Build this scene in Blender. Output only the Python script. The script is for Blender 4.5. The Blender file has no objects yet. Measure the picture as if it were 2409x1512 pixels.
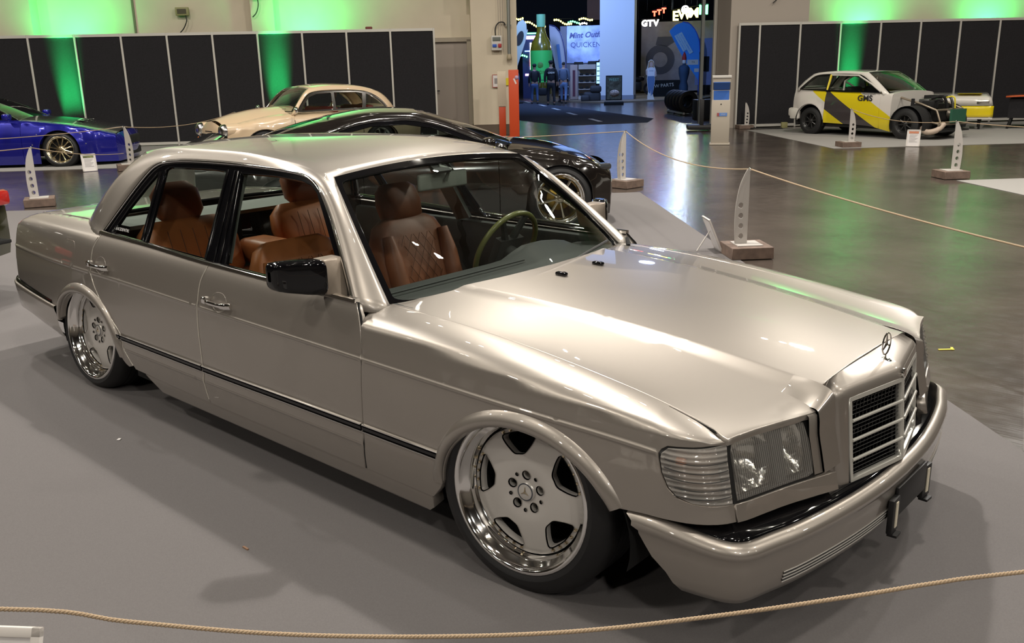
import bpy, bmesh, math, random
import numpy as np
from mathutils import Vector, Matrix
from mathutils.geometry import delaunay_2d_cdt
random.seed(7)
SC = bpy.context.scene
COL = SC.collection
PI = math.pi

# ------------------------------------------------------------------ camera
cam = bpy.data.cameras.new('camera')
cam.sensor_fit = 'HORIZONTAL'; cam.sensor_width = 36.0
cam.lens = 36.0 * 2124.0 / 2409.0
cam.clip_start = 0.05; cam.clip_end = 300
camo = bpy.data.objects.new('camera', cam); COL.objects.link(camo)
def cam_matrix(pos, yaw, pitch, roll):
    cy, sy, cp, sp = math.cos(yaw), math.sin(yaw), math.cos(pitch), math.sin(pitch)
    f = Vector((cy*cp, sy*cp, -sp)); r = Vector((sy, -cy, 0)); u = r.cross(f)
    cr, sr = math.cos(roll), math.sin(roll)
    r2 = r*cr + u*sr; u2 = -r*sr + u*cr
    m = Matrix((r2, u2, -f)).transposed().to_4x4(); m.translation = Vector(pos)
    return m
camo.matrix_world = cam_matrix((1.69381, -2.7725, 1.62531), 2.30639, 0.27615, -0.02213)
SC.camera = camo
cam.dof.use_dof = False

# ------------------------------------------------------------------ view, world
SC.view_settings.view_transform = 'Standard'
SC.view_settings.look = 'None'
SC.view_settings.gamma = 1.0
SC.view_settings.exposure = 0.45
SC.view_settings.use_curve_mapping = False
SC.cycles.max_bounces = 8
SC.cycles.transparent_max_bounces = 12
SC.cycles.sample_clamp_indirect = 6.0
SC.cycles.caustics_reflective = False
SC.cycles.caustics_refractive = False
W = bpy.data.worlds.new('world'); SC.world = W; W.use_nodes = True
W.node_tree.nodes['Background'].inputs[0].default_value = (0.9, 0.85, 0.8, 1)
W.node_tree.nodes['Background'].inputs[1].default_value = 0.02

# hall frame: s runs along the panelled wall, t towards it
HA = 0.81
ca, sa = math.cos(HA), math.sin(HA)
def hall(s, t, z=0.0):
    return (s*ca - t*sa, s*sa + t*ca, z)

def aim(o, target):
    d = Vector(target) - o.location
    o.rotation_euler = d.to_track_quat('-Z', 'Y').to_euler()
def area(loc, target, power, size, col, shape='DISK', name='hall_lamp'):
    l = bpy.data.lights.new(name, 'AREA'); l.shape = shape; l.size = size; l.energy = power; l.color = col
    o = bpy.data.objects.new(name, l); COL.objects.link(o); o.location = loc; aim(o, target); return o
def spot(loc, target, power, ang, blend, col, size=0.05, name='green_flood_and_fill'):
    l = bpy.data.lights.new(name, 'SPOT'); l.energy = power; l.spot_size = ang; l.spot_blend = blend
    l.color = col; l.shadow_soft_size = size
    o = bpy.data.objects.new(name, l); COL.objects.link(o); o.location = loc; aim(o, target); return o
WARM = (1.0, 0.925, 0.82); NEUT = (1.0, 0.955, 0.90)
# rows of hall lamps under the roof
LAMPS = []
for s in (-14, -7, 0, 7, 14):
    for t in (-9, -2, 5, 12):
        LAMPS.append((s, t))
for (s, t) in LAMPS:
    p = hall(s, t, 8.2)
    area(p, (p[0], p[1], 0), 230 if t > 0 else 130, 0.5, WARM)
# stronger spotlights on the display area
area((-3.6, 3.4, 8.3), (-1.2, 0, 0.5), 170, 0.20, NEUT, name='display_lamp')
area(hall(7.5, 7.5, 6.5), (-0.8, 0, 0.5), 260, 0.3, NEUT, name='display_lamp')
area(hall(-5.5, 6.5, 6.5), (-1.5, 0, 0.5), 130, 0.3, NEUT, name='display_lamp')
area(hall(2.0, -9.5, 6.5), (-1, -1, 0.3), 60, 0.4, NEUT, name='display_lamp')
GREEN = (0.02, 1.0, 0.22)
def green(s, t, power, spread):
    """narrow LED bar standing on the floor in front of the partition, beam straight up the panels"""
    a = area(hall(s, t-0.11, 0.14), hall(s, t+0.02, 1.6), power, 0.42, GREEN, shape='RECTANGLE', name='green_flood_and_fill'); a.data.size_y = 0.06; a.data.spread = spread
def green_fill(s, t, power):
    """added unseen green fill behind the partition, lighting the hall wall"""
    spot(hall(s, t, 2.2), hall(s, t+0.9, 3.6), power, 2.7, 1.0, GREEN, size=0.12)  # spot added out of sight for the green above the panels
green(-9.15, 18.72, 20, 0.24)
green_fill(-9.3, 19.1, 170)
green(-4.50, 18.80, 20, 0.24)
green_fill(-3.9, 19.1, 170)
green(9.35, 19.30, 20, 0.24)
green_fill(9.9, 19.45, 110)
green_fill(13.2, 19.45, 110)
# second hall: blue and white show lights
area(hall(2.2, 36.0, 6.6), hall(6.0, 41.0, 2.0), 260, 1.0, (0.35, 0.5, 1.0), name='show_lamp')
area(hall(4.0, 30.0, 7.0), hall(7.0, 39.5, 2.5), 420, 0.6, (0.28, 0.50, 1.0), name='show_lamp')
area(hall(8.5, 33.5, 7.0), hall(7.0, 30.0, 0.0), 160, 0.8, (0.35, 0.5, 1.0), name='show_lamp')

# ------------------------------------------------------------------ materials
MATS = {}
def mat(name, col, rough=0.5, metal=0.0, coat=0.0, spec=0.5, emit=None, estr=0.0, noise=0.0, nscale=40.0,
        bump=0.0, bscale=200.0, coatr=0.03, sheen=0.0, aniso=0.0):
    if name in MATS: return MATS[name]
    m = bpy.data.materials.new(name); m.use_nodes = True
    nt = m.node_tree; b = nt.nodes['Principled BSDF']
    b.inputs['Base Color'].default_value = (*col, 1)
    b.inputs['Roughness'].default_value = rough
    b.inputs['Metallic'].default_value = metal
    b.inputs['Coat Weight'].default_value = coat
    b.inputs['Coat Roughness'].default_value = coatr
    b.inputs['Specular IOR Level'].default_value = spec
    b.inputs['Sheen Weight'].default_value = sheen
    b.inputs['Anisotropic'].default_value = aniso
    if emit is not None:
        b.inputs['Emission Color'].default_value = (*emit, 1); b.inputs['Emission Strength'].default_value = estr
    if noise > 0 or bump > 0:
        tc = nt.nodes.new('ShaderNodeTexCoord')
    if noise > 0:
        n = nt.nodes.new('ShaderNodeTexNoise'); n.inputs['Scale'].default_value = nscale; n.inputs['Detail'].default_value = 6
        nt.links.new(tc.outputs['Object'], n.inputs['Vector'])
        mr = nt.nodes.new('ShaderNodeMapRange'); mr.inputs['From Min'].default_value = 0.3; mr.inputs['From Max'].default_value = 0.7
        mr.inputs['To Min'].default_value = 1-noise; mr.inputs['To Max'].default_value = 1+noise
        nt.links.new(n.outputs['Fac'], mr.inputs['Value'])
        mx = nt.nodes.new('ShaderNodeVectorMath'); mx.operation = 'SCALE'
        mx.inputs[0].default_value = col; nt.links.new(mr.outputs[0], mx.inputs['Scale'])
        nt.links.new(mx.outputs[0], b.inputs['Base Color'])
    if bump > 0:
        n2 = nt.nodes.new('ShaderNodeTexNoise'); n2.inputs['Scale'].default_value = bscale; n2.inputs['Detail'].default_value = 3
        nt.links.new(tc.outputs['Object'], n2.inputs['Vector'])
        bp = nt.nodes.new('ShaderNodeBump'); bp.inputs['Strength'].default_value = bump; bp.inputs['Distance'].default_value = 0.002
        nt.links.new(n2.outputs['Fac'], bp.inputs['Height']); nt.links.new(bp.outputs[0], b.inputs['Normal'])
    MATS[name] = m
    return m
def glass(name, tint=(0.6, 0.66, 0.62), rough=0.0, refl=1.0):
    if name in MATS: return MATS[name]
    m = bpy.data.materials.new(name); m.use_nodes = True; nt = m.node_tree
    nt.nodes.clear()
    o = nt.nodes.new('ShaderNodeOutputMaterial'); mix = nt.nodes.new('ShaderNodeMixShader')
    tr = nt.nodes.new('ShaderNodeBsdfTransparent'); tr.inputs[0].default_value = (*tint, 1)
    gl = nt.nodes.new('ShaderNodeBsdfGlossy'); gl.inputs['Roughness'].default_value = rough; gl.inputs[0].default_value = (refl, refl, refl, 1)
    fr = nt.nodes.new('ShaderNodeFresnel'); ge = nt.nodes.new('ShaderNodeNewGeometry'); mr = nt.nodes.new('ShaderNodeMapRange')
    mr.inputs['To Min'].default_value = 1.5; mr.inputs['To Max'].default_value = 1/1.5
    nt.links.new(ge.outputs['Backfacing'], mr.inputs['Value']); nt.links.new(mr.outputs[0], fr.inputs[0])
    nt.links.new(fr.outputs[0], mix.inputs[0]); nt.links.new(tr.outputs[0], mix.inputs[1]); nt.links.new(gl.outputs[0], mix.inputs[2])
    nt.links.new(mix.outputs[0], o.inputs[0])
    MATS[name] = m
    return m

# ------------------------------------------------------------------ mesh helpers
def link(o, parent=None):
    COL.objects.link(o)
    if parent is not None: o.parent = parent
    return o
def mesh_obj(name, verts, faces, m, parent=None, smooth=True, normals=None, sharp=None, kind=None, mats=None, fmat=None):
    me = bpy.data.meshes.new(name)
    me.from_pydata([tuple(map(float, v)) for v in verts], [], faces)
    if mats:
        for q in mats: me.materials.append(q)
        if fmat is not None: me.polygons.foreach_set('material_index', fmat)
    else: me.materials.append(m)
    if smooth:
        me.polygons.foreach_set('use_smooth', [True]*len(me.polygons))
        if sharp is not None: me.set_sharp_from_angle(angle=sharp)
        if normals is not None: me.normals_split_custom_set_from_vertices([tuple(map(float, n)) for n in normals])
    me.update()
    o = bpy.data.objects.new(name, me); link(o, parent)
    if kind: o['kind'] = kind
    return o
def thing(name, label, cat, loc=(0, 0, 0), rotz=0.0, group=None, parent=None):
    o = bpy.data.objects.new(name, None); o.empty_display_size = 0.1; COL.objects.link(o)
    o.location = loc; o.rotation_euler = (0, 0, rotz); o['label'] = label; o['category'] = cat
    if group: o['group'] = group
    return o
def tag(o, label, cat, group=None):
    o['label'] = label; o['category'] = cat
    if group: o['group'] = group
    return o
def pchip(xs, ys):
    xs = np.array(xs, float); ys = np.array(ys, float)
    if xs[0] > xs[-1]: xs = xs[::-1]; ys = ys[::-1]
    h = np.diff(xs); d = np.diff(ys)/h; m = np.zeros(len(xs))
    m[0], m[-1] = d[0], d[-1]
    for i in range(1, len(xs)-1):
        if d[i-1]*d[i] > 0:
            w1, w2 = 2*h[i]+h[i-1], h[i]+2*h[i-1]; m[i] = (w1+w2)/(w1/d[i-1]+w2/d[i])
    X = np.linspace(xs[0], xs[-1], 1200); i = np.clip(np.searchsorted(xs, X)-1, 0, len(h)-1)
    t = (X-xs[i])/h[i]
    Y = (2*t**3-3*t**2+1)*ys[i] + (t**3-2*t**2+t)*h[i]*m[i] + (-2*t**3+3*t**2)*ys[i+1] + (t**3-t**2)*h[i]*m[i+1]
    def f(x):
        if x <= xs[0]: return ys[0]+m[0]*(x-xs[0])
        if x >= xs[-1]: return ys[-1]+m[-1]*(x-xs[-1])
        q = (x-xs[0])/(xs[-1]-xs[0])*1199; j = int(q); j = min(j, 1198); q -= j
        return Y[j]*(1-q)+Y[j+1]*q
    return f
def resample(pts, step=None, n=None, closed=False):
    P = np.array(pts, float)
    if closed: P = np.vstack([P, P[:1]])
    L = np.r_[0, np.cumsum(np.linalg.norm(np.diff(P, axis=0), axis=1))]
    if n is None: n = max(2, int(round(L[-1]/step))+1)
    s = np.linspace(0, L[-1], n)
    out = np.stack([np.interp(s, L, P[:, k]) for k in range(P.shape[1])], -1)
    return out[:-1] if closed else out
def catmull(pts, n=8, closed=False):
    P = np.array(pts, float); N = len(P); out = []
    rng = range(N) if closed else range(N-1)
    for i in rng:
        if closed: p0, p1, p2, p3 = P[i-1], P[i], P[(i+1) % N], P[(i+2) % N]
        else:
            p1, p2 = P[i], P[i+1]; p0 = P[i-1] if i > 0 else 2*p1-p2; p3 = P[i+2] if i+2 < N else 2*p2-p1
        for k in range(n):
            t = k/n
            out.append(0.5*((2*p1)+(-p0+p2)*t+(2*p0-5*p1+4*p2-p3)*t*t+(-p0+3*p1-3*p2+p3)*t**3))
    if not closed: out.append(P[-1])
    return np.array(out)
def densify(poly, step):
    P = np.array(poly, float); out = []
    for i in range(len(P)):
        a, b = P[i], P[(i+1) % len(P)]; k = max(1, int(math.ceil(np.linalg.norm(b-a)/step-1e-6)))
        for j in range(k): out.append(a+(b-a)*j/k)
    return np.array(out)
def inpoly(pts, poly):
    pts = np.asarray(pts); x, y = pts[:, 0], pts[:, 1]; P = np.asarray(poly); r = np.zeros(len(pts), bool)
    j = len(P)-1
    for i in range(len(P)):
        xi, yi, xj, yj = P[i, 0], P[i, 1], P[j, 0], P[j, 1]
        if yi != yj:
            c = ((yi > y) != (yj > y)) & (x < (xj-xi)*(y-yi)/(yj-yi)+xi); r ^= c
        j = i
    return r
def patch_data(outline, S, step=0.03, holes=(), th=0.008, rows=(), bevel=0.002, flip=False, back=False):
    loops = [densify(outline, step)]+[densify(h, step) for h in holes]
    bp = np.vstack(loops); lo, hi = loops[0].min(0), loops[0].max(0)
    rp = []
    for r in rows:
        rr = resample(r, step=step*0.8); rr = rr[inpoly(rr, loops[0])]
        for h in loops[1:]: rr = rr[~inpoly(rr, h)] if len(rr) else rr
        if len(rr):
            d = np.linalg.norm(rr[:, None]-bp[None], axis=2).min(1); rr = rr[d > 0.004]
        if len(rr): rp.append(rr)
    rp = np.vstack(rp) if rp else np.zeros((0, 2))
    nx, ny = int((hi[0]-lo[0])/step)+1, int((hi[1]-lo[1])/step)+1
    gx, gy = np.meshgrid(lo[0]+(np.arange(nx)+0.5)*step, lo[1]+(np.arange(ny)+0.5)*step)
    g = np.stack([gx.ravel(), gy.ravel()], -1)
    g = g[inpoly(g, loops[0])] if len(g) else g
    for h in loops[1:]: g = g[~inpoly(g, h)] if len(g) else g
    if len(g):
        d = np.concatenate([np.linalg.norm(g[i:i+2000, None]-bp[None], axis=2).min(1) for i in range(0, len(g), 2000)]); g = g[d > 0.45*step]
    if len(rp) and len(g):
        d = np.concatenate([np.linalg.norm(g[i:i+2000, None]-rp[None], axis=2).min(1) for i in range(0, len(g), 2000)]); g = g[d > 0.4*step]
    allp = np.vstack([bp, rp, g]) if len(g) else np.vstack([bp, rp])
    edges = []; k = 0
    for l in loops:
        n = len(l); edges += [(k+i, k+(i+1) % n) for i in range(n)]; k += n
    vo, eo, fo, *_ = delaunay_2d_cdt([Vector(p) for p in allp], edges, [], 0, 1e-6)
    V2 = np.array([tuple(v) for v in vo]); F = np.array([f for f in fo if len(f) == 3])
    cen = V2[F].mean(1); keep = inpoly(cen, loops[0])
    for h in loops[1:]: keep &= ~inpoly(cen, h)
    F = F[keep]
    a, b, c = V2[F[:, 0]], V2[F[:, 1]], V2[F[:, 2]]
    cr = (b[:, 0]-a[:, 0])*(c[:, 1]-a[:, 1])-(b[:, 1]-a[:, 1])*(c[:, 0]-a[:, 0])
    F[cr < 0] = F[cr < 0][:, ::-1]
    e = 1e-4
    V3 = np.array([S(u, v) for u, v in V2]); Vu = np.array([S(u+e, v) for u, v in V2]); Vv = np.array([S(u, v+e) for u, v in V2])
    N = np.cross(Vu-V3, Vv-V3); N /= (np.linalg.norm(N, axis=1)[:, None]+1e-12)
    if flip: N = -N; F = F[:, ::-1]
    cnt = {}
    for f in F:
        for i in range(3):
            p, q = int(f[i]), int(f[(i+1) % 3]); cnt[(p, q)] = 1
    be = [(p, q) for (p, q) in cnt if (q, p) not in cnt]
    verts = [tuple(v) for v in V3]; norms = [tuple(n) for n in N]; faces = [tuple(int(i) for i in f) for f in F]
    if th > 0:
        out = {}
        for p, q in be:
            o = np.cross(V3[q]-V3[p], (N[p]+N[q])/2); l = np.linalg.norm(o)
            if l > 0: o /= l
            for k in (p, q): out[k] = out.get(k, 0)+o
        i1 = {}; i2 = {}
        for k, o in out.items():
            o = o/(np.linalg.norm(o)+1e-9)
            i1[k] = len(verts); verts.append(tuple(V3[k]+o*bevel-N[k]*bevel*1.2)); nn = N[k]*0.5+o; norms.append(tuple(nn/np.linalg.norm(nn)))
            i2[k] = len(verts); verts.append(tuple(V3[k]+o*bevel-N[k]*th)); norms.append(tuple(o))
        for p, q in be:
            faces.append((q, p, i1[p], i1[q])); faces.append((i1[q], i1[p], i2[p], i2[q]))
        if back:
            n0 = len(verts)
            for v, n in zip(V3, N): verts.append(tuple(v-n*th)); norms.append(tuple(-n))
            for f in F: faces.append(tuple(int(i)+n0 for i in f[::-1]))
    return verts, faces, norms
def patch(name, outline, S, m, parent=None, **kw):
    v, f, n = patch_data(outline, S, **kw)
    return mesh_obj(name, v, f, m, parent, normals=n)
def grid_data(P, closed_u=False, closed_v=False):
    P = np.array(P, float); a, b = P.shape[:2]; V = P.reshape(-1, 3); F = []
    for i in range(a if closed_u else a-1):
        for j in range(b if closed_v else b-1):
            i2, j2 = (i+1) % a, (j+1) % b
            F.append((i*b+j, i*b+j2, i2*b+j2, i2*b+j))
    return [tuple(v) for v in V], F
def join(parts):
    V = []; F = []
    for v, f in parts:
        n = len(V); V += list(v); F += [tuple(i+n for i in q) for q in f]
    return V, F
def grid(name, P, m, parent=None, cu=False, cv=False, sharp=None, **kw):
    v, f = grid_data(P, cu, cv)
    return mesh_obj(name, v, f, m, parent, sharp=sharp, **kw)
def frames(path, closed=False, up=(0, 0, 1)):
    P = np.array(path, float); n = len(P); T = np.zeros_like(P)
    for i in range(n):
        if closed: T[i] = P[(i+1) % n]-P[i-1]
        else: T[i] = P[min(i+1, n-1)]-P[max(i-1, 0)]
    T /= np.linalg.norm(T, axis=1)[:, None]+1e-12
    up = np.array(up, float); B = []; 
    for t in T:
        s = np.cross(t, up)
        if np.linalg.norm(s) < 1e-4: s = np.cross(t, np.array([0.3, 1, 0.1]))
        s /= np.linalg.norm(s); B.append((s, np.cross(s, t)))
    return P, T, B
def tube_data(path, r, n=8, closed=False, cap=True, ry=None, up=(0, 0, 1)):
    P, T, B = frames(path, closed, up); rr = np.broadcast_to(np.array(r, float), (len(P),)); r2 = rr if ry is None else np.broadcast_to(np.array(ry, float), (len(P),))
    G = [[p+s*math.cos(a)*q+u*math.sin(a)*q2 for a in np.linspace(0, 2*PI, n, endpoint=False)] for p, (s, u), q, q2 in zip(P, B, rr, r2)]
    v, f = grid_data(G, closed, True)
    if not closed and cap:
        f = f+[tuple(range(n))[::-1] if False else tuple(range(n)), tuple(range(len(v)-n, len(v)))[::-1]]
    return v, f
def tube(name, path, r, m, parent=None, n=8, closed=False, **kw):
    v, f = tube_data(path, r, n, closed, **kw)
    return mesh_obj(name, v, f, m, parent, sharp=0.9)
def sweep_data(path, prof, closed=False, up=(0, 0, 1), cap=True, pclosed=True):
    P, T, B = frames(path, closed, up)
    G = [[p+s*a+u*b for a, b in prof] for p, (s, u) in zip(P, B)]
    v, f = grid_data(G, closed, pclosed); k = len(prof)
    if not closed and cap and pclosed: f = f+[tuple(range(k)), tuple(range(len(v)-k, len(v)))[::-1]]
    return v, f
def box_data(c, s, rz=0.0, ax=None):
    x, y, z = s[0]/2, s[1]/2, s[2]/2
    V = [np.array(q, float) for q in ((-x, -y, -z), (x, -y, -z), (x, y, -z), (-x, y, -z), (-x, -y, z), (x, -y, z), (x, y, z), (-x, y, z))]
    if rz:
        cz, sz = math.cos(rz), math.sin(rz); V = [np.array((v[0]*cz-v[1]*sz, v[0]*sz+v[1]*cz, v[2])) for v in V]
    if ax is not None: V = [ax[0]*v[0]+ax[1]*v[1]+ax[2]*v[2] for v in V]
    V = [tuple(v+np.array(c, float)) for v in V]
    return V, [(0, 3, 2, 1), (4, 5, 6, 7), (0, 1, 5, 4), (1, 2, 6, 5), (2, 3, 7, 6), (3, 0, 4, 7)]
def bevel_obj(o, w, seg=2, ang=0.6):
    bm = bmesh.new(); bm.from_mesh(o.data)
    ed = [e for e in bm.edges if len(e.link_faces) == 2 and e.calc_face_angle(0) > ang]
    bmesh.ops.bevel(bm, geom=ed, offset=w, segments=seg, affect='EDGES', profile=0.5, clamp_overlap=True)
    bm.to_mesh(o.data); bm.free()
    me = o.data; me.polygons.foreach_set('use_smooth', [True]*len(me.polygons)); me.set_sharp_from_angle(angle=0.7)
    return o
def box(name, c, s, m, parent=None, bev=0.0, rz=0.0, ax=None, seg=2):
    v, f = box_data(c, s, rz, ax)
    o = mesh_obj(name, v, f, m, parent, smooth=False)
    if bev > 0: bevel_obj(o, bev, seg)
    return o
def boxes(name, L, m, parent=None, bev=0.0, **kw):
    v, f = join([box_data(*q) for q in L])
    o = mesh_obj(name, v, f, m, parent, smooth=False, **kw)
    if bev > 0: bevel_obj(o, bev, 1)
    return o
def lathe_data(prof, n=48, axis='y', arc=None):
    # prof: (radius, depth along axis)
    G = []
    for k in range(n):
        a = 2*PI*k/n; c, s = math.cos(a), math.sin(a)
        row = []
        for r, h in prof:
            if axis == 'y': row.append((r*c, h, r*s))
            elif axis == 'z': row.append((r*c, r*s, h))
            else: row.append((h, r*c, r*s))
        G.append(row)
    return grid_data(G, True, False)
def lathe(name, prof, m, parent=None, n=48, axis='y', sharp=0.6):
    v, f = lathe_data(prof, n, axis)
    return mesh_obj(name, v, f, m, parent, sharp=sharp)
def prism_data(poly, S0, S1):
    """poly: 2-D outline; S0/S1 map it to the two end faces"""
    a = [S0(*p) for p in poly]; b = [S1(*p) for p in poly]; n = len(poly)
    return a+b, [tuple(range(n))[::-1], tuple(range(n, 2*n))]+[(i, (i+1) % n, n+(i+1) % n, n+i) for i in range(n)]
def ellipse_arc(cx, cz, a, b, t0, t1, n=28):
    return [(cx+a*math.cos(t), cz+b*math.sin(t)) for t in np.linspace(t0, t1, n)]
def rrect(x0, y0, x1, y1, r, n=4):
    P = []
    for cx, cy, a0 in ((x1-r, y1-r, 0), (x0+r, y1-r, PI/2), (x0+r, y0+r, PI), (x1-r, y0+r, 1.5*PI)):
        for k in range(n+1):
            a = a0+PI/2*k/n; P.append((cx+r*math.cos(a), cy+r*math.sin(a)))
    return P
def xform(v, M):
    return [tuple(M @ Vector(q)) for q in v]
def text_obj(name, s, size, m, parent, loc, rot, ext=0.0008, align='CENTER', shear=0.0, bold=0.0, sx=1.0):
    c = bpy.data.curves.new(name, 'FONT'); c.body = s; c.size = size; c.extrude = ext; c.align_x = align; c.align_y = 'CENTER'
    c.shear = shear; c.offset = bold; c.materials.append(m); c.resolution_u = 3
    t = bpy.data.objects.new(name, c); COL.objects.link(t); dg = bpy.context.evaluated_depsgraph_get()
    me = bpy.data.meshes.new_from_object(t.evaluated_get(dg)); bpy.data.objects.remove(t); bpy.data.curves.remove(c)
    if not me.materials: me.materials.append(m)
    o = bpy.data.objects.new(name, me); link(o, parent); o.location = loc; o.rotation_euler = rot; o.scale = (sx, 1, 1)
    return o
# ------------------------------------------------------------------ setting: hall
M_wall = mat('wall_paint', (0.66, 0.58, 0.45), 0.8, noise=0.04, nscale=1.5)
M_wall2 = mat('wall_paint_grey', (0.42, 0.37, 0.32), 0.7)
M_dark = mat('dark_hall', (0.02, 0.02, 0.025), 0.9)
M_rail = mat('aluminium_rail', (0.62, 0.60, 0.55), 0.42, 0.35)
M_panel = mat('black_felt_panel', (0.009, 0.0085, 0.011), 0.9, noise=0.25, nscale=30, bump=0.2)
def floor_material():
    m = bpy.data.materials.new('polished_floor'); m.use_nodes = True; nt = m.node_tree; b = nt.nodes['Principled BSDF']
    tc = nt.nodes.new('ShaderNodeTexCoord')
    mp = nt.nodes.new('ShaderNodeMapping'); mp.inputs['Rotation'].default_value = (0, 0, -HA-0.0)
    nt.links.new(tc.outputs['Object'], mp.inputs[0])
    n1 = nt.nodes.new('ShaderNodeTexNoise'); n1.inputs['Scale'].default_value = 1.3; n1.inputs['Detail'].default_value = 8
    nt.links.new(mp.outputs[0], n1.inputs['Vector'])
    cr = nt.nodes.new('ShaderNodeValToRGB'); cr.color_ramp.elements[0].color = (0.040, 0.031, 0.026, 1); cr.color_ramp.elements[1].color = (0.085, 0.068, 0.057, 1)
    cr.color_ramp.elements[0].position = 0.3; cr.color_ramp.elements[1].position = 0.75
    nt.links.new(n1.outputs['Fac'], cr.inputs[0]); nt.links.new(cr.outputs[0], b.inputs['Base Color'])
    sc = nt.nodes.new('ShaderNodeMapping'); sc.inputs['Rotation'].default_value = (0, 0, -2.3); sc.inputs['Scale'].default_value = (2.0, 45.0, 1.0)
    nt.links.new(tc.outputs['Object'], sc.inputs[0])
    n2 = nt.nodes.new('ShaderNodeTexNoise'); n2.inputs['Scale'].default_value = 1.2; n2.inputs['Detail'].default_value = 4
    nt.links.new(sc.outputs[0], n2.inputs['Vector'])
    n3 = nt.nodes.new('ShaderNodeTexNoise'); n3.inputs['Scale'].default_value = 9; n3.inputs['Detail'].default_value = 5
    nt.links.new(tc.outputs['Object'], n3.inputs['Vector'])
    ad = nt.nodes.new('ShaderNodeMath'); ad.operation = 'ADD'; nt.links.new(n2.outputs['Fac'], ad.inputs[0]); nt.links.new(n3.outputs['Fac'], ad.inputs[1])
    bp = nt.nodes.new('ShaderNodeBump'); bp.inputs['Strength'].default_value = 0.25; bp.inputs['Distance'].default_value = 0.004
    nt.links.new(ad.outputs[0], bp.inputs['Height']); nt.links.new(bp.outputs[0], b.inputs['Normal'])
    rr = nt.nodes.new('ShaderNodeMapRange'); rr.inputs['To Min'].default_value = 0.12; rr.inputs['To Max'].default_value = 0.30
    nt.links.new(n3.outputs['Fac'], rr.inputs['Value']); nt.links.new(rr.outputs[0], b.inputs['Roughness'])
    b.inputs['Specular IOR Level'].default_value = 0.9; b.inputs['IOR'].default_value = 1.55
    return m
M_floor = floor_material()
def carpet_mat(name, col):
    return mat(name, col, 0.95, spec=0.1, noise=0.07, nscale=260, bump=0.5, bscale=500)
M_carpet = carpet_mat('grey_carpet', (0.168, 0.158, 0.157))
M_carpet2 = carpet_mat('pale_carpet', (0.30, 0.29, 0.275))
def slab(name, poly, z0, z1, m, kind='structure', parent=None):
    v, f = prism_data(poly, lambda x, y: (x, y, z0), lambda x, y: (x, y, z1))
    o = mesh_obj(name, v, f, m, parent, smooth=False)
    if kind and parent is None: o['kind'] = kind
    return o
def hpoly(P): return [hall(*p)[:2] for p in P]
# floor joints are fine recessed lines in one slab each: large poured strips
floor = slab('floor', hpoly([(-40, -26), (40, -26), (40, 75), (-40, 75)]), -0.1, 0.0, M_floor)
slab('carpet_display', [(-4.93, 7.08), (-10.6, 1.35), (-15.5, -3.7), (2.2, -17.0), (8.9, -6.6)], 0.0005, 0.006, M_carpet)
slab('carpet_left_stand', hpoly([(-20, 13.6), (-7.0, 13.75), (-1.9, 13.8), (-1.9, 19.0), (-20, 19.0)]), 0.0005, 0.006, M_carpet2)
slab('carpet_right_stand', hpoly([(6.5, 13.45), (20, 13.2), (20, 19.3), (6.55, 18.55)]), 0.0005, 0.006, M_carpet2)
slab('carpet_corner_stand', hpoly([(6.1, 8.6), (20, 8.4), (20, 5.2), (6.1, 5.2)]), 0.0005, 0.006, M_carpet2)
# grey road carpet with dashes leading through the gate
M_road = carpet_mat('road_carpet', (0.055, 0.06, 0.08))
M_dash = mat('white_tape', (0.6, 0.62, 0.65), 0.6)
slab('carpet_road', hpoly([(2.6, 22.0), (5.0, 22.4), (5.6, 24.2), (2.4, 46), (0.0, 46), (1.5, 25.5)]), 0.0005, 0.005, M_road)
def ground_box(name, x, y, l, w, rz, m, label, cat, group=None, z=0.008):
    o = box(name, (0, 0, 0), (l, w, 0.003), m); o.location = (x, y, z); o.rotation_euler = (0, 0, rz); tag(o, label, cat, group); return o
for i, (x, y) in enumerate([(-14.83, 19.37), (-17.74, 21.95), (-20.39, 24.37), (-23.0, 26.7), (-26.0, 29.2)]):
    ground_box('road_marking', x, y, 1.5, 0.14, 2.42, M_dash, ['white tape dash nearest the hall gateway on the grey road carpet', 'white tape dash second from the gateway on the road carpet', 'white tape dash third from the gateway on the road carpet', 'white tape dash just in front of the standing visitors', 'farthest white tape dash behind the visitors'][i], 'floor marking', 'dashes on the road carpet')
yt = thing('tape_mark', 'small yellow arrow shaped tape mark on the polished floor right of the silver saloon', 'tape mark', (0.23, 2.56, 0.0))
M_yel = mat('yellow_tape', (0.75, 0.62, 0.03), 0.5)
box('strip', (0, 0, 0.003), (0.09, 0.016, 0.002), M_yel, yt, rz=0.75)
box('strip', (0.02, 0.035, 0.0035), (0.05, 0.014, 0.002), M_yel, yt, rz=1.9)
# small scraps on the carpet
M_scrap = mat('scrap', (0.30, 0.17, 0.10), 0.7); M_scrapw = mat('scrap_white', (0.75, 0.72, 0.7), 0.6)

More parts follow.
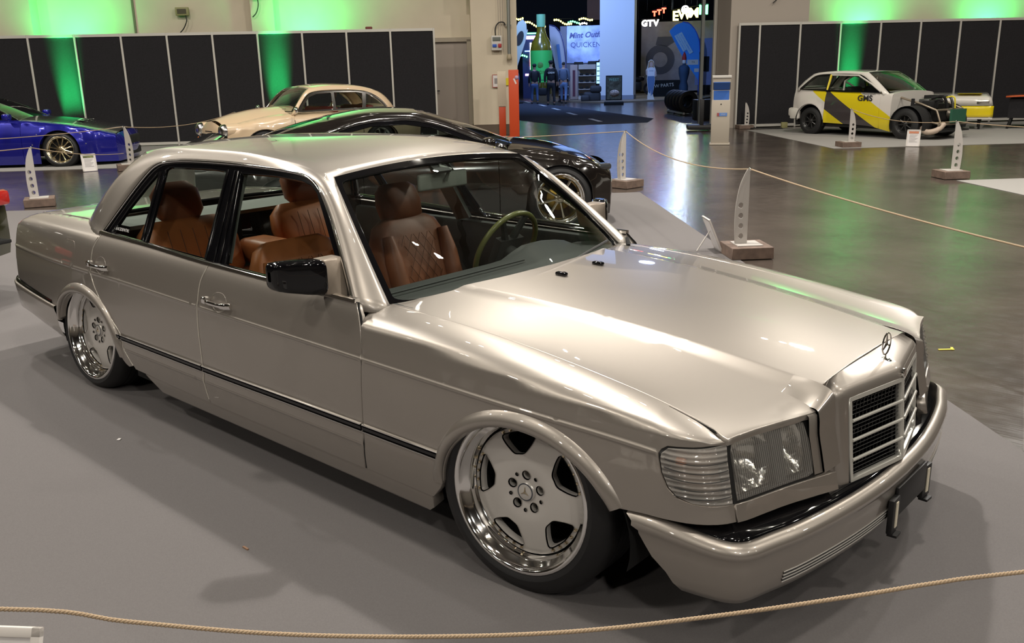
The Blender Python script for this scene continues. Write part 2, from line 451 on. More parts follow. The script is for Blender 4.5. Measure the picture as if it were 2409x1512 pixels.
# --- walls
def wall_box(name, s0, s1, t0, t1, z0, z1, m, parent=None):
    c = hall((s0+s1)/2, (t0+t1)/2, (z0+z1)/2)
    o = box(name, c, (s1-s0, t1-t0, z1-z0), m, parent, rz=HA)
    if parent is None: o['kind'] = 'structure'
    return o
wall_box('wall_back', -40, 0.02, 20.05, 20.5, 0, 9.5, M_wall)
wall_box('wall_back', 6.9, 40, 20.05, 20.5, 0, 9.5, M_wall)
wall_box('wall_back', 0.02, 6.9, 20.05, 20.5, 5.6, 9.5, M_wall)
wall_box('wall_left', -40.3, -40, -26, 20.5, 0, 9.5, M_wall2)
wall_box('wall_right', 40, 40.3, -26, 20.5, 0, 9.5, M_wall2)
wall_box('wall_front', -40, 40, -26.3, -26, 0, 9.5, M_wall2)
ceil = wall_box('ceiling', -40, 40, -26, 20.5, 9.5, 9.7, mat('ceiling_paint', (0.17, 0.155, 0.135), 0.9))
# roof trusses and lamp housings as parts of the ceiling
M_truss = mat('truss_steel', (0.10, 0.095, 0.09), 0.6)
for k in range(-11, 12):
    s = k*3.4
    L = [(hall(s, -3, 9.0), (0.22, 46, 0.35), HA)]
    boxes('truss', L, M_truss, ceil)
# small high-bay lamps hanging in pairs under the trusses: these give the glints in the paint
M_lampglow = mat('lamp_glow', (0.1, 0.1, 0.1), 0.5, emit=(1.0, 0.93, 0.80), estr=70)
dv, df = lathe_data([(0.0, 0.0), (0.075, 0.0)], 10, axis='z'); lamp_me = None
for s in (-12.5, -7.5, -2.4, 2.0, 6.5, 11.5):
    for t in (-7, -2.5, 2.5, 7.5, 12.5):
        for k in (0, 1):
            if lamp_me is None:
                o = mesh_obj('roof_lamp', dv, df, M_lampglow, ceil); lamp_me = o.data
            else: o = bpy.data.objects.new('roof_lamp', lamp_me); link(o, ceil)
            o.location = hall(s+0.45*k+0.13*math.sin(5*t), t+0.2*math.cos(3*s), 8.55)
# pilasters on the back wall
wall_box('trim_1', -10.85, -10.1, 19.6, 20.05, 0, 9.5, M_wall)
wall_box('trim_2', -5.15, -4.62, 19.75, 20.05, 0, 9.5, M_wall)
wall_box('trim_3', 0.02, 1.12, 19.55, 20.9, 0, 9.5, M_wall)
wall_box('trim_4', 6.35, 8.3, 19.5, 20.9, 0, 9.5, M_wall2)
wall_box('trim_5', -7.95, -7.9, 20.02, 20.05, 0, 9.5, mat('joint', (0.18, 0.15, 0.11), 0.9))
wall_box('trim_6', -10.0, -4.0, 20.0, 20.05, 6.0, 6.2, M_wall)
wall_box('baseboard_back', 0.0, 1.14, 19.53, 20.95, 0, 0.24, mat('skirting', (0.12, 0.09, 0.065), 0.5))
wall_box('trim_7', 8.3, 40, 19.8, 20.05, 3.9, 4.5, mat('cornice', (0.45, 0.43, 0.40), 0.8))
# steel fire door in the back wall
dr = wall_box('door_1', -1.02, -0.08, 20.0, 20.06, 0, 2.22, mat('door_grey', (0.34, 0.29, 0.25), 0.45))
box('door_frame', hall(-0.55, 19.99, 2.26), (1.16, 0.12, 0.1), mat('door_frame', (0.36, 0.31, 0.24), 0.5), dr, rz=HA)
box('door_frame', hall(-0.03, 19.99, 1.13), (0.1, 0.12, 2.26), MATS['door_frame'], dr, rz=HA)
box('door_frame', hall(-1.07, 19.99, 1.13), (0.1, 0.12, 2.26), MATS['door_frame'], dr, rz=HA)
hb = box('door_handle', hall(-0.94, 19.96, 1.02), (0.045, 0.03, 0.17), mat('black_plastic', (0.012, 0.012, 0.013), 0.35), dr, rz=HA)
box('lever', hall(-0.86, 19.93, 1.06), (0.16, 0.025, 0.025), MATS['black_plastic'], hb, rz=HA)

# --- exhibition panel walls, 1 m grid
def panel_wall(name, o, ang, i0, i1, label, first=None):
    t = thing(name, label, 'partition wall', (o[0], o[1], 0), ang)
    p = 1.003
    bars = sorted(set(([first] if first is not None else [])+list(range(i0, i1+1))))
    pm = None; pp = None
    for i in bars:
        if pp is None:
            a = box('post', (0, 0, 0), (0.045, 0.05, 2.5), M_rail, t, bev=0.006, seg=1); pp = a.data
        else:
            a = bpy.data.objects.new('post', pp); link(a, t)
        a.location = (i*p, 0, 1.25)
    for a0, a1 in zip(bars[:-1], bars[1:]):
        w = (a1-a0)*p-0.045
        if abs(w-(p-0.045)) < 1e-3:
            if pm is None: q = box('panel', (0, 0, 0), (w, 0.016, 2.38), M_panel, t); pm = q.data
            else: q = bpy.data.objects.new('panel', pm); link(q, t)
        else: q = box('panel', (0, 0, 0), (w, 0.016, 2.38), M_panel, t)
        q.location = ((a0+a1)/2*p, 0.012, 1.25)
        for z in (0.055, 2.468):
            box('rail', ((a0+a1)/2*p, 0, z), (w, 0.042, 0.062), M_rail, t)
    return t
panel_wall('exhibition_partition', (-20.39, 5.75), 0.832, -7, 9, 'long black panelled partition with aluminium posts on the left, behind the blue and cream cars')
panel_wall('exhibition_partition', (-9.18, 18.47), 0.787, 0, 14, 'black panelled partition with aluminium posts on the right, behind the yellow and white hatchback', first=-0.5)
# ------------------------------------------------------------------ materials for cars
P_silver = mat('silver_beige_paint', (0.385, 0.350, 0.312), 0.38, 0.74, coat=1.0, coatr=0.02, spec=0.5)
P_black = mat('gloss_black', (0.004, 0.004, 0.005), 0.05, 0.0, coat=0.0, spec=0.5)
M_chrome = mat('chrome', (0.86, 0.85, 0.83), 0.06, 1.0)
M_pol = mat('polished_lip', (0.90, 0.89, 0.87), 0.09, 1.0)
M_rimsilver = mat('rim_silver', (0.66, 0.63, 0.59), 0.34, 0.35, coat=0.5)
M_tyre = mat('tyre_rubber', (0.010, 0.010, 0.011), 0.55, bump=0.1)
M_rubber = mat('rubber', (0.008, 0.008, 0.009), 0.5)
M_under = mat('underbody', (0.006, 0.006, 0.006), 0.9)
M_leather = mat('cognac_leather', (0.50, 0.17, 0.055), 0.42, noise=0.08, nscale=8, bump=0.15, bscale=150)
M_leather2 = mat('brown_leather', (0.30, 0.11, 0.05), 0.45, noise=0.08, nscale=8, bump=0.15, bscale=150)
M_dash = MATS['white_tape']
M_dashb = mat('dashboard', (0.022, 0.026, 0.024), 0.6)
M_inner = mat('interior_trim', (0.03, 0.034, 0.032), 0.7)
M_grey_in = mat('interior_grey', (0.14, 0.155, 0.14), 0.6)
G_clear = glass('car_glass', (0.80, 0.84, 0.81))
G_dark = glass('car_glass_tinted', (0.42, 0.47, 0.45))
M_alu = mat('bolt_gold', (0.62, 0.52, 0.36), 0.25, 1.0)

# ------------------------------------------------------------------ silver saloon
car = thing('saloon_car', 'lowered silver-beige saloon with black mirrors, tan leather seats and polished wheels, filling the foreground', 'car')
# flank half-width by height, and plan taper
_Yf = pchip([0.10, 0.16, 0.20, 0.30, 0.40, 0.50, 0.60, 0.645, 0.70, 0.76, 0.80, 0.83, 0.86, 0.90],
            [0.862, 0.876, 0.888, 0.901, 0.905, 0.903, 0.897, 0.891, 0.881, 0.866, 0.852, 0.836, 0.812, 0.77])
def taper(x):
    t = 0.0
    if x > -0.3: t = 0.08*((min(x, 0.44)+0.3))**2.2
    if x < -2.9: t += 0.075*((-2.9-x)/1.2)**2
    if x < -4.0: t += 0.09*((-4.0-x)/0.1)**2.2
    return t
crease_z = pchip([-4.1, -2.86, -1.83, -0.73, 0.05, 0.28, 0.47, 0.7], [0.668, 0.668, 0.656, 0.643, 0.631, 0.624, 0.612, 0.59])
def yf(x, z):
    zc = crease_z(x); q = (z-zc)/0.007
    return _Yf(z)-taper(x)+0.0048*math.exp(-q*q)
NCx = pchip([0.0, 0.44, 0.50, 0.55, 0.60, 0.65, 0.70, 0.80, 0.90, 1.00, 1.09], [0.0, 0.44, 0.4995, 0.548, 0.590, 0.622, 0.643, 0.668, 0.693, 0.722, 0.750])
NCy = pchip([0.0, 0.43, 0.44, 0.50, 0.55, 0.60, 0.65, 0.70, 0.80, 0.90, 1.00, 1.09], [0, 0, 0, 0.004, 0.014, 0.036, 0.072, 0.116, 0.210, 0.307, 0.403, 0.489])
def rakew(s):
    q = min(1, max(0, (s-0.5)/0.2)); return q*q*(3-2*q)
def nose(s, z, off=0.0):
    """body shell point on the right side (y<0)"""
    if s <= 0.44: return (s, -(yf(s, z)+off), z)
    x, cy = NCx(s), NCy(s); e = 1e-3
    tx, ty = NCx(s+e)-NCx(s-e), NCy(s+e)-NCy(s-e); l = math.hypot(tx, ty); tx /= l; ty /= l
    return (x+rakew(s)*(0.6-z)*0.22+off*ty, -(yf(0.44, z)-cy)-off*tx, z)
# fender with rolled-over shoulder
_zc = np.polyfit([-0.80, -0.55, -0.17, 0.157, 0.307, 0.453, 0.546, 0.62, 0.70], [0.800, 0.794, 0.779, 0.745, 0.721, 0.695, 0.678, 0.667, 0.655], 3)
def zs_f(x): return float(np.polyval(_zc, min(max(x, -0.85), 0.72)))
def yin_f(x): return 0.722+0.030*max(0, (x-0.30)/0.34)**2-0.02*max(0, (-0.6-x)/0.2)**2
def rollb(s):
    q = min(1, max(0, (s-0.05)/0.60)); return 0.050-0.036*q*q*(3-2*q)
RL = 0.10
def fender_S(s, t):
    b = rollb(s); z0 = zs_f(s)-b
    if t <= z0: return nose(s, t)
    a = min((t-z0)/RL, 1.05)*PI/2
    z = z0+b*math.sin(a)
    P = nose(s, z); yi = yin_f(s)
    if s <= 0.44: return (P[0], -(yi+(-P[1]-yi)*math.cos(a)), z)
    # front corner: roll towards a point on the hood line
    q = nose(s, z0); tx, ty = P[0]-q[0], P[1]-q[1]
    xi = min(q[0], 0.645)-0.02*(1-math.cos(a)); 
    return (xi*(1-math.cos(a))+q[0]*math.cos(a), -(yi+(-q[1]-yi)*math.cos(a)), z)
def ftop(s): return zs_f(s)-rollb(s)+RL
def mirrored(S): return lambda u, v: (lambda p: (p[0], -p[1], p[2]))(S(u, v))
FA = (0.02, 0.30, 0.345, 0.272)
RA = (-2.99, 0.28, 0.357, 0.264)
GAP = 0.0035
door_x = pchip([0.10, 0.20, 0.247, 0.40, 0.643, 0.778, 0.826, 0.93], [-0.742, -0.740, -0.738, -0.726, -0.727, -0.760, -0.797, -0.80])
mid_x = pchip([0.10, 0.20, 0.336, 0.401, 0.657, 0.753, 0.83, 0.93], [-1.800, -1.803, -1.820, -1.818, -1.832, -1.828, -1.800, -1.79])
rear_x = pchip([0.20, 0.269, 0.333, 0.39, 0.444, 0.571, 0.67, 0.774, 0.846, 0.95], [-2.46, -2.524, -2.575, -2.583, -2.645, -2.798, -2.865, -2.870, -2.840, -2.83])
belt = pchip([-2.86, -2.41, -1.80, -1.15, -0.78], [0.856, 0.850, 0.834, 0.828, 0.826])
SILL = 0.225
BL_T = [(0.483, 0.628), (0.50, 0.640), (0.55, 0.645), (0.60, 0.648), (0.68, 0.652)]
BL_B = [(0.68, 0.484), (0.62, 0.483), (0.575, 0.486), (0.535, 0.497), (0.508, 0.520), (0.487, 0.560), (0.476, 0.600), (0.476, 0.616)]
zz = lambda a, b, n: list(np.linspace(a, b, n))
# outline (counter-clockwise in (s,t)) of the front fender
def fender_outline():
    P = []
    P += [(0.36, 0.42), (0.45, 0.427), (0.56, 0.432), (0.68, 0.438)]
    P += BL_B
    P += BL_T
    P += [(s, ftop(s)) for s in (0.655, 0.60, 0.546, 0.45, 0.307, 0.157, 0, -0.17, -0.35, -0.55, -0.70)]
    P += [(-0.79, ftop(-0.79))]
    P += [(door_x(z)+GAP, z) for z in zz(0.83, SILL, 16)]
    P += [(-0.385, SILL), (-0.345, 0.27)]
    P += ellipse_arc(*FA, PI-0.02, 0.0+0.46, 26)
    return P
def rows_for(x0, x1):
    R = []
    for dz in (-0.014, -0.006, 0, 0.006, 0.014):
        R.append([(x, crease_z(x)+dz) for x in np.linspace(x0, x1, 40)])
    return R
def both(name, outline, S, m, parent, **kw):
    o = patch(name, outline, S, m, parent, flip=False, **kw)
    q = patch(name, outline, mirrored(S), m, parent, flip=True, **kw)
    return o, q
def fend_S2(s, t): return fender_S(s, t)
both('front_fender', fender_outline(), fend_S2, P_silver, car, step=0.028, rows=rows_for(-0.7, 0.47), th=0.03)
def door_S(x, z): return (x, -yf(x, z), z)
def door_outline(fx0, fx1, g=GAP):
    P = [(fx1(z)+g, z) for z in zz(SILL, 0.845, 20)]
    return P
fd = [(mid_x(z)+GAP, z) for z in zz(belt(-1.8), SILL, 18)]+[(door_x(z)-GAP, z) for z in zz(SILL, 0.826, 18)]+[(x, belt(x)) for x in zz(-0.86, -1.72, 10)]
rd = [(rear_x(z)+GAP, z) for z in zz(0.853, SILL+0.01, 24)]+[(mid_x(z)-GAP, z) for z in zz(SILL, belt(-1.8), 18)]+[(x, belt(x)) for x in zz(-1.9, -2.76, 9)]
RIB = [(-2.45, 0.325), (-0.75, 0.325)]
def ribrows(x0, x1): return rows_for(x0, x1)+[[(x0, 0.325+d), (x1, 0.325+d)] for d in (-0.01, -0.004, 0.004, 0.01)]
_yf0 = yf
def yf(x, z):
    v = _yf0(x, z)
    if -2.6 < x < -0.35: 
        q = (z-0.325)/0.006; v += 0.0028*math.exp(-q*q)
        if z < 0.355: v += 0.004*(1-math.exp(-((0.355-z)/0.01)**2))
    return v
doors = []
for nm, out, x0, x1 in (('front_door', fd, -1.83, -0.72), ('rear_door', rd, -2.86, -1.80)):
    doors.append(both(nm, out, door_S, P_silver, car, step=0.032, rows=ribrows(x0, x1), th=0.03))
# rear quarter
zs_q = pchip([-4.12, -4.04, -3.9, -3.6, -3.2, -2.85], [0.780, 0.828, 0.852, 0.868, 0.876, 0.872])
yin_q = pchip([-4.12, -3.9, -3.3, -3.1, -2.85], [0.66, 0.68, 0.70, 0.72, 0.745])
def quarter_S(x, t):
    b = 0.055; z0 = zs_q(x)-b
    if t <= z0: return (x, -yf(x, t), t)
    a = min((t-z0)/RL, 1.0)*PI/2; z = z0+b*math.sin(a); yi = yin_q(x)-0.6*taper(max(x, -4.02))*0
    w = yf(x, z); yi = min(yi, w-0.01)
    return (x, -(yi+(w-yi)*math.cos(a)), z)
def qtop(x): return zs_q(x)-0.055+RL
qo = [(rear_x(z)-GAP, z) for z in zz(0.87, 0.25, 24)][::-1]
qo = qo+[(-2.845, qtop(-2.85))]+[(x, qtop(x)) for x in zz(-2.95, -4.10, 14)]+[(-4.10, 0.70), (-4.085, 0.62), (-4.06, 0.54), (-4.03, 0.475)]
qo += [(-3.9, 0.462), (-3.6, 0.446), (-3.40, 0.42)]+[(-3.35, 0.385)]
qo += ellipse_arc(*RA, PI-0.25, -0.02, 26)+[(-2.615, 0.255), (-2.56, 0.235)]
qo = qo[::-1]; qo = qo[::-1]
fuel = rrect(-3.245, 0.665, -3.075, 0.80, 0.045, 5)
both('rear_quarter', qo, quarter_S, P_silver, car, step=0.03, rows=rows_for(-4.05, -2.9), holes=[fuel], th=0.03)
both('fuel_flap', rrect(-3.242, 0.668, -3.078, 0.797, 0.043, 5), quarter_S, P_silver, car, step=0.02, th=0.01)
# sill under the doors
def sill_S(x, t): return (x, -(0.886-0.25*max(0, 0.215-t)-0.9*max(0, 0.15-t)), t)
both('sill', [(-2.33, 0.17), (-2.27, 0.135), (-0.45, 0.135), (-0.405, 0.17), (-0.400, 0.222), (-2.42, 0.222)], sill_S, P_silver, car, step=0.04, th=0.05)
# wheel-arch lips
def arch_lip(c, ao, bo, t0, t1, side, ext=None):
    cx, cz, a, b = c; G = []
    prof = [(0.0, -0.03), (0.0, 0.004), (0.06, 0.016), (0.25, 0.021), (0.5, 0.019), (0.75, 0.012), (0.92, 0.004), (1.0, -0.004)]
    for t in np.linspace(t0, t1, 48):
        row = []
        tap = min(1, (t1-t)/0.5, (t-t0)/0.35+0.4) if True else 1
        for w, o in prof:
            A = a+(ao-a)*w; B = b+(bo-b)*w; x, z = cx+A*math.cos(t), cz+B*math.sin(t)
            y = yf(min(x, 0.44), z)-(NCy(x) if x > 0.44 else 0)
            row.append((x, side*(y+o*(0.35+0.65*max(0, tap)))*1.0, z))
        G.append(row if side < 0 else row[::-1])
    return G
for s in (-1, 1):
    grid('arch_lip', arch_lip(FA, 0.388, 0.327, 0.40, PI+0.02, s), P_silver, car)
    grid('arch_lip', arch_lip(RA, 0.400, 0.316, -0.02, PI-0.22, s), P_silver, car)
# inner wheel housings and underbody
for s in (-1, 1):
    for c, nm in ((FA, 'wheel_housing'), (RA, 'wheel_housing')):
        cx, cz, a, b = c; G = []
        for t in np.linspace(-0.25, PI+0.25, 26):
            x, z = cx+(a+0.035)*math.cos(t), max(0.11, cz+(b+0.035)*math.sin(t))
            G.append([(x, s*0.865, z), (x, s*0.45, z)])
        G2 = [[g[1], (cx, s*0.45, 0.2)] for g in G]
        v, f = join([grid_data(G), grid_data(G2)])
        mesh_obj(nm, v, f, M_under, car)
box('underbody', (-1.7, 0, 0.17), (4.5, 0.86, 0.12), M_under, car)
boxes('floor_pan', [((-1.505, 0, 0.205), (2.15, 1.70, 0.07)), ((0.53, 0, 0.30), (0.28, 1.45, 0.16)), ((-3.75, 0, 0.31), (0.55, 1.50, 0.16))], M_under, car)

# --- hood
hzc = pchip([-0.62, -0.3, 0.0, 0.3, 0.55, 0.72], [0.848, 0.838, 0.818, 0.787, 0.754, 0.730])
def hood_edge_z(x): return zs_f(min(x, 0.66))
def hood_yc(x): return 0.335+0.075*(0.72-x)
xfront = pchip([0.0, 0.40, 0.45, 0.60, 0.70, 0.80], [0.735, 0.735, 0.718, 0.668, 0.642, 0.615])
def hood_z(x, y):
    a = abs(y); e = hood_edge_z(x); c = hzc(x); yc = hood_yc(x); ye = 0.73
    if a < yc: z = e+(c-e)*(1-0.26*(a/yc)**2)
    else:
        t = min(1, (a-yc)/(ye-yc)); z = e+(c-e)*0.74*(1-t)**1.6
        q = min(1, (a-yc)/0.05); z -= 0.007*(q*q*(3-2*q))*(1-t)
    if a > 0.345 and x > 0.5:
        d = x-(xfront(a)-0.10)
        if d > 0:
            q = min(1, (a-0.345)/0.075); q = q*q*(3-2*q); w = min(1, d/0.10)**2.6*q; z = z*(1-w)+0.665*w
    return z
def hood_S(x, y): return (x, y, hood_z(x, y))
def side_y(x):
    return yin_f(x)-0.004
rear_edge = pchip([0, 0.2, 0.4, 0.6, 0.70], [-0.585, -0.60, -0.64, -0.725, -0.79])
hp = [(rear_edge(abs(y)), y) for y in zz(0.70, -0.70, 31)]
hp += [(x, -side_y(x)) for x in zz(-0.76, 0.58, 24)]
hp += [(0.612, -0.752), (0.630, -0.758), (0.636, -0.72), (xfront(0.65)-0.002, -0.65), (xfront(0.55), -0.55), (xfront(0.45), -0.45), (xfront(0.43)-0.001, -0.43), (0.62, -0.43), (0.62, -0.340), (0.700, -0.337), (0.700, -0.30)]
hp2 = [(x, -y) for x, y in hp[31:]][::-1]
hp = hp+[(0.703, -0.15), (0.706, 0.0), (0.703, 0.15)]+hp2
hrows = [[(x, sgn*(hood_yc(x)+d)) for x in np.linspace(-0.58, 0.70, 50)] for sgn in (-1, 1) for d in (-0.01, 0.008, 0.024, 0.04)]
hrows += [[(xfront(abs(y))-d, y) for y in np.linspace(s*0.42, s*0.72, 14)] for s in (-1, 1) for d in (0.06, 0.04, 0.022, 0.01)]
hood = patch('hood', hp, hood_S, P_silver, car, step=0.035, rows=hrows, th=0.02)
for y in (-0.118, 0.118):
    x = -0.445; z = hood_z(x, y)
    nz = box('washer_nozzle', (x, y, z+0.006), (0.05, 0.022, 0.014), P_black, car, bev=0.005)
    box('jet', (x+0.012, y, z+0.013), (0.012, 0.010, 0.004), M_chrome, nz)

# the rounded shoulder of the bonnet running down between lamp and grille
for sgn in (-1, 1):
    G = []
    for y in np.linspace(0.3385, 0.432, 10):
        z0 = hood_z(0.615, y); z1 = z0-0.012; k = min(1, (y-0.3385)/0.0935); row = []
        zt = hood_z(0.665, y) if y > 0.35 else hood_z(0.665, 0.35); xo = nose(1.05, 0.60)[0]+0.002+0.006*(1-k)
        ctl = [(0.615, z0), (0.68, z0-0.006-0.018*k), (xo-0.012, 0.700-0.028*k), (xo+0.0, 0.655-0.008*k), (xo+0.004, 0.60), (xo+0.016, 0.545), (xo+0.028, 0.488)]
        for x, z in catmull(ctl, 4): row.append((x, sgn*y, z))
        G.append(row if sgn > 0 else row[::-1])
    grid('bonnet_shoulder', G, P_silver, hood)
    G = []
    for y in np.linspace(0.430, 0.462, 4):
        s_n = 1.0+(y-0.42)*-0.9; xo = nose(1.03-(y-0.43)*1.0, 0.60)[0]+0.002; G.append([(xo-0.016, sgn*y, 0.668), (xo-0.002, sgn*y, 0.655), (xo+0.003, sgn*y, 0.60), (xo+0.015, sgn*y, 0.545), (xo+0.027, sgn*y, 0.488)])
        if sgn < 0: G[-1] = G[-1][::-1]
    grid('lamp_cheek', G, P_silver, hood)
# --- front face: strip beside the grille, strip below the lamps
def nose_S(s, z): return nose(s, z)
both('lamp_underpanel', [(0.685, 0.438), (0.85, 0.435), (1.085, 0.425), (1.085, 0.474), (0.85, 0.480), (0.685, 0.484)], lambda s, z: nose(s, z, 0.004), P_silver, car, step=0.03, th=0.03)
# corner lamp (indicator) and headlamp
M_lens = bpy.data.materials.new('ribbed_lens'); M_lens.use_nodes = True
def lens_mat(name, scale, axis, tint, clear=0.72):
    m = bpy.data.materials.new(name); m.use_nodes = True; nt = m.node_tree; nt.nodes.clear()
    o = nt.nodes.new('ShaderNodeOutputMaterial'); mix = nt.nodes.new('ShaderNodeMixShader')
    tr = nt.nodes.new('ShaderNodeBsdfTransparent'); tr.inputs[0].default_value = (*tint, 1)
    gl = nt.nodes.new('ShaderNodeBsdfPrincipled'); gl.inputs['Roughness'].default_value = 0.08; gl.inputs['Base Color'].default_value = (0.55, 0.52, 0.48, 1); gl.inputs['Specular IOR Level'].default_value = 1.0
    tc = nt.nodes.new('ShaderNodeTexCoord'); w = nt.nodes.new('ShaderNodeTexWave'); w.bands_direction = axis; w.inputs['Scale'].default_value = scale
    nt.links.new(tc.outputs['Object'], w.inputs['Vector'])
    bp = nt.nodes.new('ShaderNodeBump'); bp.inputs['Strength'].default_value = 0.9; bp.inputs['Distance'].default_value = 0.003
    nt.links.new(w.outputs['Fac'], bp.inputs['Height']); nt.links.new(bp.outputs[0], gl.inputs['Normal'])
    mr = nt.nodes.new('ShaderNodeMapRange'); mr.inputs['To Min'].default_value = 1-clear-0.10; mr.inputs['To Max'].default_value = 1-clear+0.14
    nt.links.new(w.outputs['Fac'], mr.inputs['Value']); nt.links.new(mr.outputs[0], mix.inputs[0])
    nt.links.new(tr.outputs[0], mix.inputs[1]); nt.links.new(gl.outputs[0], mix.inputs[2]); nt.links.new(mix.outputs[0], o.inputs[0])
    return m
L_ind = lens_mat('indicator_lens', 22, 'Z', (0.95, 0.90, 0.86), 0.55)
L_head = lens_mat('headlamp_lens', 42, 'Y', (0.88, 0.90, 0.90), 0.74)
M_refl = mat('lamp_reflector', (0.75, 0.72, 0.66), 0.16, 1.0, bump=0.6, bscale=90)
M_reflt = mat('lamp_reflector_textured', (0.70, 0.62, 0.54), 0.3, 0.9, bump=1.0, bscale=220)
M_orange = mat('orange_bulb', (0.75, 0.22, 0.03), 0.3)
M_gasket = mat('lamp_gasket', (0.012, 0.012, 0.012), 0.45)
HL = [(0.69, 0.488), (0.85, 0.484), (0.98, 0.482), (1.004, 0.487), (1.008, 0.55), (0.998, 0.615), (0.985, 0.646), (0.96, 0.653), (0.85, 0.652), (0.69, 0.652)]
for sd in (-1, 1):
    M = (lambda S: S) if sd < 0 else mirrored
    fl = sd > 0
    bl = (BL_T+BL_B)
    bl_in = [(0.49, 0.618), (0.505, 0.632), (0.56, 0.638), (0.675, 0.645), (0.675, 0.490), (0.62, 0.489), (0.575, 0.493), (0.54, 0.505), (0.515, 0.527), (0.496, 0.563), (0.487, 0.60)]
    ind = thing_ = patch('indicator_lamp', [p for p in bl_in][::-1], M(lambda s, z: nose(s, z, 0.004)), L_ind, car, flip=fl, step=0.02, th=0.012)
    patch('gasket', (BL_T+BL_B)[::-1], M(lambda s, z: nose(s, z, -0.004)), M_gasket, ind, flip=fl, step=0.02, th=0.02, holes=[bl_in])
    patch('reflector', bl_in[::-1], M(lambda s, z: nose(s, z, -0.045)), M_reflt, ind, flip=fl, step=0.03, th=0.0)
    c = np.array(M(lambda s, z: nose(s, z, -0.028))(0.535, 0.592)); box('bulb', c, (0.03, 0.02, 0.022), M_orange, ind, bev=0.008)
    # horizontal ribs on the indicator lens
    for z in (0.512, 0.535, 0.558, 0.582, 0.606):
        pth = [M(lambda s, z: nose(s, z, 0.0065))(s, z-0.006*math.sin((s-0.5)/0.18*PI)) for s in np.linspace(0.50 if z > 0.54 else 0.53, 0.672, 14)]
        tube('lens_rib', pth, 0.0013, M_gasket, ind, n=5)
    hl_in = [(0.695, 0.495), (0.85, 0.491), (0.975, 0.489), (0.996, 0.494), (1.0, 0.55), (0.990, 0.612), (0.978, 0.638), (0.955, 0.645), (0.85, 0.645), (0.695, 0.645)]
    hl = patch('headlamp', hl_in, M(lambda s, z: nose(s, z, 0.002)), L_head, car, flip=fl, step=0.03, th=0.012)
    patch('gasket', [(0.683, 0.481), (0.85, 0.481), (0.98, 0.478), (1.012, 0.482), (1.016, 0.55), (1.006, 0.62), (0.992, 0.653), (0.965, 0.663), (0.85, 0.662), (0.683, 0.658)], M(lambda s, z: nose(s, z, -0.003)), M_gasket, hl, flip=fl, step=0.03, th=0.02, holes=[hl_in])
    # reflectors: main bowl, divider, fog lamp bowl
    def bowl(s0, s1, z0, z1, d):
        G = []
        for u in np.linspace(0, 1, 15):
            row = []
            for v in np.linspace(0, 1, 11):
                r2 = ((u-0.5)**2+(v-0.5)**2)*4; s = s0+(s1-s0)*u; z = z0+(z1-z0)*v
                row.append(M(lambda a, b: nose(a, b, -0.03-d*max(0, 1-r2)))(s, z))
            G.append(row if sd > 0 else row[::-1])
        return G
    grid('main_reflector', bowl(0.70, 0.865, 0.492, 0.642, 0.06), M_refl, hl)
    grid('fog_reflector', bowl(0.905, 0.995, 0.492, 0.642, 0.05), M_refl, hl)
    patch('divider', [(0.865, 0.490), (0.905, 0.490), (0.905, 0.645), (0.865, 0.645)], M(lambda s, z: nose(s, z, -0.012)), mat('lamp_divider', (0.05, 0.05, 0.05), 0.4), hl, flip=fl, step=0.03, th=0.03)
    patch('bulb_shield', [(0.825, 0.545), (0.885, 0.545), (0.885, 0.60), (0.825, 0.60)], M(lambda s, z: nose(s, z, -0.02)), MATS['lamp_divider'], hl, flip=fl, step=0.03, th=0.02)

# --- grille: body coloured shell, chrome frame, bars, mesh
def gx(y, z): return 0.815-0.20*abs(y)+(0.66-z)*0.085
gr = thing_ = None
Gs = []
W0, W1 = 0.328, 0.272
ZT, ZB = 0.70, 0.385
def ring(hw, zt, zb, dx, n=10, r=0.02):
    pts = []
    for y in np.linspace(0, hw-r, n): pts.append((y, zt))
    for a in np.linspace(PI/2, 0, 5)[1:]: pts.append((hw-r+r*math.cos(a), zt-r+r*math.sin(a)))
    for z in np.linspace(zt-r, zb, 8)[1:]: pts.append((hw, z))
    L = [(-y, z) for y, z in pts][::-1]+pts[1:]
    return [(gx(y, z)+dx, y, z) for y, z in L]
back = []
for (x, y, z) in ring(0.336, 0.726, ZB, 0, r=0.05):
    back.append((0.708-0.0*abs(y)+(0.0 if z > 0.60 else 0.03*(0.60-z)/0.2), y, z))
mid1 = [(x-0.045, y, z) for x, y, z in ring(0.334, 0.718, ZB, 0, r=0.04)]
mid2 = [(x-0.012, y, z) for x, y, z in ring(0.330, 0.704, ZB, 0, r=0.035)]
mid3 = [(x, y, z) for x, y, z in ring(0.318, 0.694, ZB, 0.0, r=0.03)]
mid4 = [(x, y, z) for x, y, z in ring(0.285, 0.667, ZB, 0.004, r=0.006)]
G = [back, mid1, mid2, mid3, mid4]
shell = grid('grille_shell', [list(r)[::-1] for r in G], P_silver, car)
M_grillechrome = mat('grille_chrome', (0.62, 0.61, 0.56), 0.22, 0.35)
def half(sgn, nm):
    g = thing_ = None
    o = [(0.0, 0.668), (0.279, 0.668), (0.275, 0.402), (0.0, 0.402)]; hol = [(0.012, 0.656), (0.267, 0.656), (0.263, 0.413), (0.012, 0.413)]
    S = lambda y, z: (gx(y, z)+0.008, sgn*y, z)
    return patch(nm, o if sgn > 0 else o, S, M_grillechrome, shell, flip=(sgn > 0) != True if False else sgn < 0, step=0.05, th=0.02, holes=[hol])
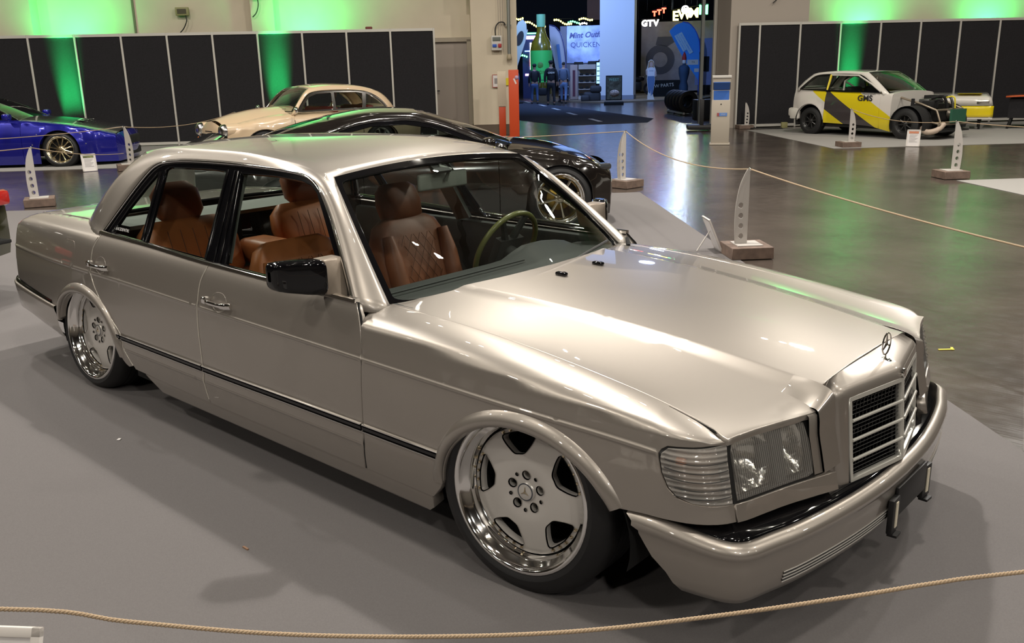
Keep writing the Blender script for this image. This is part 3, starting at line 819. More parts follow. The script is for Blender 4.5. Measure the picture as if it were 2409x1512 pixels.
for sgn in (-1, 1):
    S = lambda y, z, sgn=sgn: (gx(y, z)+0.006, sgn*y, z)
    o = [(0.0, 0.402), (0.275, 0.402), (0.279, 0.668), (0.0, 0.668)]; hol = [(0.010, 0.413), (0.266, 0.413), (0.270, 0.657), (0.010, 0.657)]
    patch('grille_frame', o, S, M_grillechrome, shell, flip=sgn < 0, step=0.05, th=0.02, holes=[hol])
    patch('grille_mesh', [(0.0, 0.40), (0.275, 0.40), (0.279, 0.668), (0.0, 0.668)], lambda y, z, sgn=sgn: (gx(y, z)-0.03, sgn*y, z), M_under, shell, flip=sgn < 0, step=0.1, th=0.0)
    for k in range(1, 20):
        z = 0.413+k*0.0122
        thick = k in (5, 10, 15)
        A = (gx(0.008, z)+(0.006 if thick else -0.006), sgn*0.008, z); B = (gx(0.270, z)+(0.006 if thick else -0.006), sgn*0.270, z)
        if thick: tube('grille_bar', [A, B], 0.0054, M_grillechrome, shell, n=8)
        else: tube('grille_slat', [A, B], 0.0014, mat('slat_grey', (0.10, 0.10, 0.10), 0.3, 0.5), shell, n=5)
    vp = []
    for k in range(1, 14):
        y = 0.01+k*0.0185; vp.append(box_data((gx(y, 0.535)-0.018, sgn*y, 0.535), (0.012, 0.0025, 0.24)))
    v, f = join(vp); mesh_obj('grille_fin', v, f, P_black, shell, smooth=False)
# round badge at the tip of the shell and the upright star ornament
bd = lathe('badge', [(0.0, 0.004), (0.012, 0.004), (0.014, 0.002), (0.014, -0.004)], M_chrome, shell, n=24, axis='x'); bd.location = (gx(0, 0.683)+0.006, 0, 0.684)
orn = thing_ = lathe('hood_ornament', [(0.0, 0.014), (0.010, 0.012), (0.020, 0.004), (0.022, 0.0), (0.0, 0.0)], M_chrome, shell, n=24, axis='z'); orn.location = (0.758, 0, 0.709)
so = np.array((0.0, 0, 0.057)); rad = 0.034
tr = bpy.data.objects.new('x', None)
v1, f1 = tube_data([(0, rad*math.cos(a), so[2]+rad*math.sin(a)) for a in np.linspace(0, 2*PI, 32, endpoint=False)], 0.0026, 6, closed=True, up=(1, 0, 0))
parts = [(v1, f1)]
for a in (PI/2, PI/2+2*PI/3, PI/2-2*PI/3):
    parts.append(tube_data([(0, 0, so[2]), (0, rad*math.cos(a), so[2]+rad*math.sin(a))], [0.0045, 0.0012], 6))
parts.append(tube_data([(0, 0, 0.01), (0, 0, so[2]-rad)], [0.004, 0.0025], 6))
v, f = join(parts); mesh_obj('star', v, f, M_chrome, orn, sharp=0.8)

# --- bumpers
def bumper_path():
    P = [(0.30, 0.876), (0.40, 0.872), (0.50, 0.866), (0.58, 0.858), (0.65, 0.845), (0.69, 0.832), (0.722, 0.808), (0.742, 0.775), (0.765, 0.70), (0.795, 0.60), (0.825, 0.45), (0.847, 0.30), (0.860, 0.15), (0.864, 0.0)]
    c = catmull(P, 5); r = [(x, -y) for x, y in c]; l = [(x, y) for x, y in c[:-1]][::-1]
    return resample(r+l, n=121)
def offset2(P, d):
    P = np.array(P); T = np.gradient(P, axis=0); T /= np.linalg.norm(T, axis=1)[:, None]
    N = np.stack([T[:, 1], -T[:, 0]], -1)
    return P+N*d
BPATH = bumper_path()
# (offset outward, z front, z at side end)
BPROF = [(-0.040, 0.388, 0.410), (-0.037, 0.394, 0.420), (-0.024, 0.393, 0.419), (-0.010, 0.385, 0.408), (-0.002, 0.374, 0.394), (0.0, 0.364, 0.381), (-0.004, 0.354, 0.370), (-0.007, 0.346, 0.360),
         (-0.008, 0.325, 0.330), (-0.010, 0.30, 0.30), (-0.014, 0.265, 0.265), (-0.019, 0.235, 0.235), (-0.032, 0.212, 0.212), (-0.07, 0.200, 0.200)]
G = []
for o, zf, zsd in BPROF:
    Pm = offset2(BPATH, o); zcut = zsd
    x0 = 0.362+(0.42-zcut)*0.87
    # reparametrise so the strip starts at x0 on both sides
    L = np.r_[0, np.cumsum(np.linalg.norm(np.diff(Pm, axis=0), axis=1))]
    i0 = np.argmax(Pm[:, 0] >= x0); s0 = L[i0]; s1 = L[-1]-s0
    ss = np.linspace(s0, s1, 141); xs = np.interp(ss, L, Pm[:, 0]); ys = np.interp(ss, L, Pm[:, 1])
    w = np.clip((xs-0.45)/0.25, 0, 1); w = w*w*(3-2*w)
    G.append([(x, y, zsd+(zf-zsd)*q) for x, y, q in zip(xs, ys, w)])
bump = grid('front_bumper', [list(c) for c in zip(*G)], P_silver, car)
# black pad on top of the bumper
pin = offset2(BPATH, -0.052); sel = [p for p in pin if p[0] > 0.475]
def padpt(p, w):
    x, y = p; inner = (x-0.085-0.02*(abs(y) < 0.6), y*0.985)
    return None
G = []
for p, q in zip(offset2(BPATH, -0.034), BPATH):
    if q[0] < 0.485: continue
    y = p[1]; ay = abs(y)
    ip = list(map(tuple, BPATH)).index(tuple(q)); wi = min(1, max(0, (0.80-ay)/0.25)); wi = wi*wi*(3-2*wi)
    inn = offset2(BPATH, -0.10)[ip]*(1-wi)+offset2(BPATH, -0.145)[ip]*wi
    row = []
    for w, z in ((0, 0.384), (0.04, 0.397), (0.12, 0.402), (0.5, 0.411), (0.85, 0.424), (1.0, 0.430)):
        row.append((p[0]+(inn[0]-p[0])*w, p[1]+(inn[1]-p[1])*w, z+(0.006 if q[0] < 0.62 else 0)))
    G.append(row)
pad = grid('bumper_pad', G, P_black, bump)
# lower air slots
M_slot = mat('slot_dark', (0.02, 0.02, 0.02), 0.6)
def slot_pts(z, off, y0, y1, n=30):
    Pm = offset2(BPATH, off); o = []
    ys = np.linspace(y0, y1, n)
    k = np.argsort(Pm[:, 1]); xs = np.interp(ys, Pm[k, 1], Pm[k, 0])
    return [(x, y, z) for x, y in zip(xs, ys)]
for k, (z, off) in enumerate(((0.275, -0.0115), (0.264, -0.0125), (0.253, -0.0145), (0.242, -0.0165))):
    tube('air_slat', slot_pts(z, off, -0.66, 0.66), 0.0022, M_rimsilver, bump, n=5)
    if k < 3:
        tube('air_slot', slot_pts(z-0.0045, off-0.001, -0.66, 0.66), 0.0026, M_slot, bump, n=5)
# number plate holders
for y in (-0.105, 0.205):
    bx_ = 0.868-0.10*abs(y)**1.3
    h = box('plate_bracket', (bx_, y, 0.255), (0.018, 0.060, 0.115), M_rubber, bump, bev=0.003, rz=-y*0.3)
    box('bracket_strip', (bx_+0.010, y, 0.258), (0.004, 0.018, 0.085), mat('cream_tape', (0.72, 0.66, 0.52), 0.6), h, rz=-y*0.3)
    box('bracket_clip', (bx_+0.008, y-0.002, 0.192), (0.03, 0.04, 0.008), M_rubber, h, rz=-y*0.3)
box('plate_backing', (0.861, 0.05, 0.285), (0.010, 0.26, 0.10), M_rubber, bump, bev=0.002)
# rear bumper
rp_ = [(-3.36, 0.895), (-3.5, 0.888), (-3.7, 0.876), (-3.9, 0.860), (-4.02, 0.845), (-4.10, 0.815), (-4.145, 0.76), (-4.165, 0.6), (-4.18, 0.3), (-4.185, 0)]
c = catmull(rp_, 5); RP = resample([(x, -y) for x, y in c]+[(x, y) for x, y in c[:-1]][::-1], n=101)
RPROF = [(0.0, 0.452), (0.010, 0.452), (0.014, 0.446), (0.012, 0.425), (0.006, 0.37), (0.0, 0.30), (-0.02, 0.235), (-0.05, 0.195), (-0.09, 0.18)]
def offl(P, d):
    P = np.array(P); T = np.gradient(P, axis=0); T /= np.linalg.norm(T, axis=1)[:, None]
    return P-np.stack([T[:, 1], -T[:, 0]], -1)*d
G = []
for o, z in RPROF:
    Pm = offl(RP, o); G.append([(x, y, z+0.0*(x)) for x, y in Pm])
def rz_(x, z):  # top line drops towards the arch
    k = min(1, max(0, (x+4.0)/0.65)); return z-(0.035*k if z > 0.4 else 0)+(0.05*(1-k) if z < 0.25 else 0)
G = [[(x, y, rz_(x, z)) for x, y, z in r] for r in G]
rb = grid('rear_bumper', [list(c)[::-1] for c in zip(*G)], P_silver, car)
G = []
for q, p in zip(offl(RP, 0.004), RP):
    if abs(p[1]) > 0.3 and p[0] < -3.40:
        pass
    if p[0] > -3.42: continue
    inn = p+(np.array([0.0, np.sign(-p[1])])*0.03 if abs(p[1]) > 0.8 else np.array([0.05, 0]))
    G.append([(*(q+(inn-q)*w), rz_(q[0], z)) for w, z in ((0, 0.452), (0.1, 0.468), (0.5, 0.478), (1.0, 0.48))])
grid('bumper_pad', [r[::-1] for r in G], P_black, rb)

# --- side trim: black strip with bright edges
def trim_run(x0, x1, parent):
    for sgn in (-1, 1):
        xs = np.linspace(x0, x1, max(6, int(abs(x1-x0)/0.06)))
        def strip(nm, zc, h, o0, m, par):
            prof = [(-h/2, -0.004), (-h/2, o0*0.6), (-h/4, o0), (h/4, o0), (h/2, o0*0.6), (h/2, -0.004)]
            G = [[(x, sgn*(yf(x, zc+dz)+o), tz(x)+zc-0.385+dz) for dz, o in prof] for x in xs]
            if sgn > 0: G = [r[::-1] for r in G]
            v, f = grid_data(G); n = len(prof); f += [tuple(range(n)), tuple(range(len(v)-n, len(v)))[::-1]]
            return mesh_obj(nm, v, f, m, par, sharp=0.6)
        a = strip('side_moulding', 0.385, 0.021, 0.009, P_black, car)
        strip('bright_edge', 0.3985, 0.005, 0.011, M_chrome, a)
        strip('bright_edge', 0.3725, 0.003, 0.010, M_chrome, a)
tz = pchip([-2.65, -1.8, -1.0, -0.3], [0.384, 0.384, 0.390, 0.393])
trim_run(-2.635, -2.590, car); trim_run(-2.580, -1.824, car); trim_run(-1.816, -0.730, car); trim_run(-0.723, -0.322, car)
# door handles
def handle(x, z):
    for sgn in (-1, 1):
        y = yf(x, z)
        G = []
        for k, u in enumerate(np.linspace(-0.095, 0.095, 16)):
            o = 0.030*(1-(abs(u)/0.1)**4)+0.004; hh = 0.010 if u < 0.05 else 0.014
            row = [(x+u, sgn*(y+o+0.008*math.cos(a)), z+0.0+hh*math.sin(a)) for a in np.linspace(0, 2*PI, 10, endpoint=False)]
            G.append(row)
        v, f = grid_data(G, False, True); f += [tuple(range(10)), tuple(range(len(v)-10, len(v)))[::-1]]
        h = mesh_obj('door_handle', v, f, M_chrome, car, sharp=0.9)
        cup = [(x-0.012+0.058*math.cos(a), z+0.040*math.sin(a)) for a in np.linspace(0, 2*PI, 24, endpoint=False)]
        patch('handle_recess', cup, (lambda X, Z: (X, -(yf(X, Z)-0.012*max(0, 1-((X-x+0.012)/0.058)**2-((Z-z)/0.04)**2)+0.0015), Z)) if sgn < 0 else (lambda X, Z: (X, (yf(X, Z)-0.012*max(0, 1-((X-x+0.012)/0.058)**2-((Z-z)/0.04)**2)+0.0015), Z)),
              P_silver, h, flip=sgn > 0, step=0.012, th=0.002)
        box('handle_end', (x-0.082, sgn*(y+0.022), z+0.004), (0.03, 0.028, 0.030), M_chrome, h, bev=0.006)
handle(-1.655, 0.700)
handle(-2.755, 0.716)

M_glint = mat('door_edge_glint', (0.70, 0.66, 0.58), 0.25, 0.5)  # pale colour painting the light caught on the door edges
# --- dark tubes that paint the shade in the door gaps
for sgn in (-1, 1):
    for fx, z0, z1 in ((door_x, SILL, 0.826), (mid_x, SILL, 0.832), (rear_x, SILL+0.02, 0.86)):
        tube('door_gap_shade', [(fx(z), sgn*(yf(fx(z), z)-0.0075), z) for z in zz(z0, z1, 30)], 0.0045, M_under, car, n=6, up=(0, 1, 0))
for sgn in (-1, 1):  # pale beads standing for the highlight along the door edges
    for fx, z0, z1, d in ((mid_x, 0.24, 0.832, -0.0035), (rear_x, 0.25, 0.858, -0.0035)):
        tube('edge_glint', [(fx(z)+d, sgn*(yf(fx(z), z)-0.0010), z) for z in zz(z0, z1, 36)], 0.0030, M_glint, car, n=8, up=(0, 1, 0))
tube('bonnet_gap_shade', [(x, -side_y(x)-0.002, zs_f(x)-0.008) for x in zz(-0.76, 0.60, 30)], 0.004, M_under, car, n=6)  # dark tubes painting the shade in the bonnet gaps
tube('bonnet_gap_shade', [(x, side_y(x)+0.002, zs_f(x)-0.008) for x in zz(-0.76, 0.60, 30)], 0.004, M_under, car, n=6)
# --- greenhouse
def gside(z): return 0.815-0.56*(z-0.83)
def G_S(x, z): return (x, -gside(z), z)
DLO = [(-2.858, 0.853), (-2.787, 0.960), (-2.704, 1.075), (-2.637, 1.152), (-2.582, 1.191), (-2.494, 1.212), (-2.284, 1.226), (-1.937, 1.232), (-1.62, 1.228), (-1.434, 1.221), (-1.339, 1.205), (-1.263, 1.174), (-1.191, 1.126), (-1.113, 1.066), (-1.004, 0.972), (-0.850, 0.832)]
DLOs = catmull(DLO, 4)
beltz = lambda x: belt(x)+0.004
Gq = [(-2.786, 0.868), (-2.478, 0.860), (-2.544, 1.160), (-2.566, 1.160), (-2.628, 1.095), (-2.717, 0.985)]
Gr = [(-2.430, 0.858), (-1.890, 0.848), (-1.968, 1.200), (-2.10, 1.203), (-2.47, 1.192), (-2.500, 1.180)]
Gf = [(-1.722, 0.842), (-0.895, 0.836), (-1.06, 0.975), (-1.20, 1.095), (-1.275, 1.158), (-1.325, 1.182), (-1.40, 1.196), (-1.60, 1.204), (-1.862, 1.200), (-1.850, 1.19)]
outl = [tuple(p) for p in DLOs]+[(x, beltz(x)) for x in zz(-0.95, -2.80, 14)]
fr = both('window_frame', outl[::-1], lambda x, z: (x, -(gside(z)-0.004), z), P_black, car, step=0.05, holes=[Gq, Gr, Gf], th=0.02)
for gl_, st in ((Gq, 0.05), (Gr, 0.06), (Gf, 0.06)):
    both('side_window', gl_, lambda x, z: (x, -(gside(z)-0.014), z), G_clear, car, step=st, th=0.0)
# frame ribs: B pillar beads and quarter divider
for sgn in (-1, 1):
    for (a, b, r) in (((-1.872, 0.842), (-1.948, 1.205), 0.006), ((-1.800, 0.838), (-1.895, 1.205), 0.004), ((-1.755, 0.838), (-1.862, 1.204), 0.006), ((-2.452, 0.860), (-2.520, 1.165), 0.007)):
        tube('frame_bead', [(a[0], sgn*(gside(a[1])-0.001), a[1]), (b[0], sgn*(gside(b[1])-0.001), b[1])], r, P_black, car, n=8)
    tube('window_chrome', [(x, sgn*(gside(z)+0.003), z) for x, z in DLOs], 0.0065, M_chrome, car, n=8, up=(0, 1, 0))
    pb = [(x, sgn*(yf(x, belt(x))-0.004), belt(x)+0.006) for x in np.linspace(-2.855, -0.80, 40)]
    v, f = sweep_data(pb, [(-0.012, -0.006), (0.012, -0.006), (0.010, 0.006), (0.0, 0.010), (-0.012, 0.008)])
    mesh_obj('belt_chrome', v, f, M_chrome, car, sharp=0.9)
# roof and pillars as one pressed shell
zr = pchip([-2.86, -2.7, -2.4, -1.95, -1.5, -1.25], [1.262, 1.286, 1.303, 1.309, 1.282, 1.240])
nA, nR, nC = 14, 22, 14
dl = DLOs[::-1]  # from A base to C base
# split DLO at x=-1.36 (A/roof) and -2.56 (roof/C)
A1 = resample([tuple(p) for p in dl if p[0] >= -1.365], n=nA); R1 = resample([tuple(p) for p in dl if -2.57 <= p[0] <= -1.33], n=nR); C1 = resample([tuple(p) for p in dl if p[0] <= -2.55], n=nC)
A1[-1] = R1[0]; C1[0] = R1[-1]
WSB = (-0.775, -0.715, 0.812); WST = (-1.250, -0.555, zr(-1.25)-0.09*0.555**2)
BLT = (-2.845, -0.530, zr(-2.845)-0.09*0.53**2); BLB = (-3.215, -0.700, 0.886)
def lerp3(a, b, t, bow=(0, 0, 0)):
    q = 4*t*(1-t); return tuple(a[k]*(1-t)+b[k]*t+bow[k]*q for k in range(3))
A2 = [lerp3(WSB, WST, t, (0.006, -0.012, 0.010)) for t in np.linspace(0, 1, nA)]
A1 = np.vstack([A1]); 
rx = np.linspace(WST[0], BLT[0], nR)
R2 = [(x, -(0.555+(0.53-0.555)*(x-WST[0])/(BLT[0]-WST[0])), zr(x)-0.09*(0.555+(0.53-0.555)*(x-WST[0])/(BLT[0]-WST[0]))**2) for x in rx]
C2 = [lerp3(BLT, BLB, t, (0.0, -0.022, 0.02)) for t in np.linspace(0, 1, nC)]
c1 = [(x, -(gside(z)+0.004), z) for x, z in list(A1)+list(R1[1:])+list(C1[1:])]
c2 = A2+R2[1:]+C2[1:]
# foot of the pillars runs down behind the fender / quarter top
rowsS = []
NB = 8
for k, (p, q) in enumerate(zip(c1, c2)):
    p = np.array(p); q = np.array(q)
    if k < nA: ctrl = (p+q)/2+np.array([0.022, -0.030, 0.020])*(1.0)
    elif k < nA+nR-1: ctrl = np.array([(p[0]+q[0])/2, p[1]+0.030, q[2]-0.002])
    else:
        w = (k-(nA+nR-2))/(nC); b_ = 4*w*(1-w); ctrl = np.array([(p[0]+q[0])/2-0.03*b_, (p[1]+q[1])/2-0.030*b_-0.028*w*w, (p[2]+q[2])/2+0.030*(1-w)+0.020*b_])
    if nA-4 <= k < nA+2:
        w = (k-(nA-4))/6; ctrl = ctrl
    rowsS.append([tuple(p*(1-t)**2+2*ctrl*t*(1-t)+q*t*t) for t in np.linspace(0, 1, NB)])
# smooth control transition near corners
Rr = np.array(rowsS)
for it in range(3):
    S2 = Rr.copy()
    for k in list(range(nA-4, nA+4))+list(range(nA+nR-5, nA+nR+3)):
        S2[k, 1:-1] = (Rr[k-1, 1:-1]+Rr[k, 1:-1]*2+Rr[k+1, 1:-1])/4
    Rr = S2
wq = np.linspace(0, 1, NB)[:, None]
ft = Rr[0]+np.array([0.05, -0.014, -0.040]); ft2 = Rr[-1]+np.array([-0.012, -0.034, -0.032])*(1-wq)+np.array([-0.055, -0.012, -0.028])*wq
Rr = np.concatenate([ft[None], Rr, ft2[None]])
V = []; F = []
def addgrid(Gd, flip):
    v, f = grid_data(Gd); n = len(V); V.extend(v); F.extend([tuple(i+n for i in (q[::-1] if flip else q)) for q in f])
addgrid(Rr, False)
Rm = Rr*np.array([1, -1, 1]); addgrid(Rm, True)
NR = 15
top = []
for k in range(nR):
    q = R2[k]; ys = np.linspace(q[1], -q[1], NR)
    # front and rear edges bow
    xb = 0.0
    if k == 0: bow = -0.022
    else: bow = 0.0
    row = []
    for y in ys:
        u = 1-(y/q[1])**2; fr_ = max(0, 1-k/6.0); rr_ = max(0, 1-(nR-1-k)/6.0)
        x = q[0]-0.012*u*fr_+(-0.035)*u*rr_
        row.append((x, y, zr(x)-0.09*y*y))
    top.append(row)
addgrid(top, False)
bm = bmesh.new(); 
me = bpy.data.meshes.new('roof'); me.from_pydata(V, [], F); bm.from_mesh(me)
bmesh.ops.remove_doubles(bm, verts=bm.verts, dist=0.0006); bmesh.ops.recalc_face_normals(bm, faces=bm.faces)
bm.to_mesh(me); bm.free(); me.polygons.foreach_set('use_smooth', [True]*len(me.polygons)); me.materials.append(P_silver)
roof = bpy.data.objects.new('roof', me); link(roof, car)
so_ = roof.modifiers.new('th', 'SOLIDIFY'); so_.thickness = 0.012; so_.offset = -1 if sum(p.normal.z for p in me.polygons) > 0 else 1
# rear foot panels of the C pillars and windscreen foot: fill down into the body
# windscreen
front_top = [top[0][j] for j in range(NR)]
def coons(c0, c1_, d0, d1, n, m_):
    """c0,c1: bottom/top curves (list), d0,d1: left/right"""
    c0 = resample(c0, n=n); c1_ = resample(c1_, n=n); d0 = resample(d0, n=m_); d1 = resample(d1, n=m_); G = []
    for i in range(n):
        u = i/(n-1); row = []
        for j in range(m_):
            v = j/(m_-1)
            P = (1-v)*c0[i]+v*c1_[i]+(1-u)*d0[j]+u*d1[j]-((1-u)*(1-v)*c0[0]+u*v*c1_[-1]+u*(1-v)*c0[-1]+(1-u)*v*c1_[0]); row.append(P)
        G.append(row)
    return np.array(G)
def interp_grid(Gd):
    n, m_ = Gd.shape[:2]
    def S(u, v):
        a = min(max(u, 0), 1)*(n-1); b = min(max(v, 0), 1)*(m_-1); i = min(int(a), n-2); j = min(int(b), m_-2); p = a-i; q = b-j
        if u > 1: p += (u-1)*(n-1)
        if v > 1: q += (v-1)*(m_-1)
        return tuple(Gd[i, j]*(1-p)*(1-q)+Gd[i+1, j]*p*(1-q)+Gd[i, j+1]*(1-p)*q+Gd[i+1, j+1]*p*q)
    return S
# bottom edge dips under the hood line
bot = [(-0.775+(0.20)*(1-(y/0.715)**2), y, 0.800-0.0*(1-(y/0.715)**2)) for y in np.linspace(-0.715, 0.715, 21)]
Lc = [lerp3(bot[0], WST, t, (0.006, -0.012, 0.010)) for t in np.linspace(0, 1, 9)]; Rc = [(p[0], -p[1], p[2]) for p in Lc]
WG = coons(bot, front_top, Lc, Rc, 41, 25)
WS = interp_grid(WG)
def ws_patch(name, o, m, off, parent=car, **kw):
    def S(u, v):
        p = np.array(WS(u, v)); return tuple(p+off*np.array([0.55, 0, 0.83]))
    return patch(name, o, S, m, parent, flip=False, **kw)
ws = ws_patch('windscreen', rrect(0.02, 0.005, 0.98, 0.955, 0.03), G_clear, -0.006, step=0.04, th=0.0)
ws_patch('windscreen_gasket', [(0, 0), (1, 0), (1, 1), (0, 1)], P_black, 0.002, step=0.04, th=0.012, holes=[rrect(0.018, -0.02+0.03, 0.982, 0.952, 0.035)], bevel=0.001)
box('sensor_pad', np.array(WS(0.5, 0.915))+np.array([-0.02, 0, -0.012]), (0.05, 0.09, 0.012), M_inner, ws, ax=(np.array([0.83, 0, -0.55]), np.array([0, 1, 0]), np.array([0.55, 0, 0.83])))
# backlight
btop = [top[-1][j] for j in range(NR)]
bbot = [(-3.215-0.07*(1-(y/0.70)**2), y, 0.886) for y in np.linspace(-0.70, 0.70, 15)]
bl_l = [C2[k] for k in range(nC)][::-1]; bl_r = [(p[0], -p[1], p[2]) for p in bl_l]
BG = coons(bbot, btop, bl_l, bl_r, 25, 15); BS = interp_grid(BG)
patch('rear_window', [(0.03, 0.03), (0.97, 0.03), (0.97, 0.95), (0.03, 0.95)], lambda u, v: tuple(np.array(BS(u, v))-0.005*np.array([-0.6, 0, 0.8])), G_clear, car, flip=True, step=0.06, th=0.0)
patch('rear_window_gasket', [(0, 0), (1, 0), (1, 1), (0, 1)], lambda u, v: tuple(np.array(BS(u, v))+0.001*np.array([-0.6, 0, 0.8])), P_black, car, flip=True, step=0.06, th=0.012, holes=[[(0.03, 0.03), (0.97, 0.03), (0.97, 0.955), (0.03, 0.955)]])
# cowl behind the hood
patch('cowl', [(rear_edge(abs(y))-0.006, y) for y in zz(-0.64, 0.64, 21)]+[(-0.785+0.17*(1-(y/0.715)**2), y) for y in zz(0.64, -0.64, 21)], lambda x, y: (x, y, 0.792-0.0*y*y), M_rubber, car, step=0.05, th=0.01)
# wiper
tube('wiper', [(-0.62, 0.15, 0.835), tuple(np.array(WS(0.55, 0.03))+np.array([0.01, 0, 0.012])), tuple(np.array(WS(0.90, 0.06))+np.array([0.01, 0, 0.012]))], 0.006, M_rubber, car, n=6)
# trunk
dz = pchip([-4.10, -4.04, -3.9, -3.6, -3.2, -3.0], [0.800, 0.838, 0.862, 0.880, 0.890, 0.890])
patch('boot_lid', [(-4.09, -0.62), (-3.9, -0.672), (-3.35, -0.69), (-3.23, -0.69)]+[(-3.225-0.07*(1-(y/0.70)**2), y) for y in zz(-0.6, 0.6, 9)]+[(-3.23, 0.69), (-3.35, 0.69), (-3.9, 0.672), (-4.09, 0.62)], lambda x, y: (x, y, dz(x)+0.006-0.03*y*y), P_silver, car, flip=False, step=0.06, th=0.02)
box('rear_panel', (-4.055, 0, 0.60), (0.06, 1.40, 0.42), P_silver, car, bev=0.02)
M_red = mat('tail_red', (0.45, 0.02, 0.015), 0.15, coat=1.0); M_amb = mat('tail_amber', (0.5, 0.17, 0.03), 0.2, coat=1.0)
for sgn in (-1, 1):
    tl = box('tail_lamp', (-4.07, sgn*0.60, 0.605), (0.06, 0.36, 0.15), M_red, car, bev=0.01)
    for k in range(5):
        box('lamp_rib', (-4.086, sgn*0.755, 0.552+0.027*k), (0.036, 0.055, 0.014), M_amb if k < 4 else M_red, tl, bev=0.005)

# --- door mirrors
def mirror(sgn):
    G = []
    secs = [(0.852, 0.040, 0.055, 0.900), (0.862, 0.046, 0.066, 0.900), (0.91, 0.047, 0.063, 0.903), (0.965, 0.046, 0.056, 0.907), (0.988, 0.041, 0.051, 0.909), (0.998, 0.028, 0.040, 0.910), (1.001, 0.010, 0.018, 0.910)]
    for y, hx, hz, cz in secs:
        row = []; cx = -0.985-(y-0.86)*0.70
        for a in np.linspace(0, 2*PI, 24, endpoint=False):
            c_, s_ = math.cos(a), math.sin(a); e = 0.38
            row.append((cx+hx*math.copysign(abs(c_)**e, c_), sgn*y, cz+hz*math.copysign(abs(s_)**e, s_)))
        G.append(row[::-1] if sgn > 0 else row)
    v, f = grid_data(G, False, True); f += [tuple(range(24))]
    h = mesh_obj('door_mirror', v, f, P_black, car, sharp=0.9)
    box('mirror_glass', (-1.085, sgn*0.93, 0.905), (0.004, 0.12, 0.09), M_chrome, h, bev=0.001, rz=sgn*0.6)
    v = [(-1.020, sgn*0.856, 0.836), (-0.945, sgn*0.856, 0.836), (-0.945, sgn*0.856, 0.964), (-1.020, sgn*0.856, 0.964),
         (-1.060, sgn*0.785, 0.842), (-0.882, sgn*0.805, 0.832), (-0.985, sgn*0.742, 0.955), (-1.055, sgn*0.740, 0.955)]
    f = [(0, 1, 2, 3), (4, 7, 6, 5), (0, 4, 5, 1), (1, 5, 6, 2), (2, 6, 7, 3), (3, 7, 4, 0)]
    o = mesh_obj('mirror_foot', v, f, mat('mirror_foot_paint', (0.30, 0.25, 0.20), 0.40, 0.5), h, smooth=False)
    bevel_obj(o, 0.006, 2)
mirror(-1); mirror(1)
tube('aerial_base', [(-0.70, 0.70, 0.80), (-0.72, 0.72, 0.83)], 0.01, M_rubber, car)

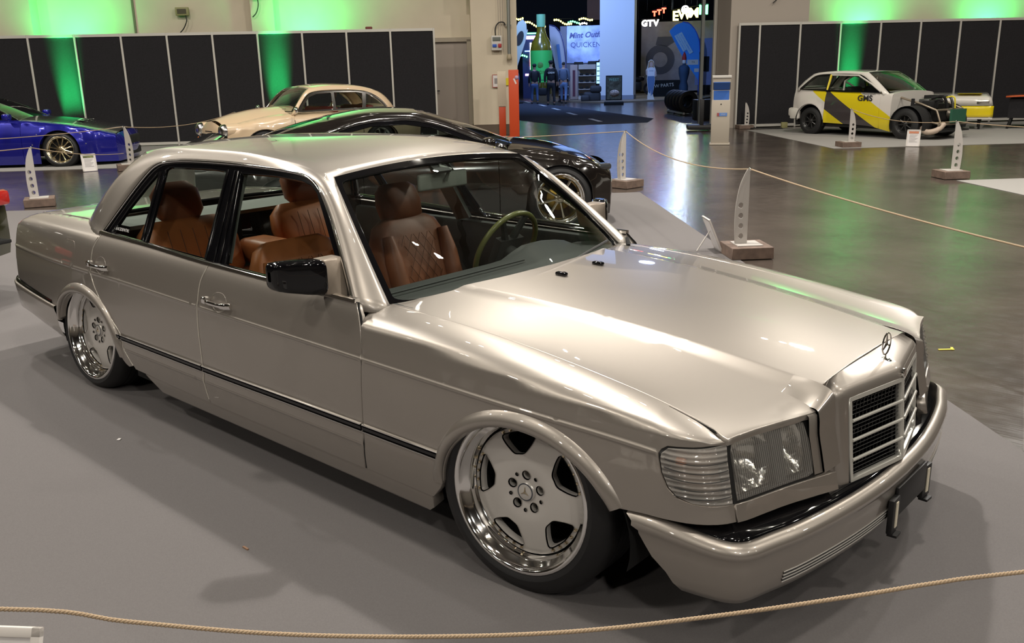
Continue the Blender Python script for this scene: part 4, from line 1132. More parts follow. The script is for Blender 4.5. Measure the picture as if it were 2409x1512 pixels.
# --- wheels
def wheel(parent, loc, toe, cam_, side, rl, rt, width, mats=None, style='dish', name='wheel'):
    w = bpy.data.objects.new(name, None); w.empty_display_size = 0.1; link(w, parent)
    return w
def wheel_part(name, v, f, m, w, M, sharp=0.6, **kw):
    o = mesh_obj(name, xform(v, M), f, m, w, sharp=sharp, **kw); return o
def build_wheel(parent, loc, toe, camb, side, rl, rt, width=0.25, face=M_rimsilver, lip=M_pol, style='dish', nseg=64):
    """side=-1: outer face towards -y. toe turns about z, camb tips the top inwards"""
    M = Matrix.Translation(loc) @ Matrix.Rotation(toe, 4, 'Z') @ Matrix.Rotation(-camb*(-side), 4, 'X')
    if side > 0: M = M @ Matrix.Rotation(PI, 4, 'Z')
    k = rl/0.256
    # tyre: y=0 is the lip plane, +y inboard
    tp = [(rl*0.985, 0.004), (rl+0.004, -0.002), (rl+0.02*k, -0.006), (rl+(rt-rl)*0.55, 0.004), (rt-0.010, 0.022), (rt-0.002, 0.036), (rt, 0.055), (rt, width-0.04), (rt-0.012, width-0.01), (rl+0.01, width+0.005), (rl-0.01, width)]
    v, f = lathe_data(tp, nseg); ty = wheel_part('wheel', v, f, M_tyre, parent, M)
    bands = []
    for y in (0.075, 0.105, 0.135, 0.165):
        bands.append(lathe_data([(rt+0.0008, y), (rt+0.0008, y+0.005)], nseg))
    v, f = join(bands); wheel_part('tread_groove', v, f, M_under, ty, M)
    # rim barrel with stepped lip
    bp_ = [(rl+0.002, 0.010), (rl+0.003, 0.002), (rl, -0.004), (rl-0.010*k, -0.004), (rl-0.016*k, 0.004), (rl-0.020*k, 0.020), (rl-0.034*k, 0.026), (rl-0.038*k, 0.040), (rl-0.042*k, 0.058), (rl-0.050*k, 0.062), (rl-0.052*k, 0.075)]
    v, f = lathe_data(bp_, nseg); wheel_part('rim_lip', v, f, lip, ty, M, sharp=1.2)
    v, f = lathe_data([(rl-0.052*k, 0.075), (rl-0.06*k, 0.10), (rl-0.06*k, width-0.02), (0.05, width-0.02)], 40); wheel_part('rim_barrel', v, f, M_under, ty, M)
    R = rl-0.047*k
    if style == 'dish':
        def dep(r): return 0.060-0.020*max(0, 1-(r/R)**2)**0.8+0.010*math.exp(-(r/(0.35*R))**4)
        out = [(R*math.cos(a), R*math.sin(a)) for a in np.linspace(0, 2*PI, 72, endpoint=False)]
        holes = []; 
        for q in range(5):
            c = PI/2+0.22+q*2*PI/5; H = []
            ro, ri, wo, wi = 0.905*R, 0.60*R, 0.34, 0.235
            raw = [(ro, -wo), (ro*1.005, -wo*0.5), (ro*1.008, 0), (ro*1.005, wo*0.5), (ro, wo), (0.80*R, wo*0.95), (0.69*R, wi*1.05), (ri*1.02, wi*0.62), (ri, 0), (ri*1.02, -wi*0.62), (0.69*R, -wi*1.05), (0.80*R, -wo*0.95)]
            raw = [(r*math.cos(c+a), r*math.sin(c+a)) for r, a in raw]
            holes.append([tuple(p) for p in catmull(raw, 3, closed=True)])
        lug = []
        for q in range(5):
            c = PI/2+q*2*PI/5; lug.append([(0.056*k*math.cos(c)+0.0135*k*math.cos(a), 0.056*k*math.sin(c)+0.0135*k*math.sin(a)) for a in np.linspace(0, 2*PI, 12, endpoint=False)])
            c = PI/2+(q+0.5)*2*PI/5; lug.append([(0.062*k*math.cos(c)+0.004*math.cos(a), 0.062*k*math.sin(c)+0.004*math.sin(a)) for a in np.linspace(0, 2*PI, 6, endpoint=False)])
        def S(u, v):
            r = math.hypot(u, v); d = dep(r)
            # openings have a soft sunk edge
            return (u, d, v)
        vv, ff, nn = patch_data(out, S, step=0.017, holes=holes+lug, th=0.028, bevel=-0.003, flip=False)
        N3 = M.to_3x3()
        fc = mesh_obj('wheel_face', xform(vv, M), ff, face, ty, normals=[tuple(N3 @ Vector(n)) for n in nn])
        # bolts, five per opening
        bv = []
        for q in range(5):
            for j in range(5):
                a = PI/2+0.22+q*2*PI/5+(j-2)*0.155; r = R*0.955
                v, f = lathe_data([(0.0, -0.009), (0.0035, -0.009), (0.0055, -0.004), (0.0055, 0.0)], 8)
                bv = [(x+r*math.cos(a), y+0.0585, z+r*math.sin(a)) for x, y, z in v]
                wheel_part('rim_bolt', bv, f, M_alu, fc, M)
        v, f = lathe_data([(0.0, -0.004), (0.024*k, -0.004), (0.030*k, 0.0), (0.033*k, 0.004), (0.033*k, 0.02)], 32); v = [(x, y+0.043, z) for x, y, z in v]
        cap = wheel_part('hub_cap', v, f, M_rimsilver, fc, M)
        v, f = lathe_data([(0.0295*k, 0), (0.0205*k, -0.0012), (0.0205*k, 0.001)], 32); v = [(x, y+0.0405, z) for x, y, z in v]
        wheel_part('cap_ring', v, f, mat('cap_dark', (0.05, 0.055, 0.07), 0.3), cap, M)
        pr = [tube_data([(0, 0.037, 0), (0.017*k*math.cos(a), 0.0385, 0.017*k*math.sin(a))], [0.003, 0.0008], 5) for a in (PI/2, PI/2+2*PI/3, PI/2-2*PI/3)]
        v, f = join(pr); wheel_part('cap_star', v, f, M_alu, cap, M)
    elif style in ('mesh', 'spoke', 'steel', 'disc'):
        pr = []
        if style == 'mesh':
            for q in range(12):
                a0 = q*2*PI/12
                for d in (-1, 1):
                    pr.append(tube_data([(0.045*math.cos(a0), 0.055, 0.045*math.sin(a0)), (R*math.cos(a0+d*0.30), 0.062, R*math.sin(a0+d*0.30))], 0.0075, 5))
        elif style == 'spoke':
            for q in range(8):
                a0 = q*2*PI/8+0.2; pr.append(tube_data([(0.03*math.cos(a0), 0.05, 0.03*math.sin(a0)), (R*math.cos(a0), 0.062, R*math.sin(a0))], [0.012, 0.016], 6))
        else:
            for q in range(8):
                a0 = q*2*PI/8; pr.append(tube_data([(0.05*math.cos(a0), 0.05, 0.05*math.sin(a0)), (R*math.cos(a0), 0.07, R*math.sin(a0))], [0.02, 0.03], 6))
        pr.append([*lathe_data([(0.0, 0.03), (0.035, 0.032), (0.055, 0.05), (0.055, 0.075)], 24)])
        v, f = join(pr); fc = wheel_part('wheel_spokes', v, f, face, ty, M)
        v, f = lathe_data([(0.0, 0.11), (R, 0.11)], 32); wheel_part('brake_disc', v, f, M_under, ty, M)
        v, f = lathe_data([(0.0, 0.020), (0.02, 0.022), (0.028, 0.032)], 16); wheel_part('hub_cap', v, f, face, ty, M)
    return ty
build_wheel(car, (-0.022, -0.869, 0.332), 0.088, 0.065, -1, 0.256, 0.333)
build_wheel(car, (-3.066, -0.853, 0.314), 0.040, 0.090, -1, 0.258, 0.3155)
build_wheel(car, (-0.015, 0.869, 0.332), 0.088, 0.065, 1, 0.256, 0.333)
build_wheel(car, (-3.066, 0.853, 0.314), -0.040, 0.090, 1, 0.258, 0.3155)

# --- interior
def cushion(name, secs, m, parent, e=0.5, n=20, caps=True):
    """secs: list of (centre, half a vector, half b vector)"""
    G = []
    for c, a, b in secs:
        c, a, b = map(np.array, (c, a, b)); row = []
        for t in np.linspace(0, 2*PI, n, endpoint=False):
            q, s_ = math.cos(t), math.sin(t); row.append(tuple(c+a*math.copysign(abs(q)**e, q)+b*math.copysign(abs(s_)**e, s_)))
        G.append(row)
    v, f = grid_data(G, False, True); f += [tuple(range(n)), tuple(range(len(v)-n, len(v)))[::-1]]
    o = mesh_obj(name, v, f, m, parent, sharp=1.3); bm = bmesh.new(); bm.from_mesh(o.data); bmesh.ops.recalc_face_normals(bm, faces=bm.faces); bm.to_mesh(o.data); bm.free()
    return o
def seat(x, y, m, hr=True, dzz=-0.085):
    sb = cushion('seat', [((x-0.02, y, 0.40+dzz), (0.22, 0, 0), (0, 0.20, 0)), ((x-0.02, y, 0.43+dzz), (0.255, 0, 0), (0, 0.245, 0)), ((x-0.02, y, 0.50+dzz), (0.26, 0, 0.02), (0, 0.25, 0)), ((x-0.02, y, 0.53+dzz), (0.22, 0, 0.02), (0, 0.21, 0))], m, car)
    # backrest leaning back
    ax = np.array([-0.30, 0, 0.95]); b0 = np.array([x-0.24, y, 0.46+dzz])
    secs = []
    for h, hw, hd in ((0.0, 0.21, 0.05), (0.04, 0.245, 0.075), (0.25, 0.25, 0.075), (0.42, 0.235, 0.065), (0.49, 0.20, 0.055), (0.52, 0.15, 0.035)):
        secs.append((b0+ax*h, (0, hw, 0), (0.95*hd, 0, 0.3*hd)))
    bk = cushion('seat_back', secs, m, sb)
    # side bolsters
    for s_ in (-1, 1):
        tube('bolster', [b0+ax*h+np.array([0.075, s_*0.19, 0.02]) for h in (0.03, 0.15, 0.3, 0.43)], [0.035, 0.05, 0.048, 0.028], m, sb, n=10, up=(1, 0, 0))
    # diamond stitching
    st = []
    for d in (-1, 1):
        for k in range(-5, 8):
            pts = []
            for h in np.linspace(0.05, 0.42, 8):
                yy = (k*0.055+d*(h-0.2)*0.6)
                if abs(yy) < 0.12: pts.append(b0+ax*h+np.array([0.076, yy, 0.022]))
            if len(pts) > 1: st.append(tube_data(pts, 0.0014, 4, up=(1, 0, 0)))
    v, f = join(st); mesh_obj('stitching', v, f, mat('stitch', (0.12, 0.045, 0.02), 0.6), bk)
    if hr:
        h0 = b0+ax*0.60
        cushion('headrest', [(h0-ax*0.10, (0, 0.10, 0), (0.03, 0, 0.01)), (h0-ax*0.075, (0, 0.128, 0), (0.055, 0, 0.02)), (h0, (0, 0.138, 0), (0.06, 0, 0.02)), (h0+ax*0.07, (0, 0.125, 0), (0.05, 0, 0.02)), (h0+ax*0.10, (0, 0.095, 0), (0.028, 0, 0.01))], m, sb, e=0.7)
        for s_ in (-1, 1): tube('headrest_post', [h0-ax*0.16+np.array([0, s_*0.05, 0]), h0-ax*0.05+np.array([0, s_*0.05, 0])], 0.006, M_chrome, sb)
    return sb
seat(-1.47, -0.37, M_leather, hr=False); seat(-1.50, 0.35, M_leather2)
# rear bench
rbn = cushion('rear_bench', [((-2.52, 0, 0.40), (0.24, 0, 0), (0, 0.66, 0)), ((-2.52, 0, 0.44), (0.28, 0, 0), (0, 0.68, 0)), ((-2.50, 0, 0.56), (0.27, 0, 0.03), (0, 0.68, 0)), ((-2.50, 0, 0.60), (0.23, 0, 0.02), (0, 0.64, 0))], M_leather, car, e=0.35)
for y in (-0.40, 0.40):
    secs = []; ax = np.array([-0.36, 0, 0.93]); b0 = np.array([-2.68, y, 0.56])
    for h, hw, hd in ((0, 0.24, 0.04), (0.04, 0.27, 0.07), (0.2, 0.275, 0.075), (0.29, 0.26, 0.065), (0.34, 0.21, 0.03)): secs.append((b0+ax*h, (0, hw, 0), (0.93*hd, 0, 0.36*hd)))
    bk = cushion('rear_backrest', secs, M_leather, rbn)
    for k in range(5):
        yy = y-0.14+0.07*k; tube('pleat', [b0+ax*h+np.array([0.075, yy-y, 0.03]) for h in (0.03, 0.15, 0.27)], 0.002, MATS['stitch'], bk, n=4, up=(1, 0, 0))
    h0 = b0+ax*0.44
    cushion('rear_headrest', [(h0-ax*0.10, (0, 0.10, 0), (0.03, 0, 0.01)), (h0-ax*0.06, (0, 0.13, 0), (0.05, 0, 0.02)), (h0+ax*0.05, (0, 0.13, 0), (0.05, 0, 0.02)), (h0+ax*0.10, (0, 0.09, 0), (0.02, 0, 0.01))], M_leather2, rbn, e=0.6)
box('armrest', (-2.60, 0, 0.66), (0.40, 0.20, 0.14), M_leather, rbn, bev=0.04, seg=3)
box('parcel_shelf', (-3.05, 0, 0.855), (0.34, 1.30, 0.02), M_grey_in, car)
# dashboard
ds = []
for y in np.linspace(-0.70, 0.70, 21):
    k = math.exp(-((y-0.36)/0.17)**4)*0.05
    ds.append([(-0.66, y, 0.80), (-0.80, y, 0.800+k*0.3), (-0.92, y, 0.798+k), (-1.0, y, 0.785+k), (-1.03, y, 0.74+k), (-1.0, y, 0.62), (-0.95, y, 0.45)])
grid('dashboard', ds, M_dashb, car, sharp=0.8)
tube('dash_line', [(-0.845, y, 0.812) for y in (-0.68, 0.12)], 0.004, M_inner, car)
box('door_trim', (-1.85, -0.775, 0.60), (1.9, 0.05, 0.42), M_inner, car, bev=0.02)
box('door_trim', (-1.85, 0.775, 0.60), (1.9, 0.05, 0.42), M_inner, car, bev=0.02)
box('console', (-1.35, 0, 0.42), (0.9, 0.22, 0.22), M_inner, car, bev=0.03)
for s_ in (-1, 1):
    v, f = sweep_data([(-1.83, s_*0.745, 0.82), (-1.87, s_*0.665, 1.0), (-1.905, s_*0.575, 1.19)], [(-0.05, -0.012), (0.05, -0.012), (0.05, 0.012), (-0.05, 0.012)], up=(0, 1, 0)); mesh_obj('pillar_trim', v, f, M_grey_in, car, sharp=0.5)
# steering wheel
swc = Matrix.Translation((-1.16, 0.35, 0.785)) @ Matrix.Rotation(-1.15, 4, 'Y')
M_olive = mat('wheel_rim_green', (0.16, 0.17, 0.05), 0.3, coat=0.6)
v, f = tube_data([(0.195*math.cos(a), 0.195*math.sin(a), 0) for a in np.linspace(0, 2*PI, 48, endpoint=False)], 0.0135, 10, closed=True)
sw = mesh_obj('steering_wheel', xform(v, swc), f, M_olive, car)
pr = [box_data((0, 0, 0.0), (0.13, 0.16, 0.04))]
for a in (0.35, PI-0.35, PI+0.5, -0.5): pr.append(tube_data([(0.05*math.cos(a), 0.05*math.sin(a), 0), (0.19*math.cos(a), 0.19*math.sin(a), 0)], [0.02, 0.014], 6))
v, f = join(pr); o = mesh_obj('steering_hub', xform(v, swc), f, M_inner, sw, smooth=False)
tube('steering_column', [tuple(swc @ Vector((0, 0, 0))), (-0.95, 0.37, 0.68)], 0.035, M_inner, sw)
# interior mirror
im = np.array(WS(0.5, 0.83))+np.array([-0.115, 0.045, -0.035])
rm = box('interior_mirror', im, (0.022, 0.30, 0.075), mat('mirror_back', (0.25, 0.28, 0.25), 0.5), car, bev=0.014, seg=3)
tube('mirror_stalk', [tuple(im+np.array([0.02, 0, 0])), tuple(im+np.array([0.04, 0.01, 0.05])), tuple(np.array(WS(0.5, 0.93))-np.array([0.02, 0, 0.01]))], 0.011, MATS['mirror_back'], rm)
# headliner
grid('headliner', [[(x, y, min(z, zr(x)-0.09*y*y)-0.03) for x, y, z in r] for r in [[p for p in row] for row in top]], mat('headliner', (0.10, 0.10, 0.09), 0.9), car)
# sticker on the quarter window
st_ = text_obj('window_sticker', 'RACIDENTAL', 0.022, mat('sticker_white', (0.6, 0.6, 0.6), 0.6), car, (-2.700, -(gside(0.885)-0.0115), 0.885), (PI/2-0.51, 0, 0), ext=0.0003, sx=1.05, bold=0.0002)
# ------------------------------------------------------------------ generic car body from its own measurements
def greenhouse(t, spec, paint, gmat, frame_m, chrome_m):
    y0, z0, sl = spec['gside']
    gs = lambda z: y0-sl*(z-z0)
    D = catmull(spec['dlo'], 4); zrf = pchip(*zip(*spec['roof']))
    k2 = spec.get('crown', 0.09)
    xa, xc = spec['split']; nA, nR, nC, NB = 9, 14, 9, 6
    dl = D[::-1]
    A1 = resample([tuple(p) for p in dl if p[0] >= xa-0.03], n=nA); R1 = resample([tuple(p) for p in dl if xc-0.03 <= p[0] <= xa+0.03], n=nR); C1 = resample([tuple(p) for p in dl if p[0] <= xc+0.03], n=nC)
    A1[-1] = R1[0]; C1[0] = R1[-1]
    wsb, blb = spec['ws_base'], spec['bl_base']; (xw, yw), (xb, yb) = spec['ws_top'], spec['bl_top']
    WST_ = (xw, -yw, zrf(xw)-k2*yw*yw); BLT_ = (xb, -yb, zrf(xb)-k2*yb*yb)
    bo = spec.get('bow', 0.02)
    A2 = [lerp3(wsb, WST_, q, (0.0, -0.01, bo)) for q in np.linspace(0, 1, nA)]
    C2 = [lerp3(BLT_, blb, q, (0.0, -0.01, bo)) for q in np.linspace(0, 1, nC)]
    R2 = []
    for x in np.linspace(xw, xb, nR):
        q = (x-xw)/(xb-xw); yy = yw+(yb-yw)*q; R2.append((x, -yy, zrf(x)-k2*yy*yy))
    c1 = [(x, -(gs(z)+0.003), z) for x, z in list(A1)+list(R1[1:])+list(C1[1:])]; c2 = A2+R2[1:]+C2[1:]
    rows = []
    for k, (p, q) in enumerate(zip(c1, c2)):
        p = np.array(p); q = np.array(q)
        if nA <= k < nA+nR-1: ctrl = np.array([(p[0]+q[0])/2, p[1]+0.02, q[2]-0.002])
        else: ctrl = (p+q)/2+np.array([0.0, -0.02, 0.015])
        rows.append([tuple(p*(1-s)**2+2*ctrl*s*(1-s)+q*s*s) for s in np.linspace(0, 1, NB)])
    Rr = np.array(rows); ft = Rr[0]+np.array([0.04, 0, -0.06]); fb = Rr[-1]+np.array([-0.02, 0, -0.06]); Rr = np.concatenate([ft[None], Rr, fb[None]])
    top = []
    for k in range(nR):
        q = R2[k]; top.append([(q[0]-(0.02 if k == 0 else 0)*(1-(y/q[1])**2), y, zrf(q[0])-k2*y*y) for y in np.linspace(q[1], -q[1], 11)])
    v, f = join([grid_data(Rr), grid_data((Rr*np.array([1, -1, 1]))[:, ::-1]), grid_data(top)])
    o = mesh_obj('roof', v, f, spec.get('roof_m', paint), t); bm = bmesh.new(); bm.from_mesh(o.data); bmesh.ops.remove_doubles(bm, verts=bm.verts, dist=0.001); bmesh.ops.recalc_face_normals(bm, faces=bm.faces); bm.to_mesh(o.data); bm.free()
    up = sum(p.normal.z for p in o.data.polygons) > 0
    md = o.modifiers.new('th', 'SOLIDIFY'); md.thickness = 0.02; md.offset = -1 if up else 1
    # side windows
    base = spec['belt_pts']
    outl = [tuple(p) for p in D]+base
    for sg in (-1, 1):
        S = lambda x, z, sg=sg: (x, sg*(gs(z)-0.004), z)
        patch('window_frame', outl[::-1], S, frame_m, t, flip=sg > 0, step=0.12, th=0.015, holes=spec['windows'])
        for w in spec['windows']: patch('side_window', w, lambda x, z, sg=sg: (x, sg*(gs(z)-0.012), z), gmat, t, flip=sg > 0, step=0.15, th=0)
        if chrome_m is not None: tube('window_trim', [(x, sg*(gs(z)+0.004), z) for x, z in D], 0.009, chrome_m, t, n=6, up=(0, 1, 0))
    bow = spec.get('ws_bow', 0.12)
    bot = [(wsb[0]+bow*(1-(y/wsb[1])**2), y, wsb[2]) for y in np.linspace(wsb[1], -wsb[1], 11)]
    L = [A2[k] for k in range(nA)]; Rg = [(p[0], -p[1], p[2]) for p in L]
    WGd = coons(bot, top[0], L, Rg, 17, 9); S = interp_grid(WGd)
    patch('windscreen', [(0.03, 0.03), (0.97, 0.03), (0.97, 0.95), (0.03, 0.95)], lambda u, v: tuple(np.array(S(u, v))-np.array([0.004, 0, 0.006])), gmat, t, step=0.1, th=0)
    patch('windscreen_seal', [(0, 0), (1, 0), (1, 1), (0, 1)], S, frame_m, t, step=0.1, th=0.01, holes=[[(0.03, 0.03), (0.97, 0.03), (0.97, 0.95), (0.03, 0.95)]])
    bb = [(blb[0]-0.05*(1-(y/blb[1])**2), y, blb[2]) for y in np.linspace(blb[1], -blb[1], 11)]
    L = [C2[k] for k in range(nC)][::-1]; Rg = [(p[0], -p[1], p[2]) for p in L]
    B = interp_grid(coons(bb, top[-1], L, Rg, 13, 7))
    patch('rear_window', [(0.04, 0.04), (0.96, 0.04), (0.96, 0.95), (0.04, 0.95)], lambda u, v: tuple(np.array(B(u, v))-np.array([-0.004, 0, 0.006])), gmat, t, flip=True, step=0.12, th=0)
    patch('rear_window_seal', [(0, 0), (1, 0), (1, 1), (0, 1)], B, frame_m, t, flip=True, step=0.12, th=0.01, holes=[[(0.04, 0.04), (0.96, 0.04), (0.96, 0.95), (0.04, 0.95)]])
    return S
def body(t, spec, paint):
    """lower body: side panels with wheel openings, bonnet and boot decks, end faces"""
    Yp = pchip(*zip(*spec['y'])); topf = pchip(*zip(*spec['top'])); plan = pchip(*zip(*spec['plan']))
    rb, yin = spec.get('roll', 0.05), spec.get('yin', 0.12)
    def yfx(x, z): 
        v = Yp(z)*plan(x)
        for (cx, cz, a, b) in spec['arch']:
            q = math.hypot((x-cx)/(a+0.10), (z-cz)/(b+0.10))
            if q < 1 and z > cz-0.1: v += spec.get('flare', 0.02)*min(1, (1-q)*3)
        return v
    def S(x, q):
        z0 = topf(x)-rb
        if q <= z0: return (x, -yfx(x, q), q)
        a = min((q-z0)/0.1, 1.0)*PI/2; z = z0+rb*math.sin(a); w = yfx(x, z0); yi = w-yin
        return (x, -(yi+(w-yi)*math.cos(a)), z)
    tq = lambda x: topf(x)-rb+0.1
    zb = spec['bot']
    zbf = pchip(*zip(*zb))
    for (nm, x0, x1, mt) in spec['panels']:
        # bottom run with arches
        P = [(x, tq(x)) for x in np.linspace(x1, x0, 10)]
        bt = []; x = x0
        xs = np.linspace(x0, x1, 60)
        for x in xs:
            z = zbf(x)
            for (cx, cz, a, b) in spec['arch']:
                d = 1-((x-cx)/a)**2
                if d > 0: z = max(z, cz+b*math.sqrt(d))
            bt.append((x, z))
        # insert vertical edges at arch ends
        poly = P+bt
        for sg in (-1, 1):
            SS = S if sg < 0 else mirrored(S)
            patch(nm, poly[::-1] if False else poly, SS, mt or paint, t, flip=sg > 0, step=0.07, th=0.02)
            # dark gap
    for xg in spec.get('gaps', []):
        for sg in (-1, 1):
            tube('door_gap', [(xg, sg*(yfx(xg, z)+0.001), z) for z in np.linspace(zbf(xg)+0.02, topf(xg)-rb, 10)], 0.006, M_under, t, n=5, up=(0, 1, 0))
    def dk(x, y):
        w = S(x, tq(x))[1]; c = spec.get('hcrown', 0.05)
        return (x, y, topf(x)+c*(1-(y/w)**2))
    for nm, x0, x1, mt in spec['decks']:
        xs = np.linspace(x0, x1, 12)
        o = [(x, -(-S(x, tq(x))[1]-0.002)) for x in xs]+[(x, (-S(x, tq(x))[1]-0.002)) for x in xs[::-1]]
        patch(nm, o, dk, mt or paint, t, step=0.1, th=0.01)
    # end faces
    for end, sgn, rnd in (('front_face', 1, spec.get('fr', 0.14)), ('rear_face', -1, spec.get('rr', 0.08))):
        xe = spec['ends'][0] if sgn > 0 else spec['ends'][1]
        G = []
        zt = topf(xe); zlo = zbf(xe)
        for zq in np.linspace(0, 1, 10):
            row = []; z = zlo+(zt-zlo)*zq
            for u in np.linspace(-1, 1, 17):
                w = yfx(xe, min(z, zt-rb)); 
                if z > zt-rb: w -= yin*(1-math.sqrt(max(0, 1-((z-zt+rb)/rb)**2)))
                bulge = rnd*(1-abs(u)**2.6)*(math.sin(PI*min(1, max(0.0, 0.12+0.80*zq)))**0.6)
                cz = spec.get('hcrown', 0.05)*(1-u*u)*max(0, (zq-0.6)/0.4)
                row.append((xe+sgn*bulge, w*u, z+cz))
            G.append(row if sgn > 0 else row[::-1])
        grid(end, G, paint, t)
    for (cx, cz, a, b) in spec['arch']:
        for sg in (-1, 1):
            Gd = [[(cx+(a+0.01)*math.cos(q), sg*0.80*plan(cx), cz+(b+0.01)*math.sin(q)), (cx+(a+0.01)*math.cos(q), sg*0.45, cz+(b+0.01)*math.sin(q)), (cx, sg*0.45, cz-0.1)] for q in np.linspace(-0.3, PI+0.3, 16)]
            grid('wheel_housing', Gd, M_under, t)
    xr_, xf_ = spec['ends'][1], spec['ends'][0]; ars = sorted(spec['arch'], key=lambda q: q[0])
    box('underbody', ((xr_+xf_)/2, 0, 0.24), (xf_-xr_-0.1, 0.86, 0.16), M_under, t)
    box('cabin_floor', ((ars[0][0]+ars[1][0])/2, 0, 0.25), (ars[1][0]-ars[0][0]-ars[0][2]-ars[1][2]-0.05, 1.40, 0.12), M_under, t)
    return yfx, S, dk
def rz_h(h): return math.atan2(h[1], h[0])
rr_ = lambda x0, z0, x1, z1, r=0.04: rrect(x0, z0, x1, z1, r, 3)

# ---------------- blue tuned coupe, far left
P_blue = mat('deep_blue_paint', (0.012, 0.014, 0.30), 0.22, 0.45, coat=1.0)
M_carbon = mat('carbon_bonnet', (0.035, 0.036, 0.034), 0.18, 0.2, coat=1.0, noise=0.3, nscale=120)
hb_ = 0.85
blue = thing('coupe_car', 'deep blue widebody coupe with dark carbon bonnet and gold mesh wheel at the left edge', 'car', (0, 0, 0), hb_)
ch, sh = math.cos(hb_), math.sin(hb_)
fw = np.array([-15.76, 4.24]); org = fw+0.90*np.array([-sh, ch]); blue.location = (org[0], org[1], 0)
bs = dict(y=[(0.05, 0.90), (0.25, 0.94), (0.45, 0.95), (0.60, 0.93), (0.75, 0.89), (0.9, 0.84)], plan=[(-3.7, 0.88), (-2.7, 1.0), (-1.4, 0.97), (0, 1.0), (0.55, 0.97), (0.95, 0.80)],
          top=[(-3.7, 0.86), (-2.6, 0.92), (-0.8, 0.86), (0.0, 0.78), (0.6, 0.66), (0.95, 0.56)], bot=[(-3.7, 0.12), (-1, 0.06), (0.5, 0.07), (0.95, 0.06)],
          arch=[(0, 0.31, 0.36, 0.36), (-2.66, 0.31, 0.36, 0.36)], panels=[('rear_quarter', -3.7, -1.95, None), ('door', -1.94, -0.66, None), ('front_wing', -0.65, 0.95, None)],
          decks=[('bonnet', -0.85, 0.93, M_carbon), ('boot_lid', -3.68, -2.9, None)], ends=(0.95, -3.7), flare=0.05, fr=0.12, hcrown=0.05)
yfb, Sb, dkb = body(blue, bs, P_blue)
bg = dict(gside=(0.80, 0.84, 0.62), dlo=[(-2.70, 0.92), (-2.35, 1.12), (-2.0, 1.20), (-1.6, 1.21), (-1.35, 1.16), (-0.95, 0.98), (-0.72, 0.87)], split=(-1.45, -2.15), roof=[(-2.6, 1.15), (-2.2, 1.25), (-1.8, 1.28), (-1.4, 1.24)],
          ws_base=(-0.68, -0.74, 0.84), ws_top=(-1.42, 0.52), bl_top=(-2.4, 0.50), bl_base=(-3.1, -0.68, 0.90), belt_pts=[(-0.8, 0.86), (-1.5, 0.87), (-2.6, 0.90)],
          windows=[[(-2.42, 0.92), (-1.95, 0.90), (-1.98, 1.17), (-2.15, 1.14)], [(-1.90, 0.90), (-0.92, 0.88), (-1.02, 0.97), (-1.38, 1.13), (-1.62, 1.17), (-1.93, 1.17)]], roof_m=M_carbon, ws_bow=0.18)
greenhouse(blue, bg, P_blue, G_dark, P_black, None)
for sg in (-1, 1):
    hl = [(0.62+0.30*u, sg*(0.44+0.30*(1-u)), 0) for u in (0, 1)]
    G = [[(0.60+0.37*u-0.02*v_, sg*(yfb(0.60, 0.5)*(0.93-0.42*u*u)+0.012), 0.50+0.085*v_+0.015*(1-u)) for v_ in np.linspace(0, 1, 4)] for u in np.linspace(0, 1, 10)]
    lamp = grid('headlamp', G if sg > 0 else [r[::-1] for r in G], mat('dark_lamp_glass', (0.05, 0.055, 0.06), 0.08, coat=1.0), blue)
    for u, r in ((0.25, 0.035), (0.6, 0.03)):
        c = (0.62+0.37*u, sg*(yfb(0.6, 0.5)*(0.93-0.42*u*u)+0.004), 0.545)
        v, f = lathe_data([(0, -0.015), (r*0.6, -0.012), (r, 0)], 12); v = xform(v, Matrix.Translation(c) @ Matrix.Rotation(sg*0.5+ (PI if sg > 0 else 0), 4, 'Z')); mesh_obj('lamp_lens', v, f, M_refl, lamp)
box('grille', (1.055, 0, 0.42), (0.06, 0.72, 0.16), M_under, blue, bev=0.02)
box('air_intake', (1.03, 0, 0.20), (0.06, 0.9, 0.13), M_under, blue, bev=0.02)
for k in range(-1, 2): box('bonnet_vent', (0.1+0.0*k, 0.30*k, 0.795), (0.40, 0.12, 0.012), M_carbon, blue, bev=0.005)
box('door_mirror', (-0.82, -0.98, 0.92), (0.13, 0.20, 0.12), P_blue, blue, bev=0.04); box('door_mirror', (-0.82, 0.98, 0.92), (0.13, 0.20, 0.12), P_blue, blue, bev=0.04)
for y in (-0.35, 0.05): tube('wiper', [(-0.60, y, 0.855), (-0.72, y+0.5, 0.885)], 0.009, M_rubber, blue)
box('seat', (-1.9, -0.35, 0.62), (0.16, 0.45, 0.62), mat('white_seat', (0.5, 0.48, 0.45), 0.6), blue, bev=0.05)
box('seat', (-1.9, 0.35, 0.62), (0.16, 0.45, 0.62), mat('white_seat', (0.5, 0.48, 0.45), 0.6), blue, bev=0.05)
for k in range(7): # rivets of the bolted-on arches
    a = PI*(k+0.5)/7; x, z = 0.48*math.cos(a), 0.31+0.46*math.sin(a)
    if z < 0.72: box('arch_rivet', (x, -(yfb(x, z)+0.004), z), (0.016, 0.01, 0.016), M_chrome, blue)
M_goldrim = mat('gold_rim', (0.62, 0.52, 0.33), 0.25, 1.0); M_champ = mat('champagne_lip', (0.75, 0.70, 0.58), 0.12, 1.0)
for x in (0, -2.66):
    for sg in (-1, 1): build_wheel(blue, (x, sg*0.955, 0.315), 0.0, 0.07, sg, 0.245, 0.32, 0.26, face=M_goldrim, lip=M_champ, style='mesh', nseg=40)

